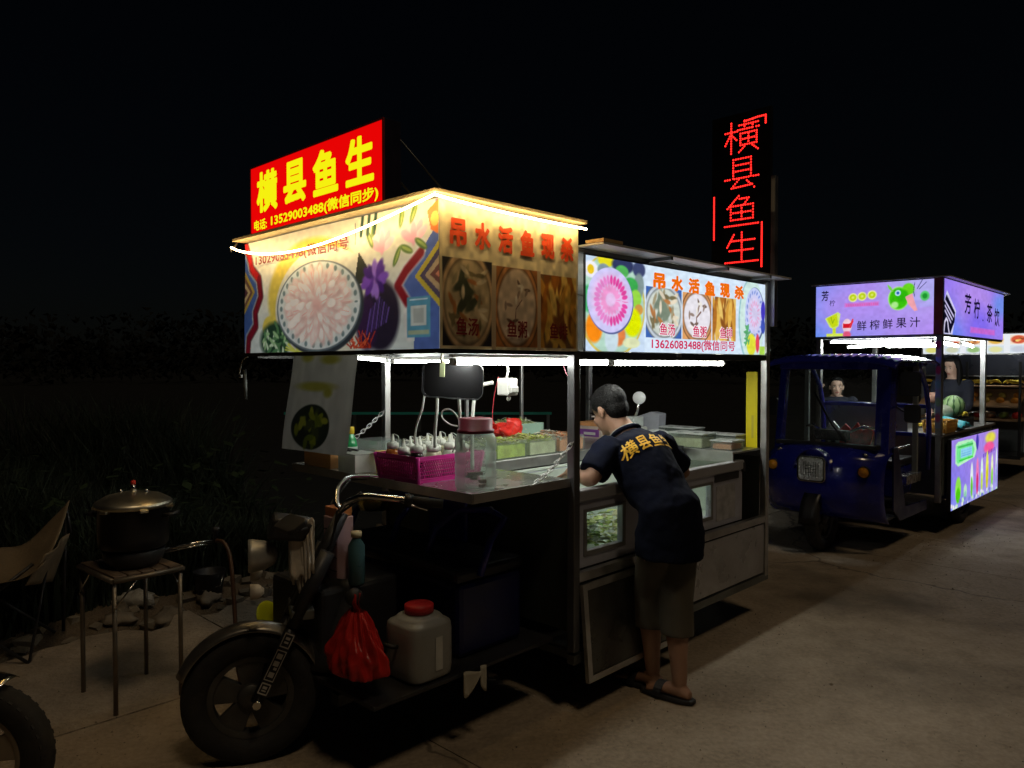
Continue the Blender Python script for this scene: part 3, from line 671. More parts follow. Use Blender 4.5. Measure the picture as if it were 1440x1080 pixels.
sb_ = c.build(PLs, 'side_banner', PRINT, cart, bulge=.002)
for i, ch in enumerate('吊水活鱼现杀'): text(ch, PLs, .045+i*.125, .045+i*.125+.083, .378+.001*i, .482+.001*i, REDINK, sb_, .005, .055)
DARKR = mat('dull_red_caption', (.22,.015,.02), .5)
for s, x in (('鱼汤', .075), ('鱼粥', .345), ('鱼排', .60)): text(s, PLs, x, x+.115, .05, .118, DARKR, sb_, .005, .03)
B(-.788,0,.005,.0055+.0005,1.613,2.16).obj('banner_backing', MATS['plain_back_panel'], cart)
# --- lit screen on the near side of the rear canopy
lw, lh = 1.74, .425
c = Canvas(lw, lh, 360, 150, (206,226,246)); c.mix(np.clip(.6-c.v, 0, 1)*.5, (190,210,240))
c.ell(.115,.50,.150,.56,(214,190,80),soft=.02); c.ell(.115,.505,.143,.54,(178,214,196),soft=.03)
c.mix(((c.u > .262)).astype(float), (214,232,250))
for x, y, rx, ry, col in ((.02,.86,.03,.09,(240,240,250)),(.02,.86,.014,.05,(240,200,30)),(.085,.97,.035,.06,(236,226,30)),(.16,.95,.05,.09,(46,56,96)),(.235,.93,.03,.09,(60,70,110)),(.235,.75,.024,.14,(130,150,150)),
  (.155,.88,.03,.07,(84,180,90)),(.195,.74,.035,.09,(60,170,80)),(.22,.60,.026,.10,(150,214,70)),(.235,.48,.02,.06,(206,150,70)),(.075,.87,.026,.07,(130,150,160)),(.01,.55,.03,.14,(70,180,110)),(.035,.25,.035,.16,(250,140,20)),(.205,.33,.042,.16,(222,232,0)),(.14,.18,.032,.12,(226,130,70)),(.20,.10,.04,.06,(220,226,180)),(.11,.14,.03,.16,(200,220,230))):
    c.ell(x, y, rx, ry, col, soft=.25)
c.ell(.107,.54,.102,.355,(90,100,150),soft=.02); c.ell(.105,.555,.100,.35,(206,200,246),soft=.02); c.ell(.105,.57,.08,.27,(226,190,232),soft=.3)
for k in range(28):
    a = 2*math.pi*k/28; rr = .062; x, y = .108+math.cos(a)*rr, .55+math.sin(a)*rr*3.6; rot = math.degrees(math.atan2(math.sin(a)*rr*3.6*lh, math.cos(a)*rr*lw))
    c.ell(x, y, .013, .006, (226,70,160) if math.cos(a) > -.2 else (226,130,200), rot, soft=.4)
for k in range(18):
    a = 2*math.pi*k/18; c.ell(.105+math.cos(a)*.033,.56+math.sin(a)*.12,.012,.006,(236,150,206),math.degrees(a),soft=.5)
soup(c, .268, .455, .17, .76, 0); congee(c, .462, .632, .17, .75, 0); fries(c, .637, .79, .17, .74, 0)
c.ell(.90,.46,.092,.60,(150,196,206),soft=.03); c.ell(.905,.47,.088,.58,(206,232,226),soft=.05)
c.ell(.925,.55,.072,.39,(70,90,130),soft=.02); c.ell(.922,.565,.069,.37,(196,206,246),soft=.03); c.ell(.922,.57,.05,.26,(214,206,240),soft=.4)
for k in range(20):
    a = 2*math.pi*k/20; c.ell(.922+math.cos(a)*.055,.57+math.sin(a)*.30,.008,.004,(130,150,220),math.degrees(a)*.6,soft=.5)
for k in range(16):
    a = 2*math.pi*k/16; c.ell(.922+math.cos(a)*.03,.57+math.sin(a)*.15,.010,.004,(226,170,210),math.degrees(a),soft=.5)
c.ell(.985,.62,.016,.14,(66,54,190),soft=.15); c.ell(.985,.40,.016,.10,(60,80,180),soft=.2); c.ell(.90,.14,.034,.15,(226,226,60),soft=.2); c.ell(.945,.16,.014,.13,(226,70,90),soft=.3)
for k in range(20): c.ell(.855+rs.rand()*.03,.15+rs.rand()*.24,.012,.004,(90,170,110),rs.rand()*180,soft=.4)
c.rect(.96,1,0,.12,(170,214,80)); c.noise(.05, 30, 9)
PLl = Plane((.055, -.002, 1.615), (1,0,0), (0,-1,0))
sc1 = c.build(PLl, 'lit_screen', SCREEN, cart, gain=1.0)
OR = emit('orange_screen_ink', lin((240,110,10)), 1); PK = emit('crimson_screen_ink', lin((214,30,90)), .9); WHE = emit('white_screen_ink', lin((250,236,246)), 1)
for i, ch in enumerate('吊水活鱼现杀'): text(ch, PLl, .525+i*.165, .525+i*.165+.112, .315, .395, OR, sc1, .003, .06)
for s, x in (('鱼汤', .585), ('鱼粥', .90), ('鱼排', 1.185)):
    text(s, PLl, x-.004, x+.144, .083, .151, WHE, sc1, .0025, .06); text(s, PLl, x, x+.14, .087, .147, PK, sc1, .004, .02)
text('13626083488(微信同号', PLl, .515, 1.36, .008, .072, PK, sc1, .003, .03)
B(.05,1.80,.002,.008,1.613,2.05).obj('screen_housing', BLACKP, cart)
B(.80,.835,-.012,-.003,1.592,1.606).obj('latch', P1, cart)
# --- tricycle front: wheel, fork, bars, headlight
fa = math.atan2(-.33, -.94)-F1.a      # heading of the steered wheel in cart space
steer = thing('steering_assembly', None, None, (-1.187, .676, 0), fa); steer.parent = cart   # x = forward
fw = MB()
SB = steer
def fpart(name, mb, m, **k): return mb.obj(name, m, SB, **k)
wheel('front_wheel', SB, (0,0,.258), .257, .105, 0, 5)
axis = lambda f, y: (-.02-.30*f, y, .258+.62*f)
for s in (-1, 1):
    fpart('fork_leg', MB().tube([axis(0, s*.075), axis(.45, s*.078)], .024, 12).tube([axis(.45, s*.078), axis(.9, s*.078)], .030, 12), BLACKM)
    fpart('axle_nut', MB().tube([(-.02, s*.072,.258), (-.02, s*.115,.258)], .016, 8), CHROME)
# decal strips on the outer fork leg
dk = MB(); fx = Vector(axis(.45,0))-Vector(axis(0,0)); 
p0 = Vector(axis(.06, .101)); p1 = Vector(axis(.42, .101)); dd = (p1-p0); side = Vector((dd.z, 0, -dd.x)).normalized()*.021
dk.prism([p0-side, p0+side, p1+side, p1-side], (0,.003,0)); fpart('fork_cover', dk, BLACKP)
w_ = MB(); 
def mark(a, b, x0, x1):
    q = [p0.lerp(p1, a)+side*x0, p0.lerp(p1, a)+side*x1, p0.lerp(p1, b)+side*x1, p0.lerp(p1, b)+side*x0]
    w_.prism([v+Vector((0,.0032,0)) for v in q], (0,.001,0))
for a, b_, x0, x1 in ((.0,.02,-.9,.9),(.16,.18,-.9,.9),(.0,.18,-.9,-.72),(.0,.18,.72,.9),(.05,.07,-.4,.4),(.09,.13,-.4,.4),(.22,.235,-.9,.9),(.70,.715,-.9,.9),(.22,.71,-.9,-.76),(.22,.71,.76,.9),(.28,.36,-.5,.5),(.40,.44,-.5,.1),(.46,.54,-.5,.5),(.58,.66,-.5,.5),(.76,.78,-.9,.9),(.97,.99,-.9,.9),(.76,.99,-.9,-.72),(.76,.99,.72,.9),(.83,.86,-.4,.4),(.89,.93,-.4,.4)): mark(a, b_, x0, x1)
fpart('fork_decal', w_, mat('dull_white_decal', (.5,.48,.44), .5))
def arc(a0, a1, r, y0, y1, n=18, lift=0):
    mb = MB()
    def f(a, b):
        t = R(a0+(a1-a0)*a); rr = r-.028*(2*b-1)**2; return (math.cos(t)*rr, y0+(y1-y0)*b, .258+math.sin(t)*rr+lift)
    mb.grid(f, n, 8); return mb
fpart('mudguard', arc(22, 158, .290, -.052, .052, 26), mat('worn_chrome_guard', (.30,.28,.25), .35, .9, .2, 10, dirt=.6, dirtcol=(.2,.15,.1)), solid=.003)
fpart('fork_crown', MB().box(-.06,.03,-.10,.10,-.02,.02, Matrix.Translation(axis(.52, 0))), STEELD, bev=.006)
fpart('steering_column', MB().tube([axis(.52,0), axis(1.12,0)], [.036,.026], 12), BLACKM)
hb = Vector(axis(1.12,0))
for s in (-1, 1):
    pts = [hb, hb+Vector((.015,s*.08,.02)), hb+Vector((.0,s*.17,.075)), hb+Vector((-.05,s*.24,.105)), hb+Vector((-.12,s*.28,.10)), hb+Vector((-.33,s*.34,.075))]
    sm = []
    for i in range(len(pts)-1):
        for k in range(4): sm.append(pts[i].lerp(pts[i+1], k/4))
    sm.append(pts[-1]); sm = [sm[0]]+[(sm[i-1]+sm[i]+sm[i+1])/3 for i in range(1, len(sm)-1)]+[sm[-1]]
    h = fpart('handlebar', MB().tube(sm, .0125, 10), CHROME)
    g = pts[-1]; d = (pts[-1]-pts[-2]).normalized(); MB().tube([g-d*.12, g+d*.005], .018, 12).obj('grip', RUBBER, SB)
    MB().tube([g-d*.14, g-d*.11], .024, 12).obj('switch_block', BLACKP, SB)
    MB().tube([g-d*.13+Vector((.03,0,0)), g-d*.06+Vector((.05,0,-.01)), g+Vector((.055,0,-.02))], .005, 6).obj('brake_lever', CHROME, SB)
for y0, y1 in ((-.09,-.03),(.09,.03),(.05,.06)):
    fpart('control_cable', MB().tube([hb+Vector((-.06,y0*2.4,.10)), hb+Vector((.03,y0*1.5,.02)), hb+Vector((.05,y1,-.12)), Vector(axis(.75, y1))+Vector((.04,0,0)), Vector(axis(.55, y1))], .0045, 6), BLACKP)
# headlight bowl
HM = Matrix.Translation((-.01,.0,.805)) @ Matrix.Rotation(R(90), 4, 'Y') @ Matrix.Scale(.78, 4)
hl = fpart('headlight', MB().lathe([(.015,-.12),(.05,-.105),(.072,-.06),(.08,-.01),(.083,.0),(.083,.02),(.076,.022)], 24, HM), mat('satin_lamp_bowl', (.42,.42,.40), .35, .4, .1, 10, dirt=.3))
MB().lathe([(.0,.006),(.05,.012),(.075,.018)], 24, HM).obj('lens', mat('headlight_lens', (.5,.75,.75), .08, .3, .1, 20), SB)
fpart('turn_signal', MB().lathe([(.01,-.05),(.028,-.03),(.03,.0)], 14, Matrix.Translation((.0,.13,.70)) @ Matrix.Rotation(R(90), 4, 'Y')), mat('cloudy_lens', (.55,.5,.42), .3))
fpart('turn_signal', MB().lathe([(.01,-.05),(.028,-.03),(.03,.0)], 14, Matrix.Translation((.0,-.13,.70)) @ Matrix.Rotation(R(90), 4, 'Y')), MATS['cloudy_lens'])
# instrument cowl and mirror, black
fpart('instrument_cowl', MB().prism([(-.06,-.08,.88),(-.20,-.09,.86),(-.24,-.08,.93),(-.09,-.07,.965)], (0,.17,0)), BLACKP, bev=.015)
MR = Matrix.Translation((-.14,.37,.985)) @ Matrix.Rotation(.4, 4, 'Z') @ Matrix.Rotation(.5, 4, 'Y')
mr = fpart('mirror', MB().prism([MR @ Vector((x, y, 0)) for x, y in rrect(-.04,.04,-.07,.07,.025)], MR.to_3x3() @ Vector((0,0,.02))), BLACKP, bev=.004)
MB().tube([(-.20,.24,.95),(-.17,.32,.96),(-.14,.36,.98)], .005, 6).obj('stalk', BLACKM, SB)
# body behind the fork: tunnel cowl, floor, seat
cw = MB(); 
def cowl(a, b):
    th = (a-.5)*math.pi; z = .34+.34*b; r_ = .23-.06*b; return (-1.03+.12*b+r_*.55*(1-math.cos(th)), .69+r_*math.sin(th)*1.15, z)
cw.grid(cowl, 16, 8); cw.obj('front_cowl', BLACKP, cart, solid=.008)
B(-.98,-.60,.50,.90,.32,.655).obj('console', BLACKP, cart, bev=.02)
B(-1.0,-.02,.12,1.26,.305,.322).obj('footboard', BLACKM, cart, bev=.003)
B(-.50,-.12,.22,1.18,.322,.64).obj('seat_box', mat('navy_box_paint', (.005,.007,.06), .35, 0, .2, 8, dirt=.4), cart, bev=.025)
B(-.52,-.12,.21,1.19,.642,.70).obj('seat_cushion', mat('black_vinyl', (.02,.02,.022), .4, 0, .2, 10, bump=.2), cart, bev=.02)
for w0, w1 in ((.20,.56), (.84,1.20)):
    pts = [(-.40,w0,.66),(-.34,w0+.0,.80),(-.22,w0+.03,.87),(-.16,(w0+w1)/2,.885),(-.22,w1-.03,.87),(-.34,w1,.80),(-.40,w1,.66)]
    MB().tube(pts, .016, 10).obj('backrest_tube', BLUEP, cart)
B(-.155,-.135,.56,.84,.70,.90).obj('backrest', BLUEP, cart, bev=.008)
for w in (.10,1.20): 
    mb = MB(); mb.grid(lambda a, b: (.62+math.cos(math.pi*a)*.31, w+b*.13, .262+math.sin(math.pi*a)*.31), 16, 2); mb.obj('rear_mudguard', BLACKM, cart, solid=.004)
MB().tube([(-.93,.30,.34),(-.955,.30,.55),(-.96,.30,.66)], .011, 8).obj('hand_brake', BLACKM, cart)
MB().ball((-.96,.30,.675), .034).obj('brake_knob', BLACKP, cart)
# ------------------------------------------------------------------ lamps and signs on cart one
def tube_light(fr, p0, p1, label, group, m=TUBE, r=.012):
    a = fr.w(*p0); e = thing('tube_light', label, 'tube light', a, 0, group); b = Vector(fr.w(*p1))-Vector(a); d = b.normalized()
    MB().tube([d*.02, b-d*.02], r, 10).obj('tube', m, e)
    MB().tube([d*0, d*.02], r*1.25, 10).obj('end_cap', WHITEP, e); MB().tube([b-d*.02, b], r*1.25, 10).obj('end_cap', WHITEP, e)
    n = Vector((0,0,r+.006)); s = d.cross(Vector((0,0,1))).normalized()*r
    MB().prism([n-s, n+s, n+s+b, n-s+b], (0,0,.012)).obj('tube_holder', WHITEP, e)
    return e
tube_light(F1, (-.62,.13,1.565), (.40,.13,1.565), 'white tube light under the near canopy edge, the one behind the black tray', 'white tubes under the fish cart canopy')
tube_light(F1, (.415,.13,1.562), (1.53,.13,1.562), 'white tube light over the leaning man, ending short of the yellow board', 'white tubes under the fish cart canopy')
tube_light(F1, (-.04,1.30,1.572), (.55,1.28,1.572), 'short tube light at the far side of the fish cart, beyond the black tray', 'white tubes under the fish cart canopy', m=TUBE2, r=.008)
tube_light(F1, (-.35,1.36,1.600), (-.05,1.31,1.575), 'short slanting tube beside the far front post of the fish cart', 'white tubes under the fish cart canopy', m=TUBE2, r=.007)
# glowing rope along the roof edge
def bez(p, q, sag, n=24): return [Vector(p).lerp(Vector(q), i/n)+Vector((0,0,-sag*math.sin(math.pi*(i/n)**.8))) for i in range(n+1)]
rp = on(F1, 'rope_light', 'warm yellow rope light sagging across the big fish banner and along its side', 'rope light', 0,0,0)
MB().tube(bez((-.852,1.515,2.135), (-.852,-.048,2.152), .088), .0045, 8).obj('front_strand', ROPE, rp)
MB().tube(bez((-.852,-.048,2.152), (.0,-.048,2.140), .008), .0045, 8).obj('side_strand', ROPE, rp)
MB().tube([(-.852,1.515,2.135),(-.84,1.55,2.12),(-.80,1.56,2.165)], .005, 6).obj('lead_wire', WHITEP, rp)
# red and yellow light box
sg = on(F1, 'light_box_sign', 'red light box sign with big yellow characters on the front roof', 'sign', -.747,.396,2.19)
REDL = emit('sign_red', lin((232,4,4)), 1.0); YEL = emit('sign_yellow', lin((246,240,16)), 1.0)
bx = MB().box(.004,.085,-.005,1.12,.004,.356); bx.obj('housing', mat('sign_housing', (.015,.015,.035), .5), sg, bev=.003)
PLr = Plane((.0, 1.115, .01), (0,-1,0), (-1,0,0))
B(-.001,.0035,.003,1.112,.013,.347).obj('red_face', REDL, sg)
fr_ = MB(); 
for q in ((-.004,.004,-.005,1.12,.004,.0125),(-.004,.004,-.005,1.12,.3475,.356),(-.004,.004,-.005,.0025,.013,.347),(-.004,.004,1.1125,1.12,.013,.347)): fr_.box(*q)
fr_.obj('trim', mat('sign_trim', (.35,.04,.04), .4), sg)
for i, ch in enumerate('横县鱼生'): text(ch, PLr, .065+i*.262, .065+i*.262+.205, .105, .305, YEL, sg, .003, .048)
text('电话:', PLr, .035, .165, .022, .075, YEL, sg, .003, .035); text('13529003488(微信同步)', PLr, .205, 1.085, .018, .082, YEL, sg, .003, .035)
for w in (.1, 1.0): B(.02,.05,w,w+.03,-.012,.003).obj('foot', BLACKM, sg)
for w in (.05, .25): MB().tube([(.086,w,.33),(.42,w-.1,-.005)], .004, 6).obj('stay_wire', STEELD, sg)
# red LED sign on a mast
ls = on(F1, 'led_sign', 'tall dark sign with four red dotted characters above the cart rear', 'sign', 1.86,.0,2.09)
B(.0,.03,.0,.40,.03,1.05).obj('housing', mat('led_board', (.012,.012,.014), .35, 0, .2, 8), ls, bev=.004)
B(-.005,.035,-.034,-.004,-.3,.62).obj('mast', P1, ls, bev=.003); B(-.006,-.001,-.030,-.006,.40,.60).obj('mast_plate', mat('pale_tape', (.7,.7,.6), .5), ls)
LED = emit('led_dot', (1,.016,.012), 3.2)
STR = {'横': [[(0,.70),(.36,.70)],[(.18,1),(.18,0)],[(.17,.66),(0,.3)],[(.2,.6),(.34,.42)],[(.42,.88),(.98,.88)],[(.58,1),(.58,.73)],[(.82,1),(.82,.73)],[(.38,.73),(1,.73)],[(.46,.60),(.94,.60),(.94,.22),(.46,.22),(.46,.60)],[(.70,.73),(.70,.22)],[(.46,.41),(.94,.41)],[(.58,.16),(.42,0)],[(.82,.16),(.98,0)]],
 '县': [[(.25,1),(.78,1),(.78,.38)],[(.25,1),(.25,.38)],[(.25,.80),(.78,.80)],[(.25,.60),(.78,.60)],[(0,.36),(1,.36)],[(.42,.32),(.20,.06),(.82,.10)],[(.66,.25),(.88,0)]],
 '鱼': [[(.42,1),(.08,.62)],[(.38,.90),(.72,.90),(.58,.70)],[(.18,.68),(.85,.68),(.85,.22),(.18,.22),(.18,.68)],[(.51,.68),(.51,.22)],[(.18,.45),(.85,.45)],[(0,.03),(1,.03)]],
 '生': [[(.28,.95),(.08,.55)],[(.22,.74),(.9,.74)],[(.52,1),(.52,.03)],[(.15,.42),(.85,.42)],[(.02,.03),(1,.03)]]}
def dots(name, lines, x0, z0, w, h, step=.0160, r=.0064):
    mb = MB(); seen = set()
    for ln in lines:
        for (a, b), (c2, d) in zip(ln, ln[1:]):
            A_, B_ = Vector((x0+a*w, z0+b*h)), Vector((x0+c2*w, z0+d*h)); n = max(1, int(round((B_-A_).length/step)))
            for i in range(n+1):
                p = A_.lerp(B_, i/n); k = (round(p.x/step*1.3), round(p.y/step*1.3))
                if k in seen: continue
                seen.add(k); y = .40-p.x; q = len(mb.v)
                for j in range(6): t = j*math.pi/3; mb.v.append((-.0005, y+math.cos(t)*r, p.y+math.sin(t)*r))
                mb.v.append((-.004, y, p.y))
                for j in range(6): mb._f((q+j, q+(j+1) % 6, q+6))
    return mb.obj(name, LED, ls)
for i, ch in enumerate('横县鱼生'): dots('led_character', STR[ch], .095, .805-.232*i, .225, .190)
dots('led_bracket', [[(0,.9),(.62,1),(1,1),(1,.5)]], .225, .905, .14, .095, .012)
dots('led_bracket', [[(0,0),(0,1)]], .018, .275, .1, .27, .013)
dots('led_bracket', [[(0,0),(0,1)]], .345, .075, .1, .27, .013)
# hanging white poster
ps = on(F1, 'hanging_poster', 'narrow white poster of a round dish hanging below the big banner, swinging left', 'poster', -.74,1.17,1.60)
c = Canvas(.50, .46, 130, 120, (186,186,180)); c.noise(.06, 8, 5); c.ell(.42,.25,.30,.23,(36,44,38),soft=.06)
rs = np.random.RandomState(2)
for k in range(26):
    a, q = rs.rand()*6.28, rs.rand()**.5; c.ell(.42+math.cos(a)*q*.23,.25+math.sin(a)*q*.18,.06,.03,[(120,128,34),(92,104,30),(60,66,40),(142,146,52)][k % 4],rs.rand()*180,soft=.4)
for (x, y, w) in ((.25,.95,.2),(.60,.93,.25),(.42,.66,.55),(.62,.60,.12)): c.ell(x, y, w/2, .045, (150,146,40), soft=.8, a=.8)
c.build(Plane((.0,.06,-.45), (.06,-1,0), (-1,0,0), (.02,-.20,1)), 'poster_sheet', THINP, ps, bulge=.006)
MB().tube([(.0,-.03,.0),(.03,-.53,.0)], .006, 6).obj('top_rod', STEELD, ps)
# hook and wind vane like bracket beyond the canopy corner
hk = on(F1, 'hook_bracket', 'small metal hook bracket under the far left corner of the canopy', 'bracket', -.78,1.50,1.50)
MB().tube([(.0,-.02,.10),(-.01,.03,.08),(-.01,.06,.03),(-.01,.065,.0)], .005, 6).obj('hook', CHROME, hk)
MB().tube([(-.01,-.0,-.12),(-.01,.01,.03)], .010, 8).obj('rod', STEELD, hk); MB().tube([(-.01,.04,-.005),(-.01,.09,-.01)], .007, 8).obj('pin', CHROME, hk)
# ------------------------------------------------------------------ goods on the folded-out shelf
Zs = 1.049
def lathe_thing(fr, name, label, cat, t, w, z, parts, group=None, rz=0):
    e = on(fr, name, label, cat, t, w, z, rz, group)
    for nm, prof, m in parts: MB().lathe(prof, 20).obj(nm, m, e)
    return e
jar = on(F1, 'plastic_jar', 'large clear ribbed jar with a dark red screw lid at the shelf corner', 'jar', -.485,.135,Zs)
MB().lathe([(.0,.0),(.076,.0),(.084,.012),(.085,.05),(.081,.055),(.085,.062),(.085,.10),(.081,.105),(.085,.112),(.085,.15),(.081,.155),(.085,.162),(.084,.205),(.072,.228),(.066,.235),(.066,.25)], 36).obj('jar_body', JARM, jar)
MB().lathe([(.069,.228),(.076,.229),(.076,.242),(.069,.244),(.069,.285),(.06,.289),(.0,.29)], 36).obj('lid', mat('dark_red_lid', (.12,.006,.018), .4), jar)
mb = MB()
for k in range(5): mb.box(-.012+.004*k,.018+.003*k,-.05+.003*k,-.03+.012*k,.01+.012*k,.022+.012*k, Matrix.Rotation(k*1.1, 4, 'Z'))
mb.obj('leftovers', mat('brown_scraps', (.12,.04,.03), .7), jar)
bk = on(F1, 'plastic_basket', 'magenta woven plastic basket packed with sauce bottles', 'basket', -.40,.53,Zs)
PINK = mat('magenta_plastic', (.62,.015,.26), .4, 0, .08, 8)
def basket(e, lx, ly, h, m, nx=14, taper=.9):
    # solid rim and foot, pierced sides made of crossing strips
    def strip(p, q, wd, t=.0025):
        MBx.prism([Vector(p)-Vector((0,0,wd/2)), Vector(q)-Vector((0,0,wd/2)), Vector(q)+Vector((0,0,wd/2)), Vector(p)+Vector((0,0,wd/2))], ((0,t,0) if abs(p[1]-q[1]) < abs(p[0]-q[0]) else (t,0,0)))
    MBx = MB()
    for z, wd in ((.008,.016),(h-.012,.024)):
        k = taper+(1-taper)*z/h; X, Y = lx/2*k, ly/2*k
        strip((-X,-Y,z),(X,-Y,z),wd); strip((-X,Y,z),(X,Y,z),wd); strip((-X,-Y,z),(-X,Y,z),wd); strip((X,-Y,z),(X,Y,z),wd)
    MBx.box(-lx/2*taper, lx/2*taper, -ly/2*taper, ly/2*taper, 0, .004)
    MBx.obj('basket_rim', m, e)
    mb = MB(); k0, k1 = taper, 1
    def wall(P, Q, n):
        for i in range(n+1):
            for dirn in (-1, 1):
                a = i/n; b = a+dirn*.10
                if b < -.001 or b > 1.001: continue
                p = Vector((P[0]*k0, P[1]*k0, .014)).lerp(Vector((Q[0]*k0, Q[1]*k0, .014)), a); q = Vector((P[0], P[1], h-.02)).lerp(Vector((Q[0], Q[1], h-.02)), b)
                mb.tube([p, q], .0027, 4, cap=False)
        for j in range(1, 7):
            z = h*j/7; k = k0+(k1-k0)*z/h; mb.tube([(P[0]*k, P[1]*k, z), (Q[0]*k, Q[1]*k, z)], .0022, 4, cap=False)
    X, Y = lx/2, ly/2
    wall((-X,-Y),(X,-Y),nx); wall((-X,Y),(X,Y),nx); wall((-X,-Y),(-X,Y),int(nx*ly/lx)); wall((X,-Y),(X,Y),int(nx*ly/lx))
    for sx in (-1, 1):
        for sy in (-1, 1): mb.tube([(sx*X*k0, sy*Y*k0, .0), (sx*X, sy*Y, h)], .009, 6)
    mb.obj('basket_weave', m, e)
basket(bk, .38, .30, .115, PINK, 30)
CAPW = mat('milky_nozzle', (.75,.78,.70), .35, 0, .05, 8); SAU = [mat('orange_sauce', (.55,.18,.03), .3), mat('dark_soy', (.02,.01,.008), .25), mat('pale_sauce', (.62,.58,.40), .35), mat('clear_vinegar', (.55,.60,.50), .2)]
desc = ['orange sauce', 'dark soy', 'pale yellow sauce', 'clear vinegar']
spots = [(-.13,.10,0),(-.03,.10,2),(.07,.10,3),(.14,.09,2),(-.13,.02,1),(-.04,.02,3),(.05,.02,2),(.14,.01,3),(-.13,-.07,1),(-.04,-.07,2),(.05,-.08,3),(.13,-.08,2)]
names = ['orange squeeze bottle with white nozzle at the far front corner of the magenta basket','pale squeeze bottle second along the far side of the magenta basket','clear squeeze bottle third along the far side of the magenta basket','pale squeeze bottle at the far rear corner of the magenta basket','dark soy squeeze bottle in the middle of the front row, magenta basket','clear squeeze bottle just behind the middle dark bottle','pale squeeze bottle in the centre of the basket crowd','clear squeeze bottle at the rear middle of the basket','dark squeeze bottle in the near front corner of the magenta basket','pale squeeze bottle second along the near side of the basket','clear squeeze bottle third along the near side, next to the jar','pale squeeze bottle at the near rear corner behind the jar']
for i, (x, y, k) in enumerate(spots):
    e = on(F1, 'squeeze_bottle', names[i], 'sauce bottle', -.40+x, .53+y, Zs+.006, 0, 'sauce bottles in the magenta basket'); hh = .125+rnd.uniform(-.008,.012)
    MB().lathe([(.0,0),(.028,0),(.031,.006),(.031,hh-.03),(.024,hh-.01)], 16).obj('bottle_body', SAU[k], e)
    MB().lathe([(.027,hh-.012),(.027,hh+.010),(.018,hh+.016),(.009,hh+.020),(.004,hh+.052),(.0,hh+.053)], 14).obj('nozzle_cap', CAPW, e)
    MB().tube([(.025,0,hh),(.035,0,hh+.02),(.03,0,hh+.04),(.008,0,hh+.052)], .0016, 5).obj('cap_strap', CAPW, e)
# drink bottle, boxes, tubs
gb = on(F1, 'soy_bottle', 'green bottle with yellow cap and red label near the far post', 'bottle', -.36,1.22,Zs)
MB().lathe([(.0,0),(.033,0),(.036,.008),(.036,.09),(.030,.115),(.018,.145),(.018,.155)], 20).obj('bottle_body', mat('green_bottle', (.02,.30,.10), .15, 0, .05, 5), gb)
MB().lathe([(.0365,.018),(.0365,.06)], 20).obj('label_band', mat('red_label', (.5,.04,.03), .5), gb); MB().lathe([(.0367,.066),(.0367,.082)], 20).obj('label_band', mat('white_label', (.6,.65,.6), .5), gb)
MB().lathe([(.021,.148),(.021,.180),(.018,.183),(0,.183)], 16).obj('cap', mat('yellow_cap', (.75,.55,.02), .4), gb)
def open_box(e, lx, ly, h, m, t=.004, name='box_body'):
    mb = MB(); X, Y = lx/2, ly/2; mb.box(-X,X,-Y,Y,0,t).box(-X,X,-Y,-Y+t,t,h).box(-X,X,Y-t,Y,t,h).box(-X,-X+t,-Y+t,Y-t,t,h).box(X-t,X,-Y+t,Y-t,t,h); return mb.obj(name, m, e)
cb = on(F1, 'carton_tray', 'brown film-wrapped tray of packets at the shelf far front corner', 'tray', -.50,1.18,Zs)
open_box(cb, .16, .24, .075, mat('amber_carton', (.36,.17,.05), .4, 0, .2, 12)); B(-.075,.075,-.115,.115,.076,.082).obj('film_cover', CLEARP, cb)
for k in range(4): B(-.068+k*.034,-.040+k*.034,-.10,.10,.006,.068).obj('packet', [mat('orange_packet', (.55,.25,.04), .5), mat('buff_packet', (.5,.38,.2), .5)][k % 2], cb)
tb = on(F1, 'plastic_tub', 'small white tub between the brown tray and the magenta basket', 'tub', -.52,.915,Zs)
open_box(tb, .13, .14, .08, mat('white_tub', (.55,.56,.50), .45)); B(-.066,.066,-.071,.071,.081,.088).obj('lid', mat('frosted_lid', (.4,.42,.38), .35), tb)
cl2 = on(F1, 'clear_tub', 'clear plastic tub behind the green bottle', 'tub', -.20,1.20,Zs); open_box(cl2, .16,.2,.11, CLEARP)
tg = on(F1, 'tongs', 'steel tongs resting over the tray at the shelf front', 'tongs', -.56,1.10,Zs+.096)
MB().tube([(0,.17,.0),(0.02,.0,.008),(.05,-.17,.0)], .006, 6).tube([(0,.17,.0),(-.02,.0,.010),(.01,-.17,.002)], .006, 6).obj('arms', BLACKM, tg)
MB().box(-.012,.012,.15,.185,-.004,.016).obj('hinge', CHROME, tg)
wr = on(F1, 'sauce_sachet', 'small green and white sachet lying beside the tongs', 'sachet', -.50,1.03,Zs+.09)
B(-.03,.03,-.02,.02,0,.006).obj('sachet_body', mat('white_label', (.6,.65,.6)), wr); B(-.03,-.005,-.0202,.0202,.0005,.0066).obj('green_end', mat('green_bottle', ()), wr)
# small cup of yellow dip
dp = on(F1, 'yellow_pot', 'small yellow pot squeezed against the basket front corner', 'pot', -.47,.80,Zs)
MB().lathe([(0,0),(.024,0),(.032,.09),(.030,.10),(0,.095)], 16).obj('pot_body', mat('yellow_cap', ()), dp)
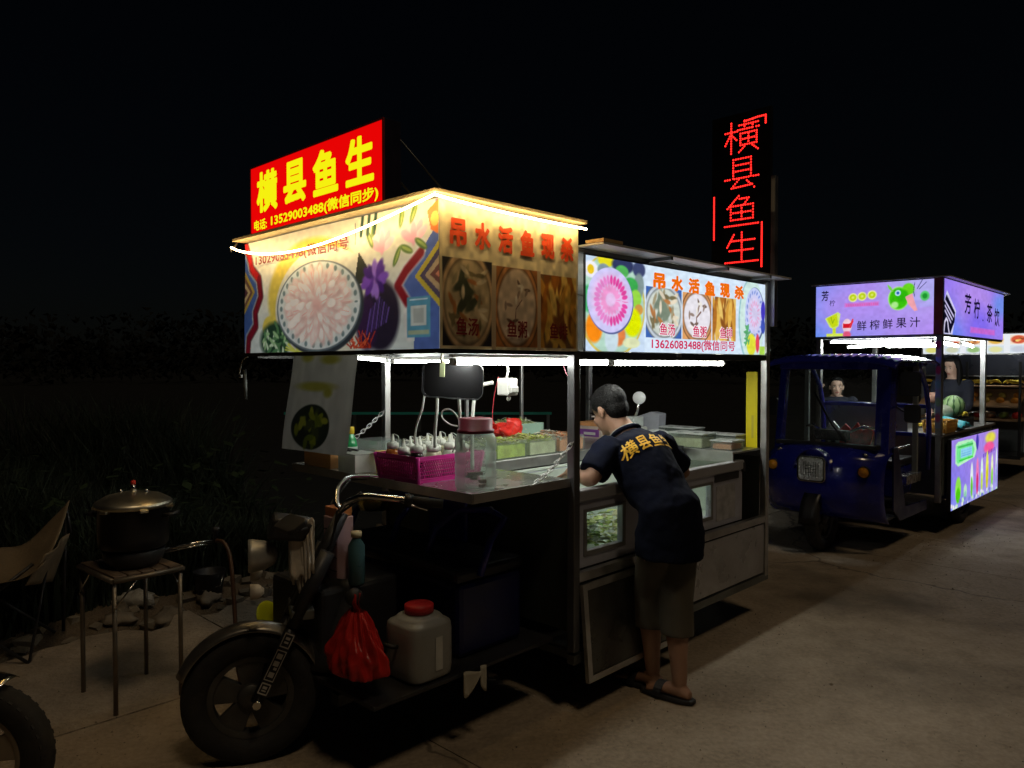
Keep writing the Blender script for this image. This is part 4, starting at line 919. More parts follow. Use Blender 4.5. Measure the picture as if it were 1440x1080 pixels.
# hanging black tray with clip and hoses
tr = on(F1, 'black_tray', 'black rounded plastic tray clipped up under the front canopy', 'tray', -.55,.20,1.42)
mb = MB(); P = rrect(-.122,.122,.0,.140,.028)
mb.prism([(0.0+.0, -x, z) for x, z in P], (.012,0,0)); mb.obj('tray_back', BLACKP, tr, bev=.003)
mb = MB()
for i in range(len(P)):
    (x0, z0), (x1, z1) = P[i], P[(i+1) % len(P)]; mb.prism([(-.022,-x0*1.03,z0*1.03-.003),(-.022,-x1*1.03,z1*1.03-.003),(.0,-x1,z1),(.0,-x0,z0)], (-.003,0,0))
mb.obj('tray_rim', BLACKP, tr)
tr.rotation_euler = (R(3), R(-4), F1.a+.62)
B(-.034,-.028,.03,.050,.085,.15).obj('clip', mat('green_clip', (.55,.62,.35), .4), tr); MB().tube([(-.03,.04,.14),(-.03,.045,.16),(-.0,.05,.18)], .006, 6).obj('hanging_cord', mat('cream_cord', (.7,.66,.5), .6), tr)
HOSE = mat('white_hose', (.68,.70,.64), .35, 0, .05, 10)
def hose(name, label, cat, pts, r, m=HOSE, n=6):
    P = [Vector(F1.w(*p)) for p in pts]; o = P[0].copy(); out = []
    for i in range(len(P)-1):
        p0, p1, p2, p3 = P[max(0, i-1)], P[i], P[i+1], P[min(len(P)-1, i+2)]
        for k in range(n):
            t = k/n; out.append(.5*((2*p1)+(p2-p0)*t+(2*p0-5*p1+4*p2-p3)*t*t+(3*p1-p0-3*p2+p3)*t**3)-o)
    out.append(P[-1]-o); ob = MB().tube(out, r, 8).obj(name, m, None, o); tag(ob, label, cat); return ob
hose('air_hose', 'thin white hose from the tray left corner slanting down to the bottles', 'hose', [(-.5,.4415,1.43),(-.5,.46,1.36),(-.5,.50,1.28),(-.49,.525,1.21)], .005)
hose('air_hose', 'thicker white hose dropping straight from the middle of the tray', 'hose', [(-.5,.356,1.43),(-.5,.360,1.35),(-.5,.372,1.27),(-.49,.385,1.20)], .0068)
hose('air_hose', 'looped white hose coiled beside the jar lid', 'hose', [(-.5,.23,1.30),(-.5,.28,1.305),(-.5,.325,1.33),(-.5,.32,1.36),(-.5,.27,1.365),(-.5,.22,1.33),(-.5,.19,1.28),(-.5,.23,1.23),(-.49,.27,1.19)], .0038)
hose('air_hose', 'white hose bundle hanging from the tray right end', 'hose', [(-.5,.221,1.43),(-.5,.215,1.36),(-.5,.21,1.28),(-.5,.20,1.20)], .007)
hose('air_hose', 'curved white hose from the white socket down behind the red lid', 'hose', [(-.26,.26,1.475),(-.30,.30,1.46),(-.33,.31,1.40),(-.35,.30,1.28),(-.36,.29,1.10)], .0085)
hose('power_wire', 'thin red wire hanging by the white socket', 'wire', [(-.24,.25,1.50),(-.25,.27,1.40),(-.27,.26,1.28),(-.28,.26,1.10)], .002, mat('red_wire', (.4,.03,.04), .5))
hose('power_wire', 'thin pink wire hanging over the head of the leaning man', 'wire', [(.25,.30,1.60),(.28,.31,1.53),(.36,.33,1.46),(.42,.35,1.42)], .0022, mat('pink_wire', (.5,.2,.25), .5))
sk = on(F1, 'power_socket', 'white socket block hung from the canopy beside the black tray', 'socket', -.24,.20,1.42)
B(-.03,.03,-.04,.03,.0,.075).obj('block', WHITEP, sk, bev=.006); B(-.024,.024,-.052,-.0405,.012,.04).obj('plug', WHITEP, sk, bev=.004); MB().tube([(0,0,.075),(.01,0,.11),(0,.01,.19)], .005, 6).obj('cord', HOSE, sk)
MB().ball((-.01,-.02,-.012),(.008,.008,.012)).ball((.015,-.0,-.012),(.008,.008,.012)).obj('plug_pin', WHITEP, sk)
# ------------------------------------------------------------------ the glass-fronted freezer and its contents
fz = on(F1, 'display_freezer', 'grey chest freezer with glass windows that the man leans over', 'freezer', .0,.0,.0)
GREY = mat('freezer_shell', (.52,.54,.64), .35, .3, .1, 6, dirt=.35, dirtcol=(.2,.17,.14)); INN = mat('freezer_liner', (.60,.68,.60), .4, 0, .08, 8)
t0, t1, w0, w1, z0, z1 = .045, 1.61, .045, .63, .63, .985
mb = MB(); wins = [(.12,.40,.70,.88), (.98,1.24,.70,.88)]
xs = [t0, .12, .40, .98, 1.24, t1]
for i in range(5):
    a, b_ = xs[i], xs[i+1]
    if i in (1, 3): mb.box(a, b_, w0, w0+.03, z0, .70); mb.box(a, b_, w0, w0+.03, .88, .93)
    else: mb.box(a, b_, w0, w0+.03, z0, .93)
mb.box(t0, t1, w1-.03, w1, z0, z1); mb.box(t0, t0+.03, w0+.031, w1-.031, z0, z1); mb.box(t1-.03, t1, w0+.031, w1-.031, z0, z1); mb.box(t0+.031, t1-.031, w0+.031, w1-.031, z0, z0+.02)
mb.obj('shell', GREY, fz)
mb = MB(); mb.box(t0+.031, t1-.031, w1-.035, w1-.031, z0+.021, z1-.003).box(t0+.031, t0+.034, w0+.034, w1-.036, z0+.021, z1-.003).box(t1-.034, t1-.031, w0+.034, w1-.036, z0+.021, z1-.003).box(t0+.034,t1-.034,w0+.031,w1-.035,z0+.021,z0+.025)
mb.obj('liner', INN, fz)
o = B(t0-.006, t1+.006, w0-.012, w0+.032, .932, .987).obj('top_rim', mat('rim_grey', (.40,.40,.42), .35, .3, .1, 6), fz, bev=.006)
B(t0-.006, t1+.006, w1-.032, w1+.003, z1+.001, z1+.014).obj('top_rim', INN, fz, bev=.004)
B(t1-.01, t1+.014, w0-.016, w0+.05, .915, .975).obj('corner_cap', BLACKP, fz, bev=.006)
B(1.28,1.56,w0-.006,w0-.0005,.885,.925).obj('name_strip', BLACKP, fz)
for (a, b_, c_, d_) in wins:
    B(a+.004, b_-.004, w0+.010, w0+.016, c_+.004, d_-.004).obj('window_glass', GLASS, fz)
    mb = MB(); 
    for q in ((a-.02,b_+.02,c_-.02,c_),(a-.02,b_+.02,d_,d_+.015),(a-.02,a,c_,d_),(b_,b_+.02,c_,d_)): mb.box(q[0],q[1],w0-.006,w0-.001,q[2],q[3])
    mb.obj('window_frame', mat('window_trim', (.22,.22,.22), .4, .3), fz)
B(1.30,1.52,w0-.003,w0-.0006,.66,.86).obj('sticker', mat('faded_sticker', (.42,.42,.44), .5, 0, .3, 20), fz)
# freezer contents: greens in bags, fish trays
GR = mat('leaf_green', (.16,.30,.06), .5, 0, .5, 30); LG = mat('pale_green', (.45,.55,.18), .5, 0, .3, 20); PALE = mat('pale_yellow_food', (.62,.60,.38), .5, 0, .2, 30)
def heap(fr, name, label, cat, t, w, z, lx, ly, h, mats, n, seed, leaf=.035, group=None):
    r = random.Random(seed); mbs = [MB() for _ in mats]
    for k in range(n):
        mb = mbs[k % len(mats)]; x, y = r.uniform(-lx/2, lx/2), r.uniform(-ly/2, ly/2); zz = h*(1-(2*x/lx)**2*.6)*(1-(2*y/ly)**2*.6)*r.uniform(.2, 1)
        M = Matrix.Translation((x, y, zz)) @ Matrix.Rotation(r.uniform(0, 6), 4, 'Z') @ Matrix.Rotation(r.uniform(-.9,.9), 4, 'X')
        L = leaf*r.uniform(.6,1.3); q = len(mb.v)
        for p in ((-L,0,0),(-L*.3,L*.4,L*.15),(L*.5,L*.35,.1*L),(L,0,-.1*L),(L*.4,-L*.38,.12*L),(-L*.3,-L*.35,.1*L)): mb.v.append(tuple(M @ Vector(p)))
        mb._f(tuple(q+i for i in range(6)))
    e = on(fr, name, label, cat, t, w, z, 0, group)
    nm = {'leaf_green':'green_leaves','pale_green':'pale_leaves','pale_yellow_food':'pale_slices'}
    for mb, m in zip(mbs, mats): mb.obj(nm.get(m.name, 'pieces'), m, e, kind='stuff')
    return e
heap(F1, 'bagged_greens', 'bright green leaves behind the left freezer window', 'greens', .27,.24,.66,.40,.28,.20, [GR, LG, INN], 260, 1)
heap(F1, 'bagged_greens', 'pale packets behind the right freezer window', 'packets', 1.1,.26,.66,.36,.28,.10, [PALE, INN], 120, 2)
heap(F1, 'bagged_greens', 'pale packets deep in the open freezer middle', 'packets', .68,.30,.66,.36,.28,.12, [PALE, INN, LG], 140, 3)
# far counter goods: trays of shredded vegetables
def food_tray(t, w, z, lx, ly, h, mats, label, seed, body=None, group='tubs of garnish on the counters', hm=.80):
    e = on(F1, 'food_tub', label, 'food tub', t, w, z, 0, group); open_box(e, lx, ly, h, body or CLEARP, .003)
    r = random.Random(seed); nmx = 0
    for mi, m in enumerate(mats):
        mb = MB()
        for k in range(int(260*lx*ly/.06)):
            x, y = r.uniform(-lx/2+.012, lx/2-.012), r.uniform(-ly/2+.012, ly/2-.012); zz = h*hm+r.uniform(0, h*.38)*(1-(2*x/lx)**2)
            M = Matrix.Translation((x, y, zz)) @ Matrix.Rotation(r.uniform(0, 6), 4, 'Z') @ Matrix.Rotation(r.uniform(-.4,.4), 4, 'Y'); L = r.uniform(.012,.03)
            q = len(mb.v)
            for p in ((-L,-.003,0),(L,-.003,0),(L,.003,.002),(-L,.003,.002)): mb.v.append(tuple(M @ Vector(p)))
            mb._f((q,q+1,q+2,q+3))
        mb.obj('shreds', m, e, kind='stuff')
    MB().box(-lx/2+.006, lx/2-.006, -ly/2+.006, ly/2-.006, .006, h*hm).obj('filling', mats[0], e)
LIME = mat('lime_shreds', (.50,.58,.10), .5, 0, .3, 30); CARR = mat('carrot_shreds', (.65,.26,.12), .5, 0, .2, 30); RAD = mat('radish_shreds', (.68,.70,.58), .5, 0, .15, 30)
food_tray(.04,.80,1.056,.22,.24,.085,[RAD, LG], 'tub of pale radish and greens nearest the glass jar', 11)
food_tray(.29,.80,1.056,.22,.24,.09,[LIME, RAD], 'tub of lime green shreds in the middle of the far counter', 12)
food_tray(.54,.80,1.056,.22,.24,.09,[PALE, LIME], 'tub of yellow ginger shreds by the red bag', 13)
food_tray(.79,.80,1.056,.22,.24,.09,[CARR, RAD], 'tub of orange carrot shreds just left of the man\'s shoulder', 14)
food_tray(.12,1.10,1.056,.28,.24,.08,[RAD, PALE], 'white tub of ground peanuts at the back of the far counter', 15, WHITEP)
food_tray(.78,1.14,1.056,.30,.22,.14,[RAD, LG], 'tall green-tinted tub behind the man\'s head, far counter', 16, mat('green_tint_plastic', (.5,.75,.62), .2, 0, .05, 5, alpha=.5))
ch = on(F1, 'chopping_knife', 'wooden handled cleaver lying over the trays left of the clear cup', 'cleaver', .22,.98,1.155)
B(-.10,.05,-.035,.035,.0,.003).obj('blade', CHROME, ch); B(.05,.15,-.012,.012,-.008,.012).obj('handle', mat('red_brown_wood', (.35,.10,.04), .5), ch, bev=.004); ch.rotation_euler = (.15,-.15,F1.a+.9)
cu = on(F1, 'clear_cup', 'straight clear cup with white rim on the far counter', 'cup', .42,1.06,1.056)
MB().lathe([(0,0),(.040,0),(.042,.12)], 20).obj('cup_wall', CLEARP, cu); MB().lathe([(.043,.105),(.0445,.105),(.0445,.128),(.043,.128)], 20).obj('rim_band', WHITEP, cu)
rb = on(F1, 'red_bag', 'crumpled bright red plastic bag on the far counter', 'plastic bag', .52,.95,1.13)
REDB = mat('red_film', (.80,.03,.02), .3, 0, .2, 12, bump=.6, bscale=14)
mb = MB()
def f(a, b):
    th, p = a*2*math.pi, (b-.5)*math.pi; k = 1+.2*math.sin(3*th+1)+.15*math.sin(5*th+3*p)+.1*math.sin(9*th-4*p); return (.11*k*math.cos(p)*math.cos(th), .065*k*math.cos(p)*math.sin(th), .045+.045*k*math.sin(p)*(1+.4*math.cos(th)))
mb.grid(f, 40, 18); mb.obj('bag_film', REDB, rb)
MB().grid(lambda a, b: (-.08-.07*a, .04*(b-.5)*(1-.6*a)+.02*math.sin(7*a), .07+.04*a+.015*math.sin(9*b+5*a)), 12, 6).obj('bag_ear', REDB, rb, solid=.001)
# rear counter goods
sc = on(F1, 'weighing_scale', 'white scale with round dial on a stalk in front of the dark', 'scale', 1.60,.86,1.041)
B(-.09,.09,-.10,.10,.0,.10).obj('base', WHITEP, sc, bev=.01); B(-.07,.05,-.085,-.0,.101,.17).obj('reader', mat('grey_reader', (.5,.55,.52), .4), sc, bev=.006)
MB().tube([(.0,-.05,.16),(.0,-.07,.22),(.0,-.08,.27)], .010, 8).obj('stalk', CHROME, sc)
DM = Matrix.Translation((-.005,-.085,.295)) @ Matrix.Rotation(R(90), 4, 'Y') @ Matrix.Rotation(-.5, 4, 'X')
MB().lathe([(0,-.006),(.040,-.006),(.043,0),(.040,.006),(0,.006)], 28, DM).obj('dial', mat('pale_dial', (.72,.74,.74), .3), sc)
MB().tube([(-.01,.04,.22),(-.01,.02,.27),(-.01,.06,.33)], .007, 6).obj('lever', mat('dark_red_lever', (.35,.04,.05), .4), sc)
gw = on(F1, 'grey_hood', 'grey angular plastic hood leaning behind the white scale', 'hood', 1.72,.80,1.041)
MB().prism([(-.05,-.12,0),(-.05,.10,0),(-.05,.06,.16),(-.05,-.06,.20),(-.05,-.13,.19)], (.09,0,0)).obj('hood_shell', mat('grey_hood_plastic', (.28,.29,.33), .45), gw, bev=.006)
for i, (t, w, z, lx, ly, h, lab, m) in enumerate([(1.60,1.14,1.041,.16,.22,.09,'orange and purple snack carton behind the man\'s neck, lower one','c1'),(1.61,1.12,1.132,.17,.24,.028,'flat orange lid carton lying on the purple snack carton','c2')]):
    e = on(F1, 'snack_carton', lab, 'carton', t, w, z); B(-lx/2,lx/2,-ly/2,ly/2,0,h).obj('carton_body', mat('cream_carton', (.6,.5,.42), .5) if i == 0 else mat('orange_carton', (.65,.30,.12), .5), e, bev=.003)
    if i == 0: B(-lx/2-.002,-lx/2-.0005,-ly/2+.02,ly/2-.03,.02,.07).obj('purple_band', mat('purple_ink', (.22,.06,.30), .5), e); B(-lx/2-.0035,-lx/2-.0022,-.06,.04,.032,.05).obj('white_stroke', WHITEP, e)
pb = on(F1, 'clear_bag', 'clear bag of white packets slumped under the white scale', 'bag', 1.57,.62,1.041)
mb = MB(); mb.grid(lambda a, b: (.07*math.cos(a*6.283)*math.cos((b-.5)*3.14)*(1+.15*math.sin(a*25)), .10*math.sin(a*6.283)*math.cos((b-.5)*3.14)*(1+.1*math.sin(a*31+b*9)), .05+.05*math.sin((b-.5)*3.14)), 36, 14); mb.obj('bag_film', mat('wrinkled_film', (.72,.75,.72), .2, 0, .15, 15, bump=.8, bscale=30, alpha=.7), pb)
def tub(fr, t, w, z, lx, ly, h, label, inner, group='white tubs on the rear counter', lid=True):
    e = on(fr, 'clear_tub', label, 'tub', t, w, z, 0, group); open_box(e, lx, ly, h, CLEARP, .003)
    MB().box(-lx/2+.008, lx/2-.008, -ly/2+.008, ly/2-.008, .005, h*.72).obj('contents', inner, e, bev=.006)
    if lid: B(-lx/2-.004, lx/2+.004, -ly/2-.004, ly/2+.004, h+.001, h+.008).obj('lid', mat('milky_lid', (.62,.66,.64), .3, alpha=.75), e)
tub(F1, 1.60,.38,1.041,.17,.24,.085, 'tub of pale yellow noodles on the rear counter front row', PALE)
tub(F1, 1.75,.55,1.041,.14,.26,.10, 'long tub of white slices behind the noodle tub', RAD)
tub(F1, 1.75,.24,1.041,.13,.22,.075, 'low tub of white slices near the yellow board', RAD)
tub(F1, 1.62,.15,1.041,.15,.14,.05, 'flat tub of pinkish slices beside the yellow board', CARR, lid=True)
dk_ = on(F1, 'black_crate', 'black crate edge seen just right of the man\'s shoulder', 'crate', 1.40,.50,.988); open_box(dk_, .14, .28, .07, BLACKP)
yb = on(F1, 'yellow_board', 'tall narrow bright yellow board standing at the rear post', 'board', 1.815,.085,1.041)
B(-.006,.0,-.035,.04,0,.47).obj('board_sheet', mat('yellow_plastic', (.80,.66,.01), .5, 0, .04, 5), yb, bev=.002); B(-.0075,-.0065,-.012,.002,.06,.2).obj('faint_print', mat('dull_yellow_print', (.6,.5,.05), .5), yb)
# ------------------------------------------------------------------ things on the driver's end
CL = mat('greyed_cloth', (.55,.50,.42), .9, 0, .2, 20, bump=.3, bscale=80)
tw = on(F1, 'hanging_rag', 'grey rag and cords looped over the handlebar', 'rag', -1.032,.546,.945, 1.0)
for k in range(7):
    x = -.02+.012*k; L = .20+.03*((k*37) % 5); y = -.035+.013*k
    mb = MB(); pts = [(x,y,.0),(x-.02,y+.002,-.06),(x-.035,y-.004,-L*.7),(x-.03,y-.006,-L),(x-.015,y+.008,-L*.8),(x-.005,y+.01,-.06),(x+.01,y+.006,0)]
    out = []
    for i in range(len(pts)-1):
        for j in range(4): out.append(Vector(pts[i]).lerp(Vector(pts[i+1]), j/4))
    mb.tube(out, [.0055]*len(out), 6).obj('cord_loop', CL, tw)
MB().grid(lambda a, b: (-.03+.02*math.sin(b*3.1), -.045+.09*a, -.22*b+.012*math.sin(a*14)), 16, 10).obj('cloth', CL, tw, solid=.004)
ct = on(F1, 'pink_carton', 'tall pale pink carton with orange top behind the handlebar', 'carton', -.84,.59,.657)
B(-.04,.04,-.05,.05,0,.27).obj('carton_body', mat('pale_pink_card', (.50,.34,.38), .6, 0, .1, 9), ct, bev=.004); B(-.036,.036,-.046,.046,.271,.31).obj('orange_top', mat('orange_card', (.42,.16,.05), .6), ct, bev=.004)
for k in range(4): B(-.042,-.0405,-.05,.05,.05+.055*k,.054+.055*k).obj('crease', BLACKP, ct)
tl = on(F1, 'teal_bottle', 'teal flask right beside the pink carton', 'flask', -.82,.49,.657); tl.scale = (.85,.85,.72)
MB().lathe([(0,0),(.036,0),(.04,.01),(.04,.22),(.02,.26),(.02,.27)], 20).obj('flask_body', mat('teal_plastic', (.05,.12,.14), .35), tl); MB().lathe([(.026,.268),(.026,.30),(0,.30)], 14).obj('cap', mat('cream_cap', (.5,.45,.3), .5), tl)
gp = on(F1, 'brass_pan', 'brass rimmed pan hooked under the shelf behind the handlebar', 'pan', -.56,.72,.90)
MB().lathe([(0,0),(.07,0),(.09,.05),(.092,.055),(.086,.052),(.066,.004)], 28).obj('pan_bowl', mat('brass', (.55,.45,.12), .25, 1, .15, 10), gp); MB().tube([(.08,0,.05),(.1,.05,.09),(.06,.06,.125)], .003, 6).obj('hook_wire', CHROME, gp)
bg_ = on(F1, 'red_bag', 'filled red carrier bag hanging from the knob at the front', 'plastic bag', -.965,.275,.36)
RB = mat('red_carrier_film', (.60,.025,.02), .28, 0, .25, 9, bump=.8, bscale=26, alpha=.82)
mb = MB()
def f(a, b):
    th = a*2*math.pi; z = b; rr = (.135*(1-max(0, z-.35)**1.1*1.15))*(min(1, (z*7+.15))**.5); k = 1+.10*math.sin(5*th+5*z)+.07*math.sin(9*th-6*z+1)+.05*math.sin(17*th+9*z)+.12*z*math.sin(14*th)+.03*math.sin(23*z+7*th)
    return (rr*k*math.cos(th)*.62, rr*k*math.sin(th)*1.0, .02*(1-z)+.27*z)
mb.grid(f, 110, 44); mb.obj('bag_film', RB, bg_)
MB().ball((0,.0,.09), (.05,.09,.075)).obj('bag_contents', mat('red_contents', (.35,.02,.03), .6), bg_)
for s in (-1, 1): MB().grid(lambda a, b: (-.004+s*.010+.004*math.sin(a*8), (b-.5)*.05*(1-.6*a)+s*.018*(1-a), .26+.075*a), 8, 5).obj('bag_handle', RB, bg_, solid=.001)
jg = on(F1, 'water_jug', 'translucent grey white jug with red screw lid on the footboard', 'jug', -.70,.235,.323); jg.scale = (.86,.86,.86)
def sq(a, n): c, s_ = math.cos(a), math.sin(a); k = (abs(c)**n+abs(s_)**n)**(-1/n); return c*k, s_*k
mb = MB()
prof = [(0,.0),(.10,.0),(.118,.012),(.122,.05),(.122,.22),(.118,.25),(.095,.278),(.06,.288),(.055,.30)]
def f(a, b):
    i = b*(len(prof)-1); k = min(int(i), len(prof)-2); fr = i-k; r_ = prof[k][0]*(1-fr)+prof[k+1][0]*fr; z = prof[k][1]*(1-fr)+prof[k+1][1]*fr; x, y = sq(a*2*math.pi, 5 if z < .26 else 2.5); return (r_*x, r_*y, z)
mb.grid(f, 48, 32); mb.obj('jug_body', mat('jug_plastic', (.28,.28,.26), .4, 0, .1, 6, dirt=.5, dirtcol=(.16,.14,.10)), jg)
MB().lathe([(.062,.292),(.068,.293),(.068,.325),(.060,.330),(0,.331)], 24).obj('lid', mat('red_screw_lid', (.45,.02,.02), .4), jg)
B(-.005,.035,-.1265,-.1235,.05,.20).obj('embossed_strip', mat('jug_strip', (.52,.52,.48), .5), jg); MB().tube([(-.126,.0,.16),(-.15,.0,.165),(-.15,.07,.16),(-.126,.08,.155)], .010, 8).obj('side_handle', BLACKP, jg)
gv = on(F1, 'white_glove', 'crumpled pale rag dangling off the footboard below the jug', 'rag', -.52,.105,.285)
mb = MB(); mb.grid(lambda a, b: ((a-.5)*.13, -.01+.02*math.sin(a*9), .04-.06*b*(1+.8*math.sin(a*8))), 20, 6); mb.obj('rag_cloth', mat('dirty_white_cloth', (.45,.42,.34), .9), gv, solid=.004)
yl = on(F1, 'yellow_plate', 'bright yellow plastic plate wedged behind the fork', 'plate', -.96,.975,.44)
MB().lathe([(0,0),(.05,0),(.07,.012),(.066,.014),(.046,.004),(0,.004)], 24, Matrix.Rotation(R(62), 4, 'X') @ Matrix.Rotation(.3, 4, 'Y')).obj('plate_dish', mat('neon_yellow', (.55,.62,.02), .4), yl)
B(-1.0,-.93,.93,1.0,.375,.395).obj('plate_bracket', BLACKM, cart)
# ------------------------------------------------------------------ people
def loft(mb, rings, seg=24, fold=0, seed=0):
    """rings: (centre, half-width vector, half-depth vector)"""
    r = random.Random(seed); ph = [r.uniform(0, 6) for _ in range(4)]; n0 = len(mb.v); k = len(rings)
    for i, (c, a, b) in enumerate(rings):
        c, a, b = Vector(c), Vector(a), Vector(b)
        for j in range(seg):
            t = 2*math.pi*j/seg; q = 1+fold*(math.sin(3*t+ph[0]+i*.7)+.7*math.sin(5*t+ph[1]-i*1.1)+.5*math.sin(8*t+ph[2]+i*.5))
            mb.v.append(tuple(c+a*math.cos(t)*q+b*math.sin(t)*q))
    for i in range(k-1):
        for j in range(seg):
            j2 = (j+1) % seg; mb._f((n0+i*seg+j, n0+i*seg+j2, n0+(i+1)*seg+j2, n0+(i+1)*seg+j))
    mb._f(tuple(n0+j for j in range(seg))[::-1]); mb._f(tuple(n0+(k-1)*seg+j for j in range(seg)))
def limb(mb, pts, rs, seg=16, n=4):
    P = [Vector(p) for p in pts]; out, ro = [], []
    for i in range(len(P)-1):
        p0, p1, p2, p3 = P[max(0, i-1)], P[i], P[i+1], P[min(len(P)-1, i+2)]
        for k in range(n):
            t = k/n; out.append(.5*((2*p1)+(p2-p0)*t+(2*p0-5*p1+4*p2-p3)*t*t+(3*p1-p0-3*p2+p3)*t**3)); ro.append(rs[i]+(rs[i+1]-rs[i])*t)
    out.append(P[-1]); ro.append(rs[-1]); mb.tube(out, ro, seg)
    mb.ball(out[0], ro[0]); mb.ball(out[-1], ro[-1])
def organic(name, mb, voxel, m, parent=None, smooth=3):
    me = bpy.data.meshes.new(name); me.from_pydata(mb.v, [], mb.f); o = bpy.data.objects.new(name, me); C.objects.link(o)
    md = o.modifiers.new('r', 'REMESH'); md.mode = 'VOXEL'; md.voxel_size = voxel
    s = o.modifiers.new('s', 'SMOOTH'); s.iterations = smooth; s.factor = .5
    dg = bpy.context.evaluated_depsgraph_get(); dg.update(); m2 = bpy.data.meshes.new_from_object(o.evaluated_get(dg)); bpy.data.objects.remove(o)
    m2.polygons.foreach_set('use_smooth', [True]*len(m2.polygons)); m2.materials.clear(); m2.materials.append(m); m2.name = name
    o = bpy.data.objects.new(name, m2); C.objects.link(o)
    if parent: o.parent = parent
    return o
def hand(mb, wrist, d, palm_n, size=1.0, curl=.6, thumb_side=1):
    """d: direction of fingers, palm_n: direction the palm faces"""
    d, pn = Vector(d).normalized(), Vector(palm_n).normalized(); s = d.cross(pn).normalized()*thumb_side; w = Vector(wrist); k = size
    loft(mb, [(w, s*.026*k, pn*.018*k), (w+d*.03*k, s*.034*k, pn*.016*k), (w+d*.085*k, s*.042*k, pn*.013*k), (w+d*.095*k, s*.038*k, pn*.009*k)], 12)
    for i, (off, L) in enumerate(((-.032,.062),(-.011,.076),(.011,.082),(.032,.074))):
        b = w+d*.085*k+s*off*k; f1 = (d+pn*curl*.5).normalized(); f2 = (d+pn*curl*1.3).normalized(); f3 = (d*.6+pn*curl*2).normalized()
        p = [b, b+f1*L*.45*k, b+f1*L*.45*k+f2*L*.32*k, b+f1*L*.45*k+f2*L*.32*k+f3*L*.23*k]; limb(mb, p, [.009*k,.0085*k,.008*k,.007*k], 8, 2)
    b = w+d*.03*k+s*.03*k; limb(mb, [b, b+(s*.8+d*.6)*.035*k, b+(s*.9+d*1.3+pn*.5)*.05*k], [.012*k,.010*k,.008*k], 8, 2)
def head(mb, c, f, up, k=1.0):
    """skull, jaw, nose, ears, lips around centre c; f = facing direction"""
    f = Vector(f).normalized(); up = Vector(up); up = (up-f*up.dot(f)).normalized(); s = f.cross(up); c = Vector(c)
    M = Matrix((( s.x, f.x, up.x, c.x), (s.y, f.y, up.y, c.y), (s.z, f.z, up.z, c.z), (0,0,0,1)))
    mb.ball((0,0,0), 1, 24, 16, M @ Matrix.Translation((0,-.012*k,.028*k)) @ Matrix.Diagonal((.074*k,.092*k,.088*k,1)))
    mb.ball((0,0,0), 1, 20, 12, M @ Matrix.Translation((0,.022*k,-.045*k)) @ Matrix.Diagonal((.058*k,.068*k,.072*k,1)))
    mb.ball((0,0,0), 1, 12, 8, M @ Matrix.Translation((0,.062*k,-.098*k)) @ Matrix.Diagonal((.026*k,.022*k,.018*k,1)))
    mb.prism([M @ Vector(p) for p in ((-.013*k,.078*k,-.040*k),(.013*k,.078*k,-.040*k),(.003*k,.108*k,-.036*k),(.004*k,.088*k,.012*k),(-.004*k,.088*k,.012*k),(-.003*k,.108*k,-.036*k))][:2]+[M @ Vector(p) for p in ((.002*k,.086*k,.012*k),(-.002*k,.086*k,.012*k))], M.to_3x3() @ Vector((0,.018*k,-.004*k)))
    mb.ball((0,0,0), 1, 10, 8, M @ Matrix.Translation((0,.092*k,-.036*k)) @ Matrix.Diagonal((.014*k,.016*k,.011*k,1)))
    mb.ball((0,0,0), 1, 10, 8, M @ Matrix.Translation((0,.083*k,-.066*k)) @ Matrix.Diagonal((.024*k,.010*k,.009*k,1)))
    for q in (-1, 1):
        mb.ball((0,0,0), 1, 12, 8, M @ Matrix.Translation((q*.076*k,-.008*k,-.012*k)) @ Matrix.Rotation(q*.35, 4, 'Z') @ Matrix.Diagonal((.010*k,.020*k,.033*k,1)))
        mb.ball((0,0,0), 1, 10, 8, M @ Matrix.Translation((q*.034*k,.066*k,-.030*k)) @ Matrix.Diagonal((.022*k,.018*k,.018*k,1)))
    return M
SKIN_ = mat('skin', (.36,.20,.13), .5, 0, .06, 8); SKINL = mat('light_skin', (.62,.40,.30), .45, 0, .05, 8); HAIR = mat('black_hair', (.006,.0055,.0055), .62, 0, .4, 40, bump=.5, bscale=120)
SHIRT = mat('black_navy_shirt', (.0045,.006,.015), .9, 0, .2, 14, bump=.15, bscale=40)
def face_bits(M, k, par, woman=False):
    W_ = mat('eye_white', (.7,.68,.65), .3); I_ = mat('dark_iris', (.02,.015,.01), .2); L_ = mat('lips', (.42,.10,.09) , .4)
    e = MB(); i2 = MB(); b = MB()
    for q in (-1, 1):
        e.ball((0,0,0), 1, 10, 6, M @ Matrix.Translation((q*.031*k,.0815*k,.003*k)) @ Matrix.Diagonal((.012*k,.004*k,.006*k,1)))
        i2.ball((0,0,0), 1, 10, 6, M @ Matrix.Translation((q*.031*k,.0835*k,.002*k)) @ Matrix.Diagonal((.006*k,.0035*k,.006*k,1)))
        b.ball((0,0,0), 1, 10, 6, M @ Matrix.Translation((q*.032*k,.084*k,.021*k)) @ Matrix.Rotation(q*-.12, 4, 'Y') @ Matrix.Diagonal((.018*k,.004*k,.003*k,1)))
    e.obj('eye', W_, par); i2.obj('iris', I_, par); b.obj('eyebrow', HAIR, par)
    MB().ball((0,0,0), 1, 12, 6, M @ Matrix.Translation((0,.0925*k,-.066*k)) @ Matrix.Diagonal((.021*k,.004*k,.007*k,1))).obj('lips', L_, par)
for q_, v_ in ((SHIRT,.12),(HAIR,.25)): q_.node_tree.nodes['Principled BSDF'].inputs['Specular IOR Level'].default_value = v_
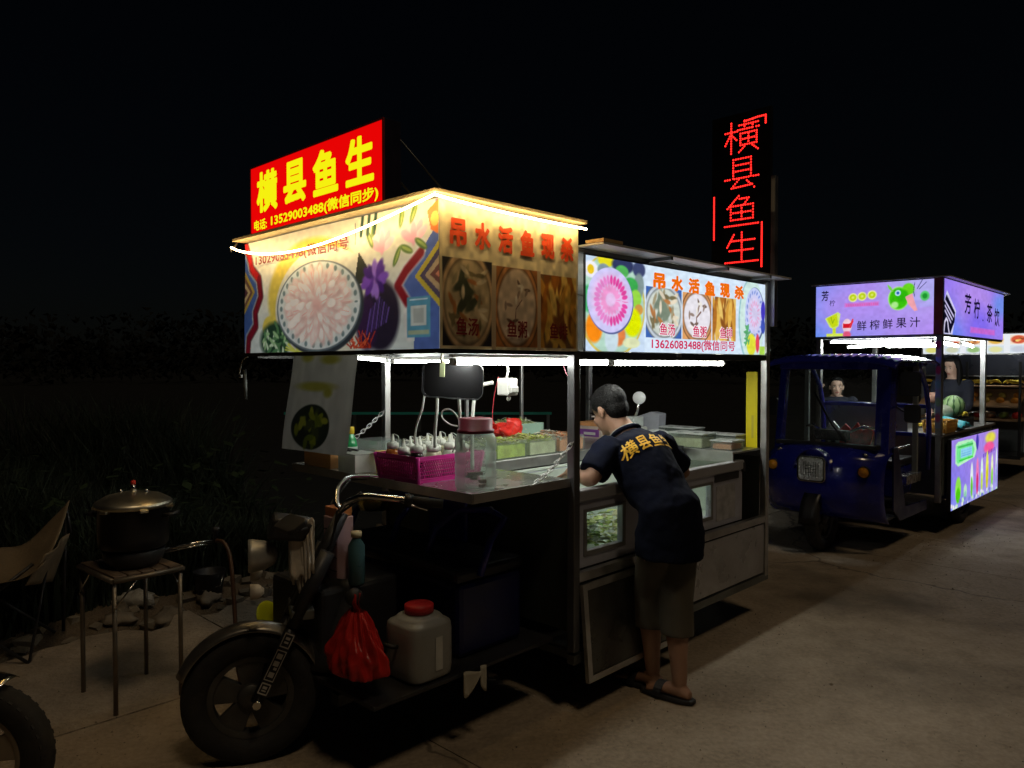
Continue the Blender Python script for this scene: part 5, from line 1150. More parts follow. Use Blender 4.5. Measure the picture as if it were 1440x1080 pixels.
# the cook, back to the camera, leaning into the freezer
man = thing('person', 'man in black shirt with yellow characters on his back leaning into the freezer', 'person', (.735,3.49,0))
O = Vector((.735,3.49,0)); h = Vector((-.62,.785,0)).normalized(); rt = Vector((h.y,-h.x,0)); up = Vector((0,0,1))
def L(x, y, z): return Vector((x, y, z))-O
hip = L(.735,3.505,.86); sh_c = L(.600,3.72,1.155); spine = (sh_c-hip).normalized(); bn = rt.cross(spine).normalized()   # points to the chest or back
if bn.dot(h) > 0: bn = -bn     # back normal
feet = [L(.675,3.58,0), L(.775,3.45,0)]; knees = [L(.660,3.60,.45), L(.765,3.50,.45)]
body = MB()
elbL, hanL = L(.368,3.505,1.025), L(.285,3.66,1.03); elbR, hanR = L(.885,3.90,1.00), L(.735,4.03,.955)
shL, shR = sh_c-rt*.185-up*.0, sh_c+rt*.185
loft(body, [(hip-up*.08, rt*.140, bn*.11), (hip+up*.02, rt*.14, bn*.11), (hip.lerp(sh_c,.45), rt*.145, bn*.10), (hip.lerp(sh_c,.85), rt*.17, bn*.105), (sh_c, rt*.15, bn*.08), (sh_c+spine*.05+h*.01, rt*.07, bn*.06)])
headc = L(.487,3.80,1.325); limb(body, [sh_c+spine*.02, sh_c.lerp(headc,.6), headc], [.068,.060,.058])
hf = Vector((-.66,.70,-.48)); HMx = head(body, headc, hf, up, 1.0)
for s, S_, E_, H_ in ((-1, shL, elbL, hanL), (1, shR, elbR, hanR)):
    limb(body, [S_, S_.lerp(E_,.5), E_, E_.lerp(H_,.5), H_], [.046,.044,.040,.036,.027])
    d = (H_-E_).normalized(); hand(body, H_, (d+Vector((0,0,-.5))), Vector((0,0,-1))+d*.2, 1.0, .7, s)
for s, K_, F_ in ((-1, knees[0], feet[0]), (1, knees[1], feet[1])):
    hj = hip+rt*.075*s-up*.04; limb(body, [hj, hj.lerp(K_,.5), K_, K_.lerp(F_+up*.09,.35), K_.lerp(F_+up*.09,.7), F_+up*.09], [.088,.078,.056,.056,.042,.034])
    fd = Vector((-.75,.66,0)).normalized(); fs = Vector((fd.y,-fd.x,0))
    loft(body, [(F_+up*.035-fd*.055, fs*.024, up*.02), (F_+up*.05-fd*.02, fs*.034, up*.036), (F_+up*.048+fd*.05, fs*.036, up*.030), (F_+up*.034+fd*.12, fs*.045, up*.018), (F_+up*.028+fd*.16, fs*.040, up*.013)], 14)
    for k in range(5): b = F_+up*.026+fd*(.155-.006*k*(1 if s < 0 else 1))+fs*(-.034+.017*k)*(1 if s < 0 else -1); limb(body, [b, b+fd*(.034-.003*k)-up*.004], [.0105-.0008*k]*2, 8, 2)
body_o = organic('body', body, .006, SKIN_, man, 4)
face_bits(HMx, 1.0, man)
# hair cap
hr = MB()
hr.ball((0,0,0), 1, 28, 18, HMx @ Matrix.Translation((0,-.020,.038)) @ Matrix.Diagonal((.081,.096,.086,1)))
hr.ball((0,0,0), 1, 20, 12, HMx @ Matrix.Translation((0,-.052,-.008)) @ Matrix.Diagonal((.067,.056,.068,1)))
hr.ball((0,0,0), 1, 16, 10, HMx @ Matrix.Translation((0,.030,.078)) @ Matrix.Rotation(.5, 4, 'X') @ Matrix.Diagonal((.060,.045,.026,1)))
ho = organic('hair', hr, .006, HAIR, man, 2)
# individual strands standing proud of the cap
def strands(o_src, par, n, L_, seed, m=HAIR, down=.3):
    r = random.Random(seed); me = o_src.data; mb = MB(); pol = me.polygons
    for k in range(n):
        p = pol[r.randrange(len(pol))]; c = p.center; nn = p.normal; d = Vector((r.uniform(-.5,.5), r.uniform(-.5,.5), -down+r.uniform(-.3,.2))); d = ((d-nn*d.dot(nn)).normalized()+nn*.22).normalized(); l_ = L_*r.uniform(.5,1.2); s = d.cross(nn).normalized()*.0012
        q = len(mb.v); mb.v += [tuple(c-s), tuple(c+s), tuple(c+d*l_)]; mb._f((q, q+1, q+2))
    return mb.obj('hair_strands', m, par, kind='stuff')
strands(ho, man, 5200, .016, 3)
shirt = MB(); F_ = .022
hem = hip-up*.20; 
loft(shirt, [(hem-h*.01, rt*.165, h*-.150), (hip-up*.09-h*.005, rt*.165, h*-.148), (hip+up*.03, rt*.162, (h*-.6+bn*.4)*.140), (hip.lerp(sh_c,.3), rt*.160, bn*.130), (hip.lerp(sh_c,.55), rt*.170, bn*.132), (hip.lerp(sh_c,.8), rt*.190, bn*.130), (sh_c-spine*.01, rt*.185, bn*.112), (sh_c+spine*.035, rt*.125, bn*.085), (sh_c+spine*.06, rt*.08, bn*.07)], 40, F_*.6, 4)
for S_, E_ in ((shL, elbL), (shR, elbR)):
    S2 = sh_c.lerp(S_, .8); T = S_.lerp(E_, .86); d = (E_-S_).normalized(); a = d.orthogonal().normalized(); b = d.cross(a)
    loft(shirt, [(S2-d*.02, a*.070, b*.070), (S_+d*.03, a*.076, b*.076), (S_.lerp(E_,.5), a*.073, b*.073), (T, a*.078, b*.074)], 20, F_, 7)
sho = organic('shirt', shirt, .008, SHIRT, man, 5)
ms = sho.modifiers.new('folds', 'DISPLACE'); tx = bpy.data.textures.new('folds', 'CLOUDS'); tx.noise_scale = .11; tx.noise_depth = 2; ms.texture = tx; ms.strength = .024; ms.mid_level = .5
dg = bpy.context.evaluated_depsgraph_get(); dg.update(); nm = bpy.data.meshes.new_from_object(sho.evaluated_get(dg)); sho.modifiers.clear(); sho.data = nm; nm.name = 'shirt'
nk = MB(); q = sh_c+spine*.055; nd = (headc-q).normalized(); na = rt; nb = nd.cross(na).normalized()
ring = [q+na*.078*math.cos(t)+nb*.068*math.sin(t)+nd*.022 for t in [2*math.pi*i/28 for i in range(28)]]
nk.tube(ring, .011, 8, closed=True); nk.obj('collar', SHIRT, man)
MB().tube([p+nd*.013 for p in ring], .0022, 6, closed=True).obj('collar_piping', mat('grey_piping', (.4,.4,.4), .6), man)
shorts = MB()
loft(shorts, [(hip+up*.0, rt*.148, h*.11), (hip-up*.1, rt*.152, h*.125)], 24)
for s, K_, ft in ((-1, knees[0], feet[0]), (1, knees[1], feet[1])):
    hj = hip+rt*.072*s-up*.04; lowp = K_.lerp(ft, .33)
    loft(shorts, [(hj-up*.03, rt*.082, h*.110), (hj.lerp(K_,.5), rt*.082, h*.096), (K_, rt*.074, h*.082), (lowp, rt*.074, h*.080)], 24, .03, 11+s)
organic('shorts', shorts, .008, mat('khaki_shorts', (.085,.075,.055), .85, 0, .15, 10, bump=.3, bscale=30), man, 4)
for s, ft in ((-1, feet[0]), (1, feet[1])):
    fd = Vector((-.75,.66,0)).normalized(); fs = Vector((fd.y,-fd.x,0)); sm = MB()
    pts = [ft-fd*.075-fs*.02, ft-fd*.075+fs*.02, ft-fd*.02+fs*.042, ft+fd*.10+fs*.052, ft+fd*.18+fs*.042, ft+fd*.205, ft+fd*.18-fs*.042, ft+fd*.10-fs*.05, ft-fd*.02-fs*.042]
    sm.prism([p+up*.002 for p in pts], (0,0,.02)); so = sm.obj('sandal', BLACKP, man, bev=.005)
    ar = [ft+fd*.09+fs*(.056*math.cos(t))+up*(.015+.052*math.sin(t)) for t in [math.pi*i/10 for i in range(11)]]
    st = MB(); n = 10
    for i in range(n): st.prism([ar[i]-fd*.02, ar[i+1]-fd*.02, ar[i+1]+fd*.02, ar[i]+fd*.02], (ar[i]-(ft+fd*.09)).normalized()*.004)
    st.obj('strap', BLACKP, so)
# characters across the back, laid on to the cloth
bv = BVHTree.FromObject(sho, dg) if False else BVHTree.FromPolygons([v.co[:] for v in sho.data.vertices], [p.vertices[:] for p in sho.data.polygons])
YC = mat('yellow_embroidery', (.75,.42,.03), .6, 0, .15, 60)
cen = hip.lerp(sh_c, .80)
for i, chh in enumerate('横县鱼生'):
    V, Fc = glyphs(chh, .018, 60); xs = [v[0] for v in V]; ys = [v[1] for v in V]; me = bpy.data.meshes.new('t'); me.from_pydata([(x, y, 0) for x, y in V], [], Fc)
    bm = bmesh.new(); bm.from_mesh(me); bmesh.ops.triangulate(bm, faces=bm.faces[:]); 
    bmesh.ops.subdivide_edges(bm, edges=[e for e in bm.edges if e.calc_length() > .12], cuts=3); bmesh.ops.triangulate(bm, faces=bm.faces[:])
    bm.verts.ensure_lookup_table(); mb = MB(); cw_ = .068
    x0 = (-1.5+i)*.078-.028
    for v in bm.verts:
        px = x0+((v.co.x-min(xs))/(max(xs)-min(xs))-.5)*cw_; pz = ((v.co.y-min(ys))/(max(ys)-min(ys))-.5)*.082+.020*(1-(px/.16)**2)
        o_ = cen+rt*px+spine*pz+bn*.35; hit, nn, idx, dist = bv.ray_cast(o_, -bn)
        mb.v.append(tuple((hit+bn*.0075) if hit else (o_-bn*.2)))
    for f_ in bm.faces: mb._f(tuple(v.index for v in f_.verts))
    bm.free(); mb.obj('back_lettering', YC, man)
def woman(name_label, base, facing, hz_, hair_long, shirt_m, lean=0, arm=None, k=.94, look=None):
    e = thing('person', name_label, 'person', base); f = Vector(facing).normalized(); r = Vector((f.y,-f.x,0)); up = Vector((0,0,1)); H = hz_
    hipz, shz = H*.52, H*.82; hip = up*hipz; sh = up*shz+f*lean; hc = up*(H-.115)+f*(lean*1.3+.01); b = MB()
    loft(b, [(hip-up*.06, r*.15, f*.10), (hip.lerp(sh,.4), r*.12, f*.09), (hip.lerp(sh,.8), r*.15, f*.10), (sh, r*.13, f*.07), (sh+up*.05, r*.05, f*.05)], 20)
    limb(b, [sh, hc-up*.03], [.052,.048]); M = head(b, hc, look or f, up, k)
    arms = []
    for s in (-1, 1):
        S_ = sh+r*.16*s-up*.02
        if arm and arm[0] == s: E_, Hh = arm[1], arm[2]
        else: E_ = S_-up*.26+f*.06+r*.02*s; Hh = E_-up*.05+f*.22-r*.04*s
        limb(b, [S_, E_, Hh], [.045,.036,.024]); hand(b, Hh, (Hh-E_), Vector((0,0,-1)) if not (arm and arm[0] == s) else -r*s, .9, .6, s); arms.append((S_, E_, Hh))
        K_ = r*.09*s+up*H*.27+f*.02; A_ = r*.09*s+up*.07; limb(b, [hip+r*.08*s, K_, A_], [.085,.055,.035]); loft(b, [(A_-f*.04-up*.03, r*.026, up*.03), (A_+f*.06-up*.035, r*.036, up*.026), (A_+f*.16-up*.05, r*.034, up*.014)], 12)
    organic('body', b, .009, SKINL, e, 3); face_bits(M, k, e)
    g = MB(); loft(g, [(hip-up*.10, r*.175, f*.125), (hip.lerp(sh,.4), r*.145, f*.115), (hip.lerp(sh,.8), r*.172, f*.125), (sh, r*.150, f*.09), (sh+up*.035, r*.085, f*.07)], 24, .02, 3)
    for S_, E_, Hh in arms: T = S_.lerp(E_, .9); limb(g, [S_, T, E_.lerp(Hh,.5)], [.060,.050,.042])
    organic('top', g, .010, shirt_m, e, 3)
    p = MB(); 
    for s in (-1, 1): K_ = r*.09*s+up*H*.27+f*.02; limb(p, [hip+r*.08*s-up*.02, K_, r*.09*s+up*.12], [.10,.07,.055])
    organic('trousers', p, .012, mat('dark_trousers', (.02,.02,.03), .8), e, 3)
    hh = MB(); hh.ball((0,0,0), 1, 24, 16, M @ Matrix.Translation((0,-.026*k,.036*k)) @ Matrix.Diagonal((.084*k,.092*k,.088*k,1)))
    hh.ball((0,0,0), 1, 16, 10, M @ Matrix.Translation((0,.028*k,.082*k)) @ Matrix.Rotation(.45, 4, 'X') @ Matrix.Diagonal((.062*k,.048*k,.028*k,1)))
    loft(hh, [(hc+up*.02-f*.04, r*.085, f*.06), (hc-up*.08-f*.05, r*.095 if hair_long else r*.07, f*.05), (hc-up*(.30 if hair_long else .12)-f*.06, r*.09 if hair_long else r*.04, f*.035)], 18, .03, 5)
    if hair_long:
        for s in (-1, 1): loft(hh, [(hc+up*.05+r*.072*s+f*.01, r*.022, f*.035), (hc-up*.10+r*.085*s+f*.02, r*.026, f*.035), (hc-up*.28+r*.08*s+f*.05, r*.02, f*.02)], 12)
    organic('hair', hh, .008, HAIR, e, 2); return e
TOPD = mat('dark_top', (.015,.017,.03), .8, 0, .2, 10)
# ------------------------------------------------------------------ cart two: blue cab tricycle with violet banners
Z0, Z1 = 1.832, 2.345; BL = 2.34; BW = 1.15
c2 = on(F2, 'juice_cart', 'blue cab tricycle cart with violet lit juice banners behind the first cart', 'food cart', 0,0,0)
def post2(t, w, z0, z1, s=.05): return B(t-s/2,t+s/2,w-s/2,w+s/2,z0,z1).obj('post', STEEL, c2, bev=.004)
post2(.03,.03,.30,Z0); post2(1.62,.03,.30,Z0); post2(.03,1.12,.30,Z0); post2(1.62,1.12,.30,Z0)
B(-.03,BL+.03,-.06,BW+.04,Z1+.002,Z1+.012).obj('roof_sheet', ROOF, c2, bev=.002)
MB().prism([(BL+.03,-.06,Z1+.002),(BL+.34,.10,Z1-.01),(BL+.30,.5,Z1-.01),(BL+.03,BW,Z1+.002)], (0,0,.008)).obj('roof_flap', ROOF, c2)
for a in ((0,BL,.006,.03),): B(a[0],a[1],a[2],a[3],Z0-.018,Z0-.001).obj('canopy_rail', STEEL, c2)
B(.004,.02,.031,BW,Z0-.022,Z0-.001).obj('canopy_rail', STEEL, c2); B(0,BL,BW-.02,BW,Z0-.018,Z0-.001).obj('canopy_rail', STEEL, c2)
for t in (.5,1.0,1.64): B(t,t+.02,.031,BW-.021,Z0-.02,Z0-.002).obj('ceiling_bar', STEEL, c2)
B(.0,BL,BW-.008,BW-.002,Z0,Z1).obj('far_banner_panel', MATS['plain_back_panel'], c2); B(BL-.006,BL,.004,BW-.01,Z0,Z1).obj('rear_banner_panel', MATS['plain_back_panel'], c2)
INK = emit('dark_screen_ink', (.008,.006,.03), 1); PIK = emit('pink_screen_ink', lin((236,120,200)), 1)
fwid = 1.07
c = Canvas(fwid, .50, 260, 130, (176,150,250))
c.mix(np.clip(1.1-c.u*1.6-.35*c.v, 0, 1), (96,150,250)); c.ell(.30,.55,.35,.5,(190,150,250),soft=1.2,a=.8); c.ell(.95,.9,.3,.5,(190,190,250),soft=1.,a=.7); c.mix(np.clip((c.u-.6)*1.2, 0, .5)*(c.v < .5), (196,150,246))
for x in (.335,.415,.50): c.ell(x,.745+(x-.335)*.18,.040,.085,(240,244,170),soft=.2); c.ell(x,.745+(x-.335)*.18,.030,.062,(200,222,20),soft=.2); c.ell(x,.745+(x-.335)*.18,.012,.025,(226,240,110),soft=.5)
c.rect(.26,.56,.56,.645,(220,120,220),.75); 
for k in range(18): c.rect(.275+k*.0155,.285+k*.0155,.575,.625,(240,90,170),.7)
# green fruit with a leaf, round drop and pink straw
c.ell(.72,.68,.085,.22,(190,250,150),soft=.12); c.ell(.722,.68,.078,.20,(60,200,10),soft=.2); c.ell(.80,.84,.05,.11,(110,226,30),soft=.25); c.ell(.75,.72,.05,.12,(50,190,10),soft=.4); c.ell(.69,.56,.03,.06,(180,246,150),soft=.5)
c.poly([(.625,.96),(.66,.90),(.68,.80),(.64,.86)], (130,220,80)); c.ell(.715,.78,.024,.055,(190,230,250),soft=.2); c.ell(.715,.78,.012,.028,(40,100,190),soft=.3)
c.poly([(.775,.70),(.83,.76),(.865,.50),(.875,.44),(.85,.43),(.80,.56)], (250,170,180)); c.ell(.93,.70,.036,.09,(90,210,110),soft=.3); c.ell(.93,.70,.02,.05,(30,160,50),soft=.5)
for p in (((.84,.82),(.85,.95)),((.87,.84),(.91,1.0)),((.885,.83),(.94,.95)),((.85,.70),(.84,.80))): c.line(list(p), .005, (40,40,90))
# yellow-green cup and red glass
c.poly([(.085,.36),(.20,.48),(.225,.44),(.21,.20),(.17,.14),(.13,.18)], (214,240,120)); c.poly([(.10,.36),(.195,.45),(.205,.22),(.15,.17)], (206,226,20)); c.rect(.155,.185,.02,.16,(214,234,40)); c.rect(.10,.25,.0,.06,(220,240,90)); c.line([(.14,.38),(.155,.26),(.17,.34)], .008, (150,180,20))
c.ell(.285,.20,.042,.14,(250,214,226),soft=.15); c.poly([(.25,.16),(.32,.16),(.345,.30),(.30,.24),(.25,.25)], (226,20,40)); c.line([(.31,.18),(.335,.32)], .014, (240,60,70)); c.rect(.255,.31,.0,.10,(240,140,190)); c.ell(.285,.03,.035,.06,(236,90,130),soft=.4)
c.noise(.04, 20, 4)
PL2 = Plane((-.004, BW-.004, Z0+.005), (0,-1,0), (-1,0,0))
sf = c.build(PL2, 'front_screen', SCREEN, c2, gain=.95)
text('芳', PL2, .055,.125,.355,.455, INK, sf,.003,.02); text('柠', PL2, .135,.19,.30,.36, INK, sf,.003,.005)
for i, chh in enumerate('鲜榨鲜果汁'): text(chh, PL2, .40+i*.118,.40+i*.118+.088,.05+.004*i,.145+.004*i, INK, sf,.003,.012)
B(.0,.02,.004,BW-.01,Z0,Z1).obj('banner_backing', BLACKP, c2)
B(-.006,.0,.004,.076,Z0+.003,Z1-.003).obj('corner_strip', mat('red_corner', (.5,.12,.13), .5, 0, .2, 8), c2)
B(-.0045,-.0035,.0,.004,Z0,Z1).obj('corner_edge', STEEL, c2)
c = Canvas(BL-.03, .50, 260, 130, (160,130,250)); c.mix(np.clip(1-c.u*2, 0, 1)*np.clip(1-c.v*1.2, 0, 1), (90,140,250)); c.ell(.5,.7,.3,.5,(184,146,246),soft=1.); c.ell(.95,.75,.15,.25,(120,150,246),soft=1.); c.ell(.55,.2,.2,.4,(136,112,250),soft=1.)
c.poly([(0,.60),(.035,.80),(.17,.44),(.12,0),(0,0)], (206,206,250)); c.poly([(.0,.58),(.03,.72),(.155,.42),(.15,.25),(.09,.02),(0,.02)], (10,10,34))
for a in (0,1,2): c.line([(.012+a*.0,.60-a*.09),(.135-a*.02,.22-a*.0+.06*(2-a))], .009, (214,206,250))
c.line([(.0,.02),(.012,.22),(.03,.28),(.05,.24),(.06,.12),(.075,.02)], .012, (226,220,250)); c.line([(.045,.75),(.165,.44)], .006, (230,220,250))
c.rect(.39,.84,.07,.20,(206,110,226),.7)
for k in range(16): c.rect(.41+k*.026,.428+k*.026,.09,.175,(240,100,190),.5)
c.noise(.04, 18, 5)
PL3 = Plane((.015, -.004, Z0+.005), (1,0,0), (0,-1,0)); ss = c.build(PL3, 'side_screen', SCREEN, c2, gain=.95)
for chh, x, z in (('芳', .68, .30), ('柠', 1.02, .27), ('茶', 1.55, .25), ('饮', 1.88, .22)): text(chh, PL3, x, x+.24, z-.085, z+.115, INK, ss, .003, .02)
text('.', PL3, 1.37, 1.41, .17, .19, INK, ss, .003, .02)
B(.0,BL,-.001,.005,Z0,Z1).obj('banner_backing', BLACKP, c2)
# lower body
B(.06,1.6,.0,1.15,.36,.90).obj('cargo_body', mat('grey_green_body', (.16,.18,.17), .4, .5, .2, 5, dirt=.4), c2, bev=.006)
B(.0,2.0,-.012,1.16,.902,.925).obj('counter_top', STEEL, c2, bev=.003)
B(1.60,2.0,.02,1.12,.5,.90).obj('rear_cupboard', STEELD, c2, bev=.005)
for z in (.93,):
    for t, w in ((.08,1.14),): pass
B(.05,.058,.30,1.12,.93,1.20).obj('low_front_screen', mat('smoky_panel', (.22,.24,.24), .3, .4, .15, 5), c2)
# lit advert below the counter
B(.10,1.92,-.055,-.02,.215,.875).obj('advert_housing', BLACKP, c2, bev=.004)
c = Canvas(1.80, .645, 220, 150, (170,140,240)); c.mix(np.clip(1-c.u*1.8, 0, 1)*np.clip(1.1-c.v, 0, 1), (120,120,250)); c.mix(np.clip(.5-c.v*1.4, 0, 1), (170,190,250)); c.mix(np.clip((c.u-.5)*1.2,0,1)*np.clip(c.v-.3,0,1), (200,150,230))
c.poly([(.07,.66),(.07,.92),(.12,.96),(.40,.95),(.47,.88),(.50,.78),(.45,.66),(.12,.60)], (190,250,200)); c.poly([(.09,.68),(.09,.90),(.40,.92),(.45,.78),(.42,.69),(.12,.64)], (120,240,150)); c.rect(.17,.40,.71,.84,(150,220,250)); c.rect(.12,.42,.86,.89,(70,190,90)); c.rect(.14,.42,.665,.69,(60,220,70))
for k in range(3): c.rect(.18,.39,.73+.035*k,.74+.035*k,(110,190,240))
c.ell(.51,.88,.03,.12,(70,60,180),soft=.3); c.ell(.81,.89,.12,.09,(236,226,80),soft=.5); c.ell(.78,.74,.12,.09,(250,90,160),soft=.4)
for k in range(8): c.rect(.64+k*.038,.66+k*.038,.60+.008*k,.66+.008*k,(90,60,190),.8)
for x, w, h_, col, col2 in ((.13,.10,.36,(150,240,80),(80,210,10)),(.27,.06,.22,(190,230,200),(150,220,190)),(.40,.055,.50,(236,246,250),(110,210,60)),(.52,.055,.54,(250,130,190),(226,50,120)),(.62,.05,.52,(226,250,240),(200,230,90)),(.74,.06,.60,(240,240,90),(226,216,20)),(.86,.05,.52,(240,250,200),(140,226,60)),(.965,.04,.60,(226,240,250),(150,170,230))):
    c.ell(x,.08+h_/2,w*.55,h_*.52,col,soft=.2); c.ell(x,.07+h_*.3,w*.42,h_*.30,col2,soft=.3)
for k in range(40): c.ell(rs.rand(),rs.rand()*.10,.018,.03,[(240,240,250),(120,130,220),(200,240,200)][k % 3],soft=.5)
c.noise(.05, 20, 8); PL4 = Plane((.11, -.057, .222), (1,0,0), (0,-1,0)); c.build(PL4, 'advert_screen', SCREEN, c2, gain=.95)
for w in (.06, 1.05):
    e = thing('rear_wheel', None, None, (.85, w, .262)); e.parent = c2; wheel('w', e, (0,0,0), .262, .11, 0)
    mb = MB(); mb.grid(lambda a, b: (.85+math.cos(math.pi*a)*.31, w-.07+b*.14, .262+math.sin(math.pi*a)*.31), 14, 2); mb.obj('rear_mudguard', BLUEP, c2, solid=.004)
# the cab
CT = -1.22
def nose(a, b):
    # a across 0..1, b from windscreen foot down to the lower lip
    y = .09+.98*a; e_ = (2*a-1); prof = [(.04,.875),(-.06,.86),(-.16,.82),(-.215,.74),(-.235,.62),(-.22,.48),(-.16,.36),(-.08,.30)]
    i = b*(len(prof)-1); k = min(int(i), len(prof)-2); f = i-k; t = prof[k][0]*(1-f)+prof[k+1][0]*f; z = prof[k][1]*(1-f)+prof[k+1][1]*f
    return (CT+t+.20*abs(e_)**3+.02, y, z-.04*abs(e_)**4)
mb = MB(); mb.grid(nose, 28, 24); mb.obj('nose', BLUEP, c2, solid=.012)
for w0 in (.085, 1.065):   # sides of the footwell and door sill
    mb = MB(); s_ = 1 if w0 > .5 else -1
    mb.prism([(CT+.20,w0,.87),(CT+.22,w0,.36),(CT+.40,w0,.25),(-.10,w0,.25),(-.10,w0,.34),(CT+.52,w0,.36),(CT+.42,w0,.62),(CT+.32,w0,.88)], (0,.015*s_*-1,0)); mb.obj('side_apron', MATS['navy_box_paint'], c2, bev=.004)
def pillar(pts, wd, name='pillar', m=BLUEP):
    return MB().tube(pts, wd, 12).obj(name, m, c2)
for w0, q in ((.10, 1), (1.055, -1)):
    mb = MB(); a, b = Vector((CT+.10,w0,.80)), Vector((CT+.20,w0+.01*q,1.55)); tt, ww = Vector((.19 if q > 0 else .12,0,0)), Vector((0,(.10 if q > 0 else .07)*q,0))
    mb.prism([a, a+tt, a+tt*.5+ww, a+ww+Vector((-.03,0,0))], b-a); mb.obj('windscreen_pillar', BLUEP, c2, bev=.012)
    pts = [(-.42,w0,1.56),(-.30,w0,1.52),(-.12,w0,1.36),(-.03,w0,1.15),(-.01,w0,.95),(-.03,w0,.60)]
    mb = MB(); mb.tube([Vector(p) for p in pts], .022, 10); mb.obj('rear_hoop', BLUEP, c2)
    B(-.43,-.39,w0-.02,w0+.02,.62,1.57).obj('cab_post', mat('grey_green_post', (.30,.33,.30), .5, .2, .1, 6), c2, bev=.003)
B(CT+.02,CT+.10,.15,1.005,.865,.90).obj('windscreen_sill', BLACKP, c2, bev=.008)
mb = MB(); mb.prism([(CT+.16,.12,1.515),(CT+.28,.12,1.515),(CT+.28,.12,1.59),(CT+.14,.12,1.575)], (0,.915,0)); mb.obj('header_rail', BLUEP, c2, bev=.012)
MB().prism([(CT+.085,.15,.90),(CT+.085,1.005,.90),(CT+.19,1.0,1.515),(CT+.19,.155,1.515)], (.004,0,0)).obj('windscreen', GLASS, c2)
MB().tube([(CT+.08,.42,.91),(CT+.11,.55,1.05),(CT+.155,.72,1.32)], .008, 8).obj('wiper', BLACKP, c2)
mb = MB()
def roof(a, b):
    rid = .012*(1 if (a*17 % 1) < .5 else 0)*min(1, 6*b)*min(1, 6*(1-b)); return (CT+.02+b*1.22, .02+1.11*a, 1.575+.055*(1-(2*a-1)**4)+rid-.05*max(0,(.12-b)/.12)**2-.03*max(0, (b-.85)/.15)**2)
mb.grid(roof, 68, 24); mb.smooth = False; ro = mb.obj('cab_roof', BLUEP, c2, solid=.014)
B(-.9,-.12,.09,.11,1.545,1.57).obj('roof_rail', BLUEP, c2); B(-.9,-.12,1.045,1.065,1.545,1.57).obj('roof_rail', BLUEP, c2)
for z in (1.16,.90): B(-.06,-.035,.12,1.035,z,z+.035).obj('back_rail', BLUEP, c2, bev=.006)
B(-.06,-.035,.50,.53,.6,1.16).obj('back_rail', BLUEP, c2)
B(-.62,-.14,.20,.97,.40,.66).obj('seat_box', BLUEP, c2, bev=.02); B(-.64,-.12,.19,.98,.662,.73).obj('seat_cushion', MATS['black_vinyl'], c2, bev=.02)
B(-.60,-.20,.105,.19,.52,.60).obj('silver_box', mat('silver_film', (.5,.48,.45), .25, .9, .2, 15, bump=.8, bscale=20), c2, bev=.005)
B(CT+.15,-.08,.11,1.045,.285,.30).obj('cab_floor', BLACKM, c2)
MB().tube([(-.62,.30,.77),(-.66,.25,.82),(-.60,.16,.84),(-.50,.12,.86)], .012, 8).obj('parking_lever', CHROME, c2)
# headlight in its cowl
HL = Matrix.Translation((CT-.235,.575,.71))
mb = MB(); P = rrect(-.118,.118,-.108,.108,.04)
mb.prism([(CT-.255,.575+x,.705+z) for x, z in P], (.09,0,0)); mb.obj('headlight_housing', CHROME, c2, bev=.006)
mb = MB(); P = rrect(-.10,.10,-.092,.092,.03); mb.prism([(CT-.258,.575+x,.705+z) for x, z in P], (.004,0,0)); hlz = mb.obj('headlight_lens', mat('fluted_glass', (.8,.82,.84), .2, .7, .3, 60, bump=1, bscale=60), c2)
mb = MB()
for k in range(7): mb.box(CT-.262,CT-.2585,.575-.065+k*.02,.575-.061+k*.02,.645,.765)
for k in range(3): mb.box(CT-.2625,CT-.2585,.53,.62,.675+k*.028,.679+k*.028)
mb.obj('lens_ribs', CHROME, hlz)
mb = MB(); mb.grid(lambda a, b: (CT-.25+.10*b, .575+math.cos(math.pi*a)*.150, .70+math.sin(math.pi*a)*.165), 20, 6); mb.obj('headlight_cowl', BLUEP, c2, solid=.014)
AMB = mat('amber_lens', (.85,.35,.02), .25, 0, .15, 40, coat=.5)
for w, t in ((.20, CT-.145), (.95, CT-.145)):
    mb = MB(); mb.lathe([(0,-.03),(.036,-.03),(.042,-.0),(.036,.012),(0,.016)], 24, Matrix.Translation((t,w,.70)) @ Matrix.Rotation(R(-90), 4, 'Y')); mb.obj('indicator', AMB, c2)
    MB().lathe([(.043,-.03),(.050,-.02),(.046,.006),(.042,.0)], 24, Matrix.Translation((t,w,.70)) @ Matrix.Rotation(R(-90), 4, 'Y')).obj('indicator_ring', BLACKP, c2)
for (w, z) in ((.22,.80),(.93,.80)): MB().lathe([(0,0),(.022,0),(.02,.02),(0,.024)], 14, Matrix.Translation((CT-.05,w,z+.02))).obj('lamp_cap', CHROME, c2)
# mirrors on the cab
for (t, w, z, sz) in ((CT+.30,.00,1.40,.10),(CT+.26,-.03,1.16,.075),(CT+.26,1.17,1.18,.085)):
    s_ = -1 if w < .5 else 1
    mb = MB(); P = rrect(-sz*.8, sz*.8, -sz, sz, .03); mb.prism([(t, w+x, z+zz) for x, zz in P], (.03,0,0)); mi = mb.obj('mirror', BLACKP, c2, bev=.006)
    MB().tube([(t+.02, w-s_*.02, z), (t+.03, w-s_*.08, z+.02), (t+.04, .10 if s_ < 0 else 1.06, z+.05)], .008, 6).obj('mirror_arm', BLACKM, mi)
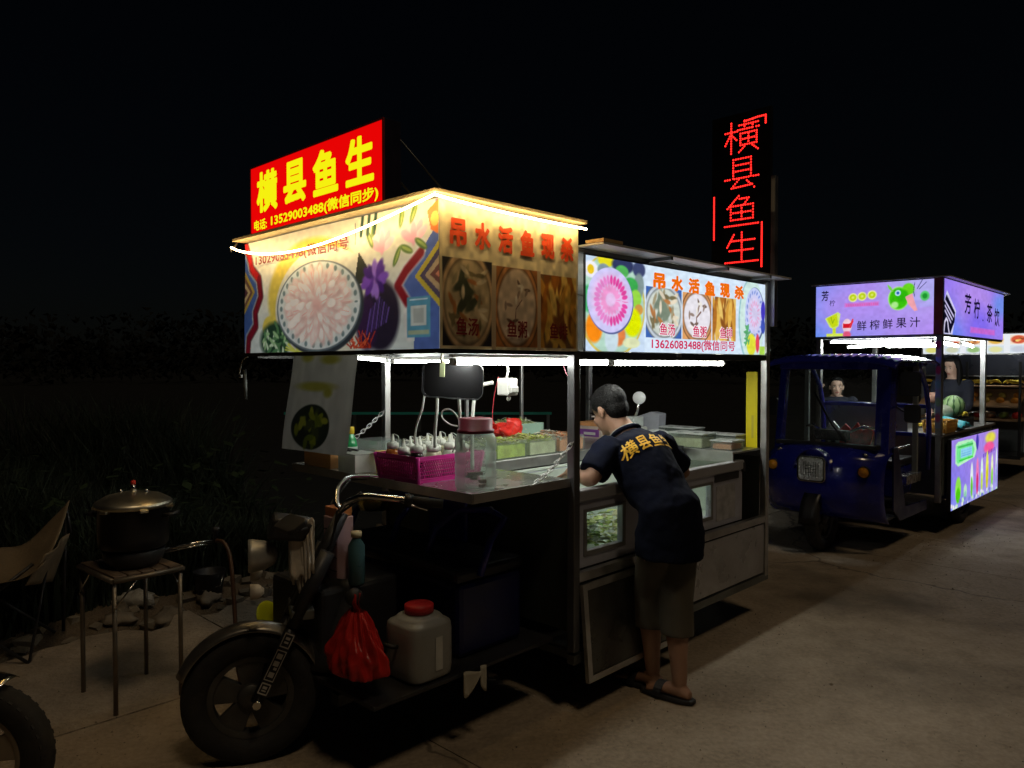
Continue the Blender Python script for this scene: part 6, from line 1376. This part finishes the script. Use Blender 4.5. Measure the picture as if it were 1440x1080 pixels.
# handlebar and column in the cab
MB().tube([(CT+.10,.575,.55),(CT+.22,.575,.92)], .022, 10).obj('steering_column', BLACKM, c2)
MB().tube([(CT+.42,.26,1.0),(CT+.30,.36,1.03),(CT+.24,.48,.97),(CT+.24,.67,.97),(CT+.30,.79,1.03),(CT+.42,.89,1.0)], .012, 8).obj('handlebar', CHROME, c2)
B(CT+.14,CT+.24,.44,.71,.91,1.0).obj('instrument_cowl', BLACKP, c2, bev=.015)
e = thing('front_wheel', None, None, (CT-.02,.575,.258)); e.parent = c2; wheel('w', e, (0,0,0), .257, .105, 0)
for s_ in (-1, 1): MB().tube([(CT-.02,.575+.08*s_,.26),(CT+.04,.575+.08*s_,.52)], .024, 10).obj('fork_leg', BLACKM, c2)
mb = MB(); mb.grid(lambda a, b: (CT-.02+math.cos(math.pi*a)*.30, .505+b*.14, .262+math.sin(math.pi*a)*.30), 16, 3); mb.obj('front_mudguard', BLACKM, c2, solid=.004)
# lamps
def l2(p0, p1, lab, r=.011): return tube_light(F2, p0, p1, lab, 'white tubes under the juice cart canopy', TUBE2, r)
l2((.10,.10,1.775),(.10,1.05,1.785), 'upper tube along the front edge of the juice cart canopy')
l2((.16,.55,1.745),(.62,1.06,1.742), 'slanting tube left of the middle under the juice cart canopy')
l2((.22,.08,1.735),(.24,.56,1.735), 'short lower tube near the front post of the juice cart')
l2((.20,.10,1.772),(1.0,.12,1.742), 'tube along the near side of the juice cart, front half')
l2((1.05,.10,1.775),(1.66,.14,1.752), 'tube along the near side of the juice cart, rear half')
# goods on cart two
wm = on(F2, 'watermelon', 'striped green watermelon on top of the fruit beside the rear post', 'watermelon', 1.02,.16,1.14)
wmat = mat('melon_rind', (.30,.45,.20), .4, 0, .1, 8)
mb = MB(); mb.ball((0,0,0), (.105,.105,.108), 36, 20); mb.obj('rind', wmat, wm)
mb = MB()
for k in range(11):
    a = 2*math.pi*k/11; mb.grid(lambda u, v: ((.1065*math.cos((u-.5)*2.9))*math.cos(a+(v-.5)*.16*(1+.5*math.sin(u*30+k))), (.1065*math.cos((u-.5)*2.9))*math.sin(a+(v-.5)*.16*(1+.5*math.sin(u*30+k))), .1095*math.sin((u-.5)*2.9)), 24, 3)
mb.obj('dark_stripes', mat('melon_stripe', (.04,.11,.03), .4), wm)
crt = on(F2, 'fruit_crate', 'dark crate of fruit carrying the watermelon', 'crate', 1.0,.22,.927); open_box(crt, .62,.36,.09, BLACKP)
def fruit(t, w, z, r, label, col, name='melon', group=None):
    o = MB().ball((0,0,0), (r, r, r*.92), 20, 14).obj(name, col, None, F2.w(t, w, z)); tag(o, label, name, group)
fruit(.84,.20,1.08,.085, 'dull grey green melon left of the striped watermelon', mat('grey_melon', (.28,.31,.22), .6, 0, .2, 12, bump=.4, bscale=50))
fruit(.98,.34,1.22,.06, 'brown pink fruit peeking above the watermelon', mat('brown_fruit', (.32,.17,.12), .6, 0, .3, 14))
def banana_bunch(fr, t, w, z, n, label, seed, s=1.0, group='bunches of bananas'):
    e = on(fr, 'banana_bunch', label, 'bananas', t, w, z, seed*1.3, group); r = random.Random(seed); ym = mat('banana_peel', (.78,.60,.05), .45, 0, .12, 14)
    for k in range(n):
        a = (k-n/2)*.22; pts = [(0, a*.06*s, .03*s)]
        for i in range(1, 7): q = i/6; pts.append((q*.17*s*math.cos(a), a*.06*s+q*.17*s*math.sin(a), .03*s+.035*s*math.sin(q*3.1)+r.uniform(-.002,.002)))
        MB().tube([Vector(p) for p in pts], [x*s for x in (.006,.013,.017,.018,.017,.013,.005)], 8).obj('banana', ym, e)
banana_bunch(F2, .42,.22,.93,5,'small pile of bananas at the front of the juice counter behind the orange basket',1,.8)
banana_bunch(F2, 1.35,.12,1.0,6,'pale bananas lying right of the watermelon',2,.9)
ob_ = on(F2, 'orange_basket', 'woven orange basket on the corner of the juice counter', 'basket', .30,.09,.927); basket(ob_, .36,.20,.115, mat('orange_plastic', (.62,.33,.06), .5), 16)
B(-.165,.165,-.09,.09,.008,.09).obj('basket_filling', mat('yellow_fruit_filling', (.55,.38,.06), .6, 0, .4, 30, bump=1, bscale=40), ob_, bev=.02)
cy = on(F2, 'cyan_cloth', 'cyan plastic sheet draped over the crate below the watermelon', 'cloth', .70,.06,1.0)
MB().grid(lambda a, b: ((a-.5)*.34, (b-.5)*.20, .045*math.cos((a-.5)*3)-.05*(1-b)+.012*math.sin(a*19)), 20, 8).obj('cloth_sheet', mat('cyan_film', (.06,.42,.50), .4), cy, solid=.003)
fs_ = on(F2, 'snack_sacks', 'glossy red and white snack packets seen through the blue cab windscreen', 'packets', -.28,.80,.735)
for k in range(5):
    M = Matrix.Translation((.02*k-.04,-.22+.085*k*(1 if k < 4 else .8),0)) @ Matrix.Rotation(.25-.12*k, 4, 'X'); mb = MB()
    mb.prism([M @ Vector(p) for p in ((0,-.05,0),(0,.05,0),(0,.055,.20),(0,.0,.27+.02*(k % 2)),(0,-.05,.22))], (.03,0,0)); mb.obj('packet', [mat('red_packet', (.70,.03,.02), .35, 0, .4, 25), mat('silver_packet', (.5,.52,.48), .3, .5, .2, 20)][0 if k < 3 else 1], fs_, bev=.008)
for i, (t, w, hh) in enumerate(((.12,.80,.12),(.14,.42,.15),(.13,.55,.10))): 
    o = MB().lathe([(0,0),(.035,0),(.045,hh),(.043,hh),(.034,.004)], 16).obj('paper_cup', WHITEP, None, F2.w(t, w, .927+.0), 0); tag(o, ['paper cup seen behind the bar of the cab back rail, left one','tall paper cup nearest the juice cart front post','low paper cup between the two others on the juice cart'][i], 'cup', 'paper cups on the juice cart')
# sticker strip on the near post
B(-.003,.054,-.0045,-.0005,1.0,1.78).obj('sticker_strip', PRINT, c2) if False else None
c = Canvas(.045,.8,12,120,(170,190,230))
for k, (v, col) in enumerate(((.95,(230,60,130)),(.85,(240,190,220)),(.66,(230,70,140)),(.5,(150,210,240)),(.3,(170,220,180)),(.12,(220,120,190)))): c.ell(.5,v,.5,.05,col,soft=.6)
c.build(Plane((.0,.056,.98),(0,-1,0),(-1,0,0)),'post_sticker',PRINT,c2)
w1p = F2.w(.95,1.30); woman('young woman with tied hair behind the juice cart, hand raised, seen through the cab', w1p, (-.35,-1,0), 1.43, False, TOPD, 0, (1, Vector((-.20,-.12,1.02)), Vector((-.23,-.16,1.22))), .92)
w2p = F2.w(2.06,.42); woman('woman with long black hair and fringe looking down behind the watermelon', w2p, (-.8,-.75,0), 1.66, True, TOPD, .03, None, .96, Vector((-.85,-.45,-.35)))
# ------------------------------------------------------------------ cart three, partly in frame
c3 = on(F3, 'fruit_cart', 'third cart at the right edge with a lit picture board and fruit shelves', 'food cart', 0,0,0)
ZB0, ZB1 = 1.72, 1.985
for t, w in ((.03,.02),(.03,1.30),(1.6,.02),(1.6,1.30)): B(t-.025,t+.025,w-.025,w+.025,.3,ZB1).obj('post', STEEL, c3)
c = Canvas(1.30,.265,180,46,(236,240,246))
for k in range(5):
    x = .09+k*.205; c.rect(x-.075,x+.075,.46,.94,(246,230,210)); c.ell(x,.70,.068,.21,[(230,120,60),(226,90,50),(190,120,70),(226,180,70),(216,90,60)][k],soft=.3)
    for j in range(8): c.ell(x-.04+rs.rand()*.08,.6+rs.rand()*.2,.015,.05,[(250,170,90),(160,70,40),(250,220,120)][j % 3],soft=.5)
    c.rect(x-.075,x+.075,.04,.40,(214,226,236)); c.ell(x,.2,.06,.15,[(220,216,120),(206,210,180),(150,190,120),(226,226,160),(200,206,220)][k],soft=.5)
c.build(Plane((-.006,1.30,ZB0),(0,-1,0),(-1,0,0)),'picture_board',SCREEN,c3,gain=.98)
B(.0,.03,.0,1.30,ZB0,ZB1+.01).obj('board_housing', STEELD, c3); B(-.02,1.7,-.05,1.35,ZB1+.012,ZB1+.022).obj('roof_sheet', ROOF, c3)
B(.0,1.65,.0,.03,ZB0,ZB1+.005).obj('side_panel', MATS['plain_back_panel'], c3)
B(.04,.045,.05,1.27,1.42,1.70).obj('grey_film_screen', mat('smoky_film', (.10,.11,.16), .3, .2, .3, 3), c3)
B(-.03,-.0,.02,1.30,1.395,1.415).obj('shelf_rail', STEEL, c3)
tube_light(F3, (.10,.10,1.69),(.10,1.2,1.69), 'tube light under the picture board of the third cart', None, TUBE2, .010)
B(-.15,.30,.03,1.27,1.255,1.27).obj('upper_shelf', mat('pale_board', (.55,.36,.20), .6, 0, .2, 8), c3)
MB().prism([(-.30,.05,.98),(-.30,1.27,.98),(.25,1.27,1.20),(.25,.05,1.20)], (0,0,.02)).obj('sloping_shelf', MATS['pale_board'], c3)
B(-.32,.25,.03,1.28,.80,.83).obj('lower_shelf', MATS['pale_board'], c3)
for w in (.02,.64,1.27): B(-.33,-.30,w,w+.03,.3,1.6).obj('shelf_post', BLACKM, c3)
B(.26,1.6,.03,1.27,.35,1.15).obj('cargo_body', STEELD, c3)
B(-.35,1.6,.05,1.25,.30,.345).obj('chassis_beam', BLACKM, c3)
for k in range(7): banana_bunch(F3, -.02+.06*(k % 2), .15+k*.165, 1.272, 6, ['bananas at the right end of the third cart shelf','second banana bunch from the right on the third cart','third banana bunch from the right on the third cart','middle banana bunch on the third cart shelf','third banana bunch from the left on the third cart','second banana bunch from the left on the third cart','leftmost banana bunch on the third cart, behind the juice cart post'][k], 10+k, 1.0, 'bananas on the third cart')
pr = [('red_apple',(.60,.03,.02),'red apple'),('green_mango',(.25,.32,.06),'green mango'),('peach',(.65,.32,.15),'peach')]
for k in range(16):
    nm_, cl_, lb = pr[(k//2) % 3]; r_ = .05
    o = MB().ball((0,0,0), (r_, r_, r_*.9), 14, 10).obj(nm_, mat(nm_+'_skin', cl_, .4, 0, .2, 14), None, F3.w(-.18+.11*(k % 2), .10+.15*(k//2), .875)); tag(o, lb+' in the row on the lower shelf of the third cart', nm_.replace('_', ' '), lb+' row on the lower shelf')
for k in range(14):
    nm_, cl_, lb = [('orange_fruit',(.75,.30,.03),'orange'),('papaya',(.55,.40,.08),'papaya')][(k//3) % 2]
    a, b = (k % 2)*.16, .12+.17*(k//2); o = MB().ball((0,0,0), (.045,.06,.045), 14, 10).obj(nm_, mat(nm_+'_skin', cl_, .45, 0, .2, 14), None, F3.w(-.16+a, b, 1.02+a*.4+.075-.02)); tag(o, lb+' in the pile on the sloping shelf of the third cart', nm_.replace('_', ' '), lb+' pile on the sloping shelf')
# a parked dark tricycle nose before the third cart
dt = on(F3, 'parked_tricycle', 'dark tricycle front with curved bars and orange reflector under the third cart', 'tricycle', -.72,.62,0)
e = thing('front_wheel', None, None, (-.35,.0,.258)); e.parent = dt; wheel('w', e, (0,0,0), .257, .10, 0, 5)
B(-.15,.35,-.30,.30,.32,.70).obj('body_shell', BLACKP, dt, bev=.05)
for s_ in (-1, 1): MB().tube([(-.05,.0,.86),(-.02,.12*s_,.93),(.02,.30*s_,.94),(.12,.38*s_,.90)], .012, 8).obj('handlebar', CHROME, dt); MB().tube([(-.35,.07*s_,.26),(-.10,.07*s_,.80)], .02, 8).obj('fork_leg', BLACKM, dt)
B(-.16,-.152,-.10,.10,.60,.65).obj('reflector', mat('orange_reflector', (.75,.30,.12), .3), dt); B(-.20,-.15,-.28,.28,.40,.43).obj('bumper_bar', STEELD, dt)
for k, z in enumerate((.72,.80)): MB().tube([(-.10,-.34,z-.08),(-.14,-.26,z),(-.14,.26,z),(-.10,.34,z-.08)], .010, 8).obj('carrier_bar', CHROME, dt)
# ------------------------------------------------------------------ left foreground: steel stand, cooker, burner, chair, scooter
st = thing('steel_stand', 'small square steel stand carrying the pressure cooker', 'stand', (-1.79,3.52,0), 0)
LG_ = mat('brown_steel', (.22,.19,.15), .45, .7, .25, 10, dirt=.6, dirtcol=(.10,.06,.03))
N, Rr, F_, L2 = [Vector(p) for p in ((.037,-.22,0),(.234,-.01,0),(-.046,.23,0),(-.243,.02,0))]
for p in (N, Rr, F_, L2): MB().tube([p, p+Vector((0,0,.60))], .0105, 8).obj('leg', LG_, st)
cN = (N+Rr+F_+L2)/4
def grow(p, k): return cN+(p-cN)*k
q = [grow(p, 1.06)+Vector((0,0,.60)) for p in (N, Rr, F_, L2)]
for i in range(4):
    MB().tube([q[i], q[(i+1) % 4]], .012, 8).obj('top_rail', LG_, st)
ex = (q[1]-q[0]); ey = (q[3]-q[0])
for k in range(5):
    a = .02+k*.196; mb = MB(); mb.prism([q[0]+ex*a+ey*.01, q[0]+ex*(a+.175)+ey*.01, q[0]+ex*(a+.175)+ey*.99, q[0]+ex*a+ey*.99], (0,0,.016)); mb.obj('slat', mat('burnt_slat', (.13,.09,.06), .6, .2, .4, 14, dirt=.4), st, (0,0,.002+rnd.uniform(-.002,.002)), bev=.002)
for i in range(4): MB().tube([(q[i]-Vector((0,0,.13))), q[i].lerp(q[(i+1) % 4], .35)], .004, 6).obj('brace', CHROME, st)
bn_ = thing('gas_burner', 'black round gas burner with chrome pipe on the steel stand', 'burner', (-1.765,3.50,.622))
MB().lathe([(0,0),(.10,0),(.125,.03),(.135,.075),(.130,.08),(.115,.04),(0,.04)], 32).obj('burner_bowl', BLACKM, bn_)
for k in range(4):
    a = k*math.pi/2+.4; MB().prism([(math.cos(a)*.05,math.sin(a)*.05,.05),(math.cos(a)*.13,math.sin(a)*.13,.05),(math.cos(a)*.13,math.sin(a)*.13,.085),(math.cos(a)*.05,math.sin(a)*.05,.082)], (-math.sin(a)*.008, math.cos(a)*.008, 0)).obj('pot_support', BLACKM, bn_)
MB().tube([(.11,.05,.055),(.22,.11,.07),(.315,.15,.078)], .008, 8).obj('gas_pipe', CHROME, bn_); MB().tube([(.12,.035,.045),(.22,.095,.058),(.31,.14,.066)], .004, 6).obj('igniter_pipe', CHROME, bn_)
MB().lathe([(0,0),(.012,0),(.012,.05),(.018,.055),(.018,.075),(0,.078)], 12, Matrix.Translation((.32,.155,.065))).obj('valve', BLACKP, bn_)
hs = MB(); hp_ = [(.33,.14,.078),(.37,.12,.075),(.41,.09,.03),(.44,.05,-.08),(.47,.0,-.28),(.50,-.05,-.48),(.58,-.1,-.60),(.75,-.0,-.612)]
P = [Vector(p) for p in hp_]; out = []
for i in range(len(P)-1):
    p0, p1, p2, p3 = P[max(0, i-1)], P[i], P[i+1], P[min(len(P)-1, i+2)]
    for k in range(6): t = k/6; out.append(.5*((2*p1)+(p2-p0)*t+(2*p0-5*p1+4*p2-p3)*t*t+(3*p1-p0-3*p2+p3)*t**3))
hs.tube(out, .010, 8); hs.obj('gas_hose', mat('brown_rubber', (.07,.035,.02), .5), bn_)
pc = thing('pressure_cooker', 'large black pressure cooker with domed aluminium lid', 'cooker', (-1.765,3.50,.708))
MB().lathe([(0,0),(.135,0),(.148,.012),(.152,.05),(.152,.185),(.155,.19)], 40).obj('pot_body', mat('soot_black_pot', (.02,.018,.017), .35, .4, .3, 9), pc)
MB().lathe([(.150,.186),(.166,.190),(.168,.205),(.160,.214),(.12,.238),(.06,.252),(0,.256)], 44).obj('lid', mat('aluminium_lid', (.78,.72,.56), .38, 1, .1, 7, dirt=.4, dirtcol=(.25,.2,.12)), pc)
for k in range(6):
    a = k*math.pi/3+.2; mb = MB(); mb.box(.145,.175,-.018,.018,.178,.19, Matrix.Rotation(a, 4, 'Z')); mb.obj('lid_lug', MATS['aluminium_lid'], pc, bev=.002)
MB().lathe([(0,.25),(.014,.25),(.012,.275),(.009,.29),(0,.292)], 12).obj('pressure_valve', CHROME, pc); MB().lathe([(0,.288),(.011,.289),(.011,.305),(0,.309)], 12).obj('valve_cap', mat('red_knob', (.6,.03,.02), .4), pc)
for x in (-.065,.055): MB().lathe([(0,.24),(.010,.24),(.008,.262),(0,.266)], 10, Matrix.Translation((x,.01,0))).obj('lid_bolt', CHROME, pc)
for s_ in (-1, 1): MB().tube([(s_*.15,-.03,.15),(s_*.195,-.03,.155),(s_*.195,.03,.155),(s_*.15,.03,.15)], .010, 8).obj('side_handle', BLACKP, pc)
# folding camp chair in fabric
chx = thing('folding_chair', 'sagging tan fabric folding chair at the left edge before the grass', 'chair', (-2.88,4.02,0), .3); chx.scale = (.92,.92,.92)
FAB = mat('tan_fabric', (.22,.165,.10), .85, 0, .15, 6, bump=.3, bscale=50, dirt=.3, dirtcol=(.12,.09,.06))
def seatf(a, b):  # scooped moon-chair cloth
    x = (a-.5)*.84; y = (b-.5)*.60; z = .44+.30*abs(2*a-1)**2.2*(.4+.6*b)+.10*b*b-.05*math.sin(b*3.1)+.012*math.sin(a*19+b*4); return (x, y, z)
MB().grid(seatf, 34, 20).obj('seat_cloth', FAB, chx, solid=.004)
MB().grid(lambda a, b: (.33+.10*b+.02*math.sin(a*6), (a-.5)*.56, .60+.02*b-.13*a*(1-b)-.15*(1-b)), 16, 8).obj('side_pocket', FAB, chx, solid=.004)
for s_ in (-1, 1):
    for u in (-1, 1):
        MB().tube([(s_*.34,u*.26,0),(-s_*.36,u*.24,.56)], .010, 8).obj('leg', BLACKM, chx)
    MB().tube([(s_*.34,-.26,.01),(s_*.34,.26,.55+.1)], .008, 8).obj('cross_bar', BLACKM, chx); MB().tube([(s_*.38,.28,.0),(s_*.40,.30,.80)], .010, 8).obj('back_post', BLACKM, chx)
MB().tube([(.0,-.25,.28),(.03,-.25,.28)], .02, 10).obj('pivot', CHROME, chx)
MB().tube([(.40,.30,.80),(.43,.28,.62)], .009, 8).obj('corner_pole', BLACKM, chx)
# dark bucket shapes in the verge
bk_ = thing('black_bucket', 'low black rubber bucket standing in the weeds behind the hose', 'bucket', (-2.02,5.0,.0)); bk_.scale = (.75,.75,.8); 
MB().lathe([(0,0),(.10,0),(.135,.22),(.14,.23),(.128,.22),(.095,.01)], 24).obj('bucket_shell', BLACKP, bk_); MB().tube([(-.13,0,.22),(-.12,-.06,.12),(0,-.12,.09),(.12,-.06,.12),(.13,0,.22)], .004, 6).obj('bail', CHROME, bk_)
# scooter, its front wheel entering the picture at lower left
so_ = thing('scooter', 'dark motor scooter whose front wheel and chrome guard enter at the lower left', 'scooter', (-1.785,2.50,0), 0); so_.scale = (.965,.965,.965)
wheel('w', so_, (0,0,.252), .250, .10, 0, 3, mat('pale_cast_rim', (.32,.27,.2), .4, .6, .2, 8))
mb = MB(); mb.grid(lambda a, b: (math.cos(R(68+90*a))*(.285-.02*(2*b-1)**2), -.065+.13*b, .252+math.sin(R(68+90*a))*(.285-.02*(2*b-1)**2)), 24, 8); mb.obj('front_guard', mat('bright_guard', (.70,.62,.45), .2, 1, .1, 6), so_, solid=.003)
mb = MB(); mb.tube([Vector((-.05+.035*math.cos(t)*1.6, -.02+.03*math.sin(t), .252+.286+.002)) for t in [2*math.pi*i/16 for i in range(16)]], .004, 6, closed=True); mb.obj('guard_badge', mat('badge_cream', (.7,.6,.35), .4), so_)
for s_ in (-1, 1): MB().tube([(0,s_*.075,.252),(-.22,s_*.075,.66)], .020, 10).obj('fork_leg', BLACKM, so_)
MB().tube([(-.22,0,.60),(-.34,0,.98)], .025, 10).obj('steering_column', BLACKM, so_)
MB().prism([(-.24,-.16,.35),(-.30,-.20,.62),(-.36,-.17,.86),(-.44,-.14,.86),(-.42,-.16,.35)], (0,.34,0)).obj('leg_shield', BLACKP, so_, bev=.03)
for s_ in (-1, 1): MB().tube([(-.34,0,.98),(-.36,s_*.16,1.02),(-.42,s_*.33,1.0)], .012, 8).obj('handlebar', CHROME, so_); MB().tube([(-.39,s_*.25,1.01),(-.43,s_*.36,1.0)], .018, 10).obj('grip', RUBBER, so_)
MB().ball((-.24,0,.80), (.07,.09,.075)).obj('headlight', CHROME, so_); MB().ball((-.20,.12,.70), (.03,.035,.03)).obj('turn_signal', mat('pink_lens', (.7,.25,.2), .3), so_)
B(-1.0,-.42,-.14,.14,.28,.36).obj('footboard', BLACKP, so_, bev=.02); B(-1.45,-.95,-.17,.17,.36,.70).obj('rear_body', BLACKP, so_, bev=.05); B(-1.45,-.85,-.14,.14,.702,.78).obj('saddle', MATS['black_vinyl'], so_, bev=.03)
e = thing('rear_wheel', None, None, (-1.25,0,.252)); e.parent = so_; wheel('w', e, (0,0,0), .250, .10, 0, 3)
pk_ = None
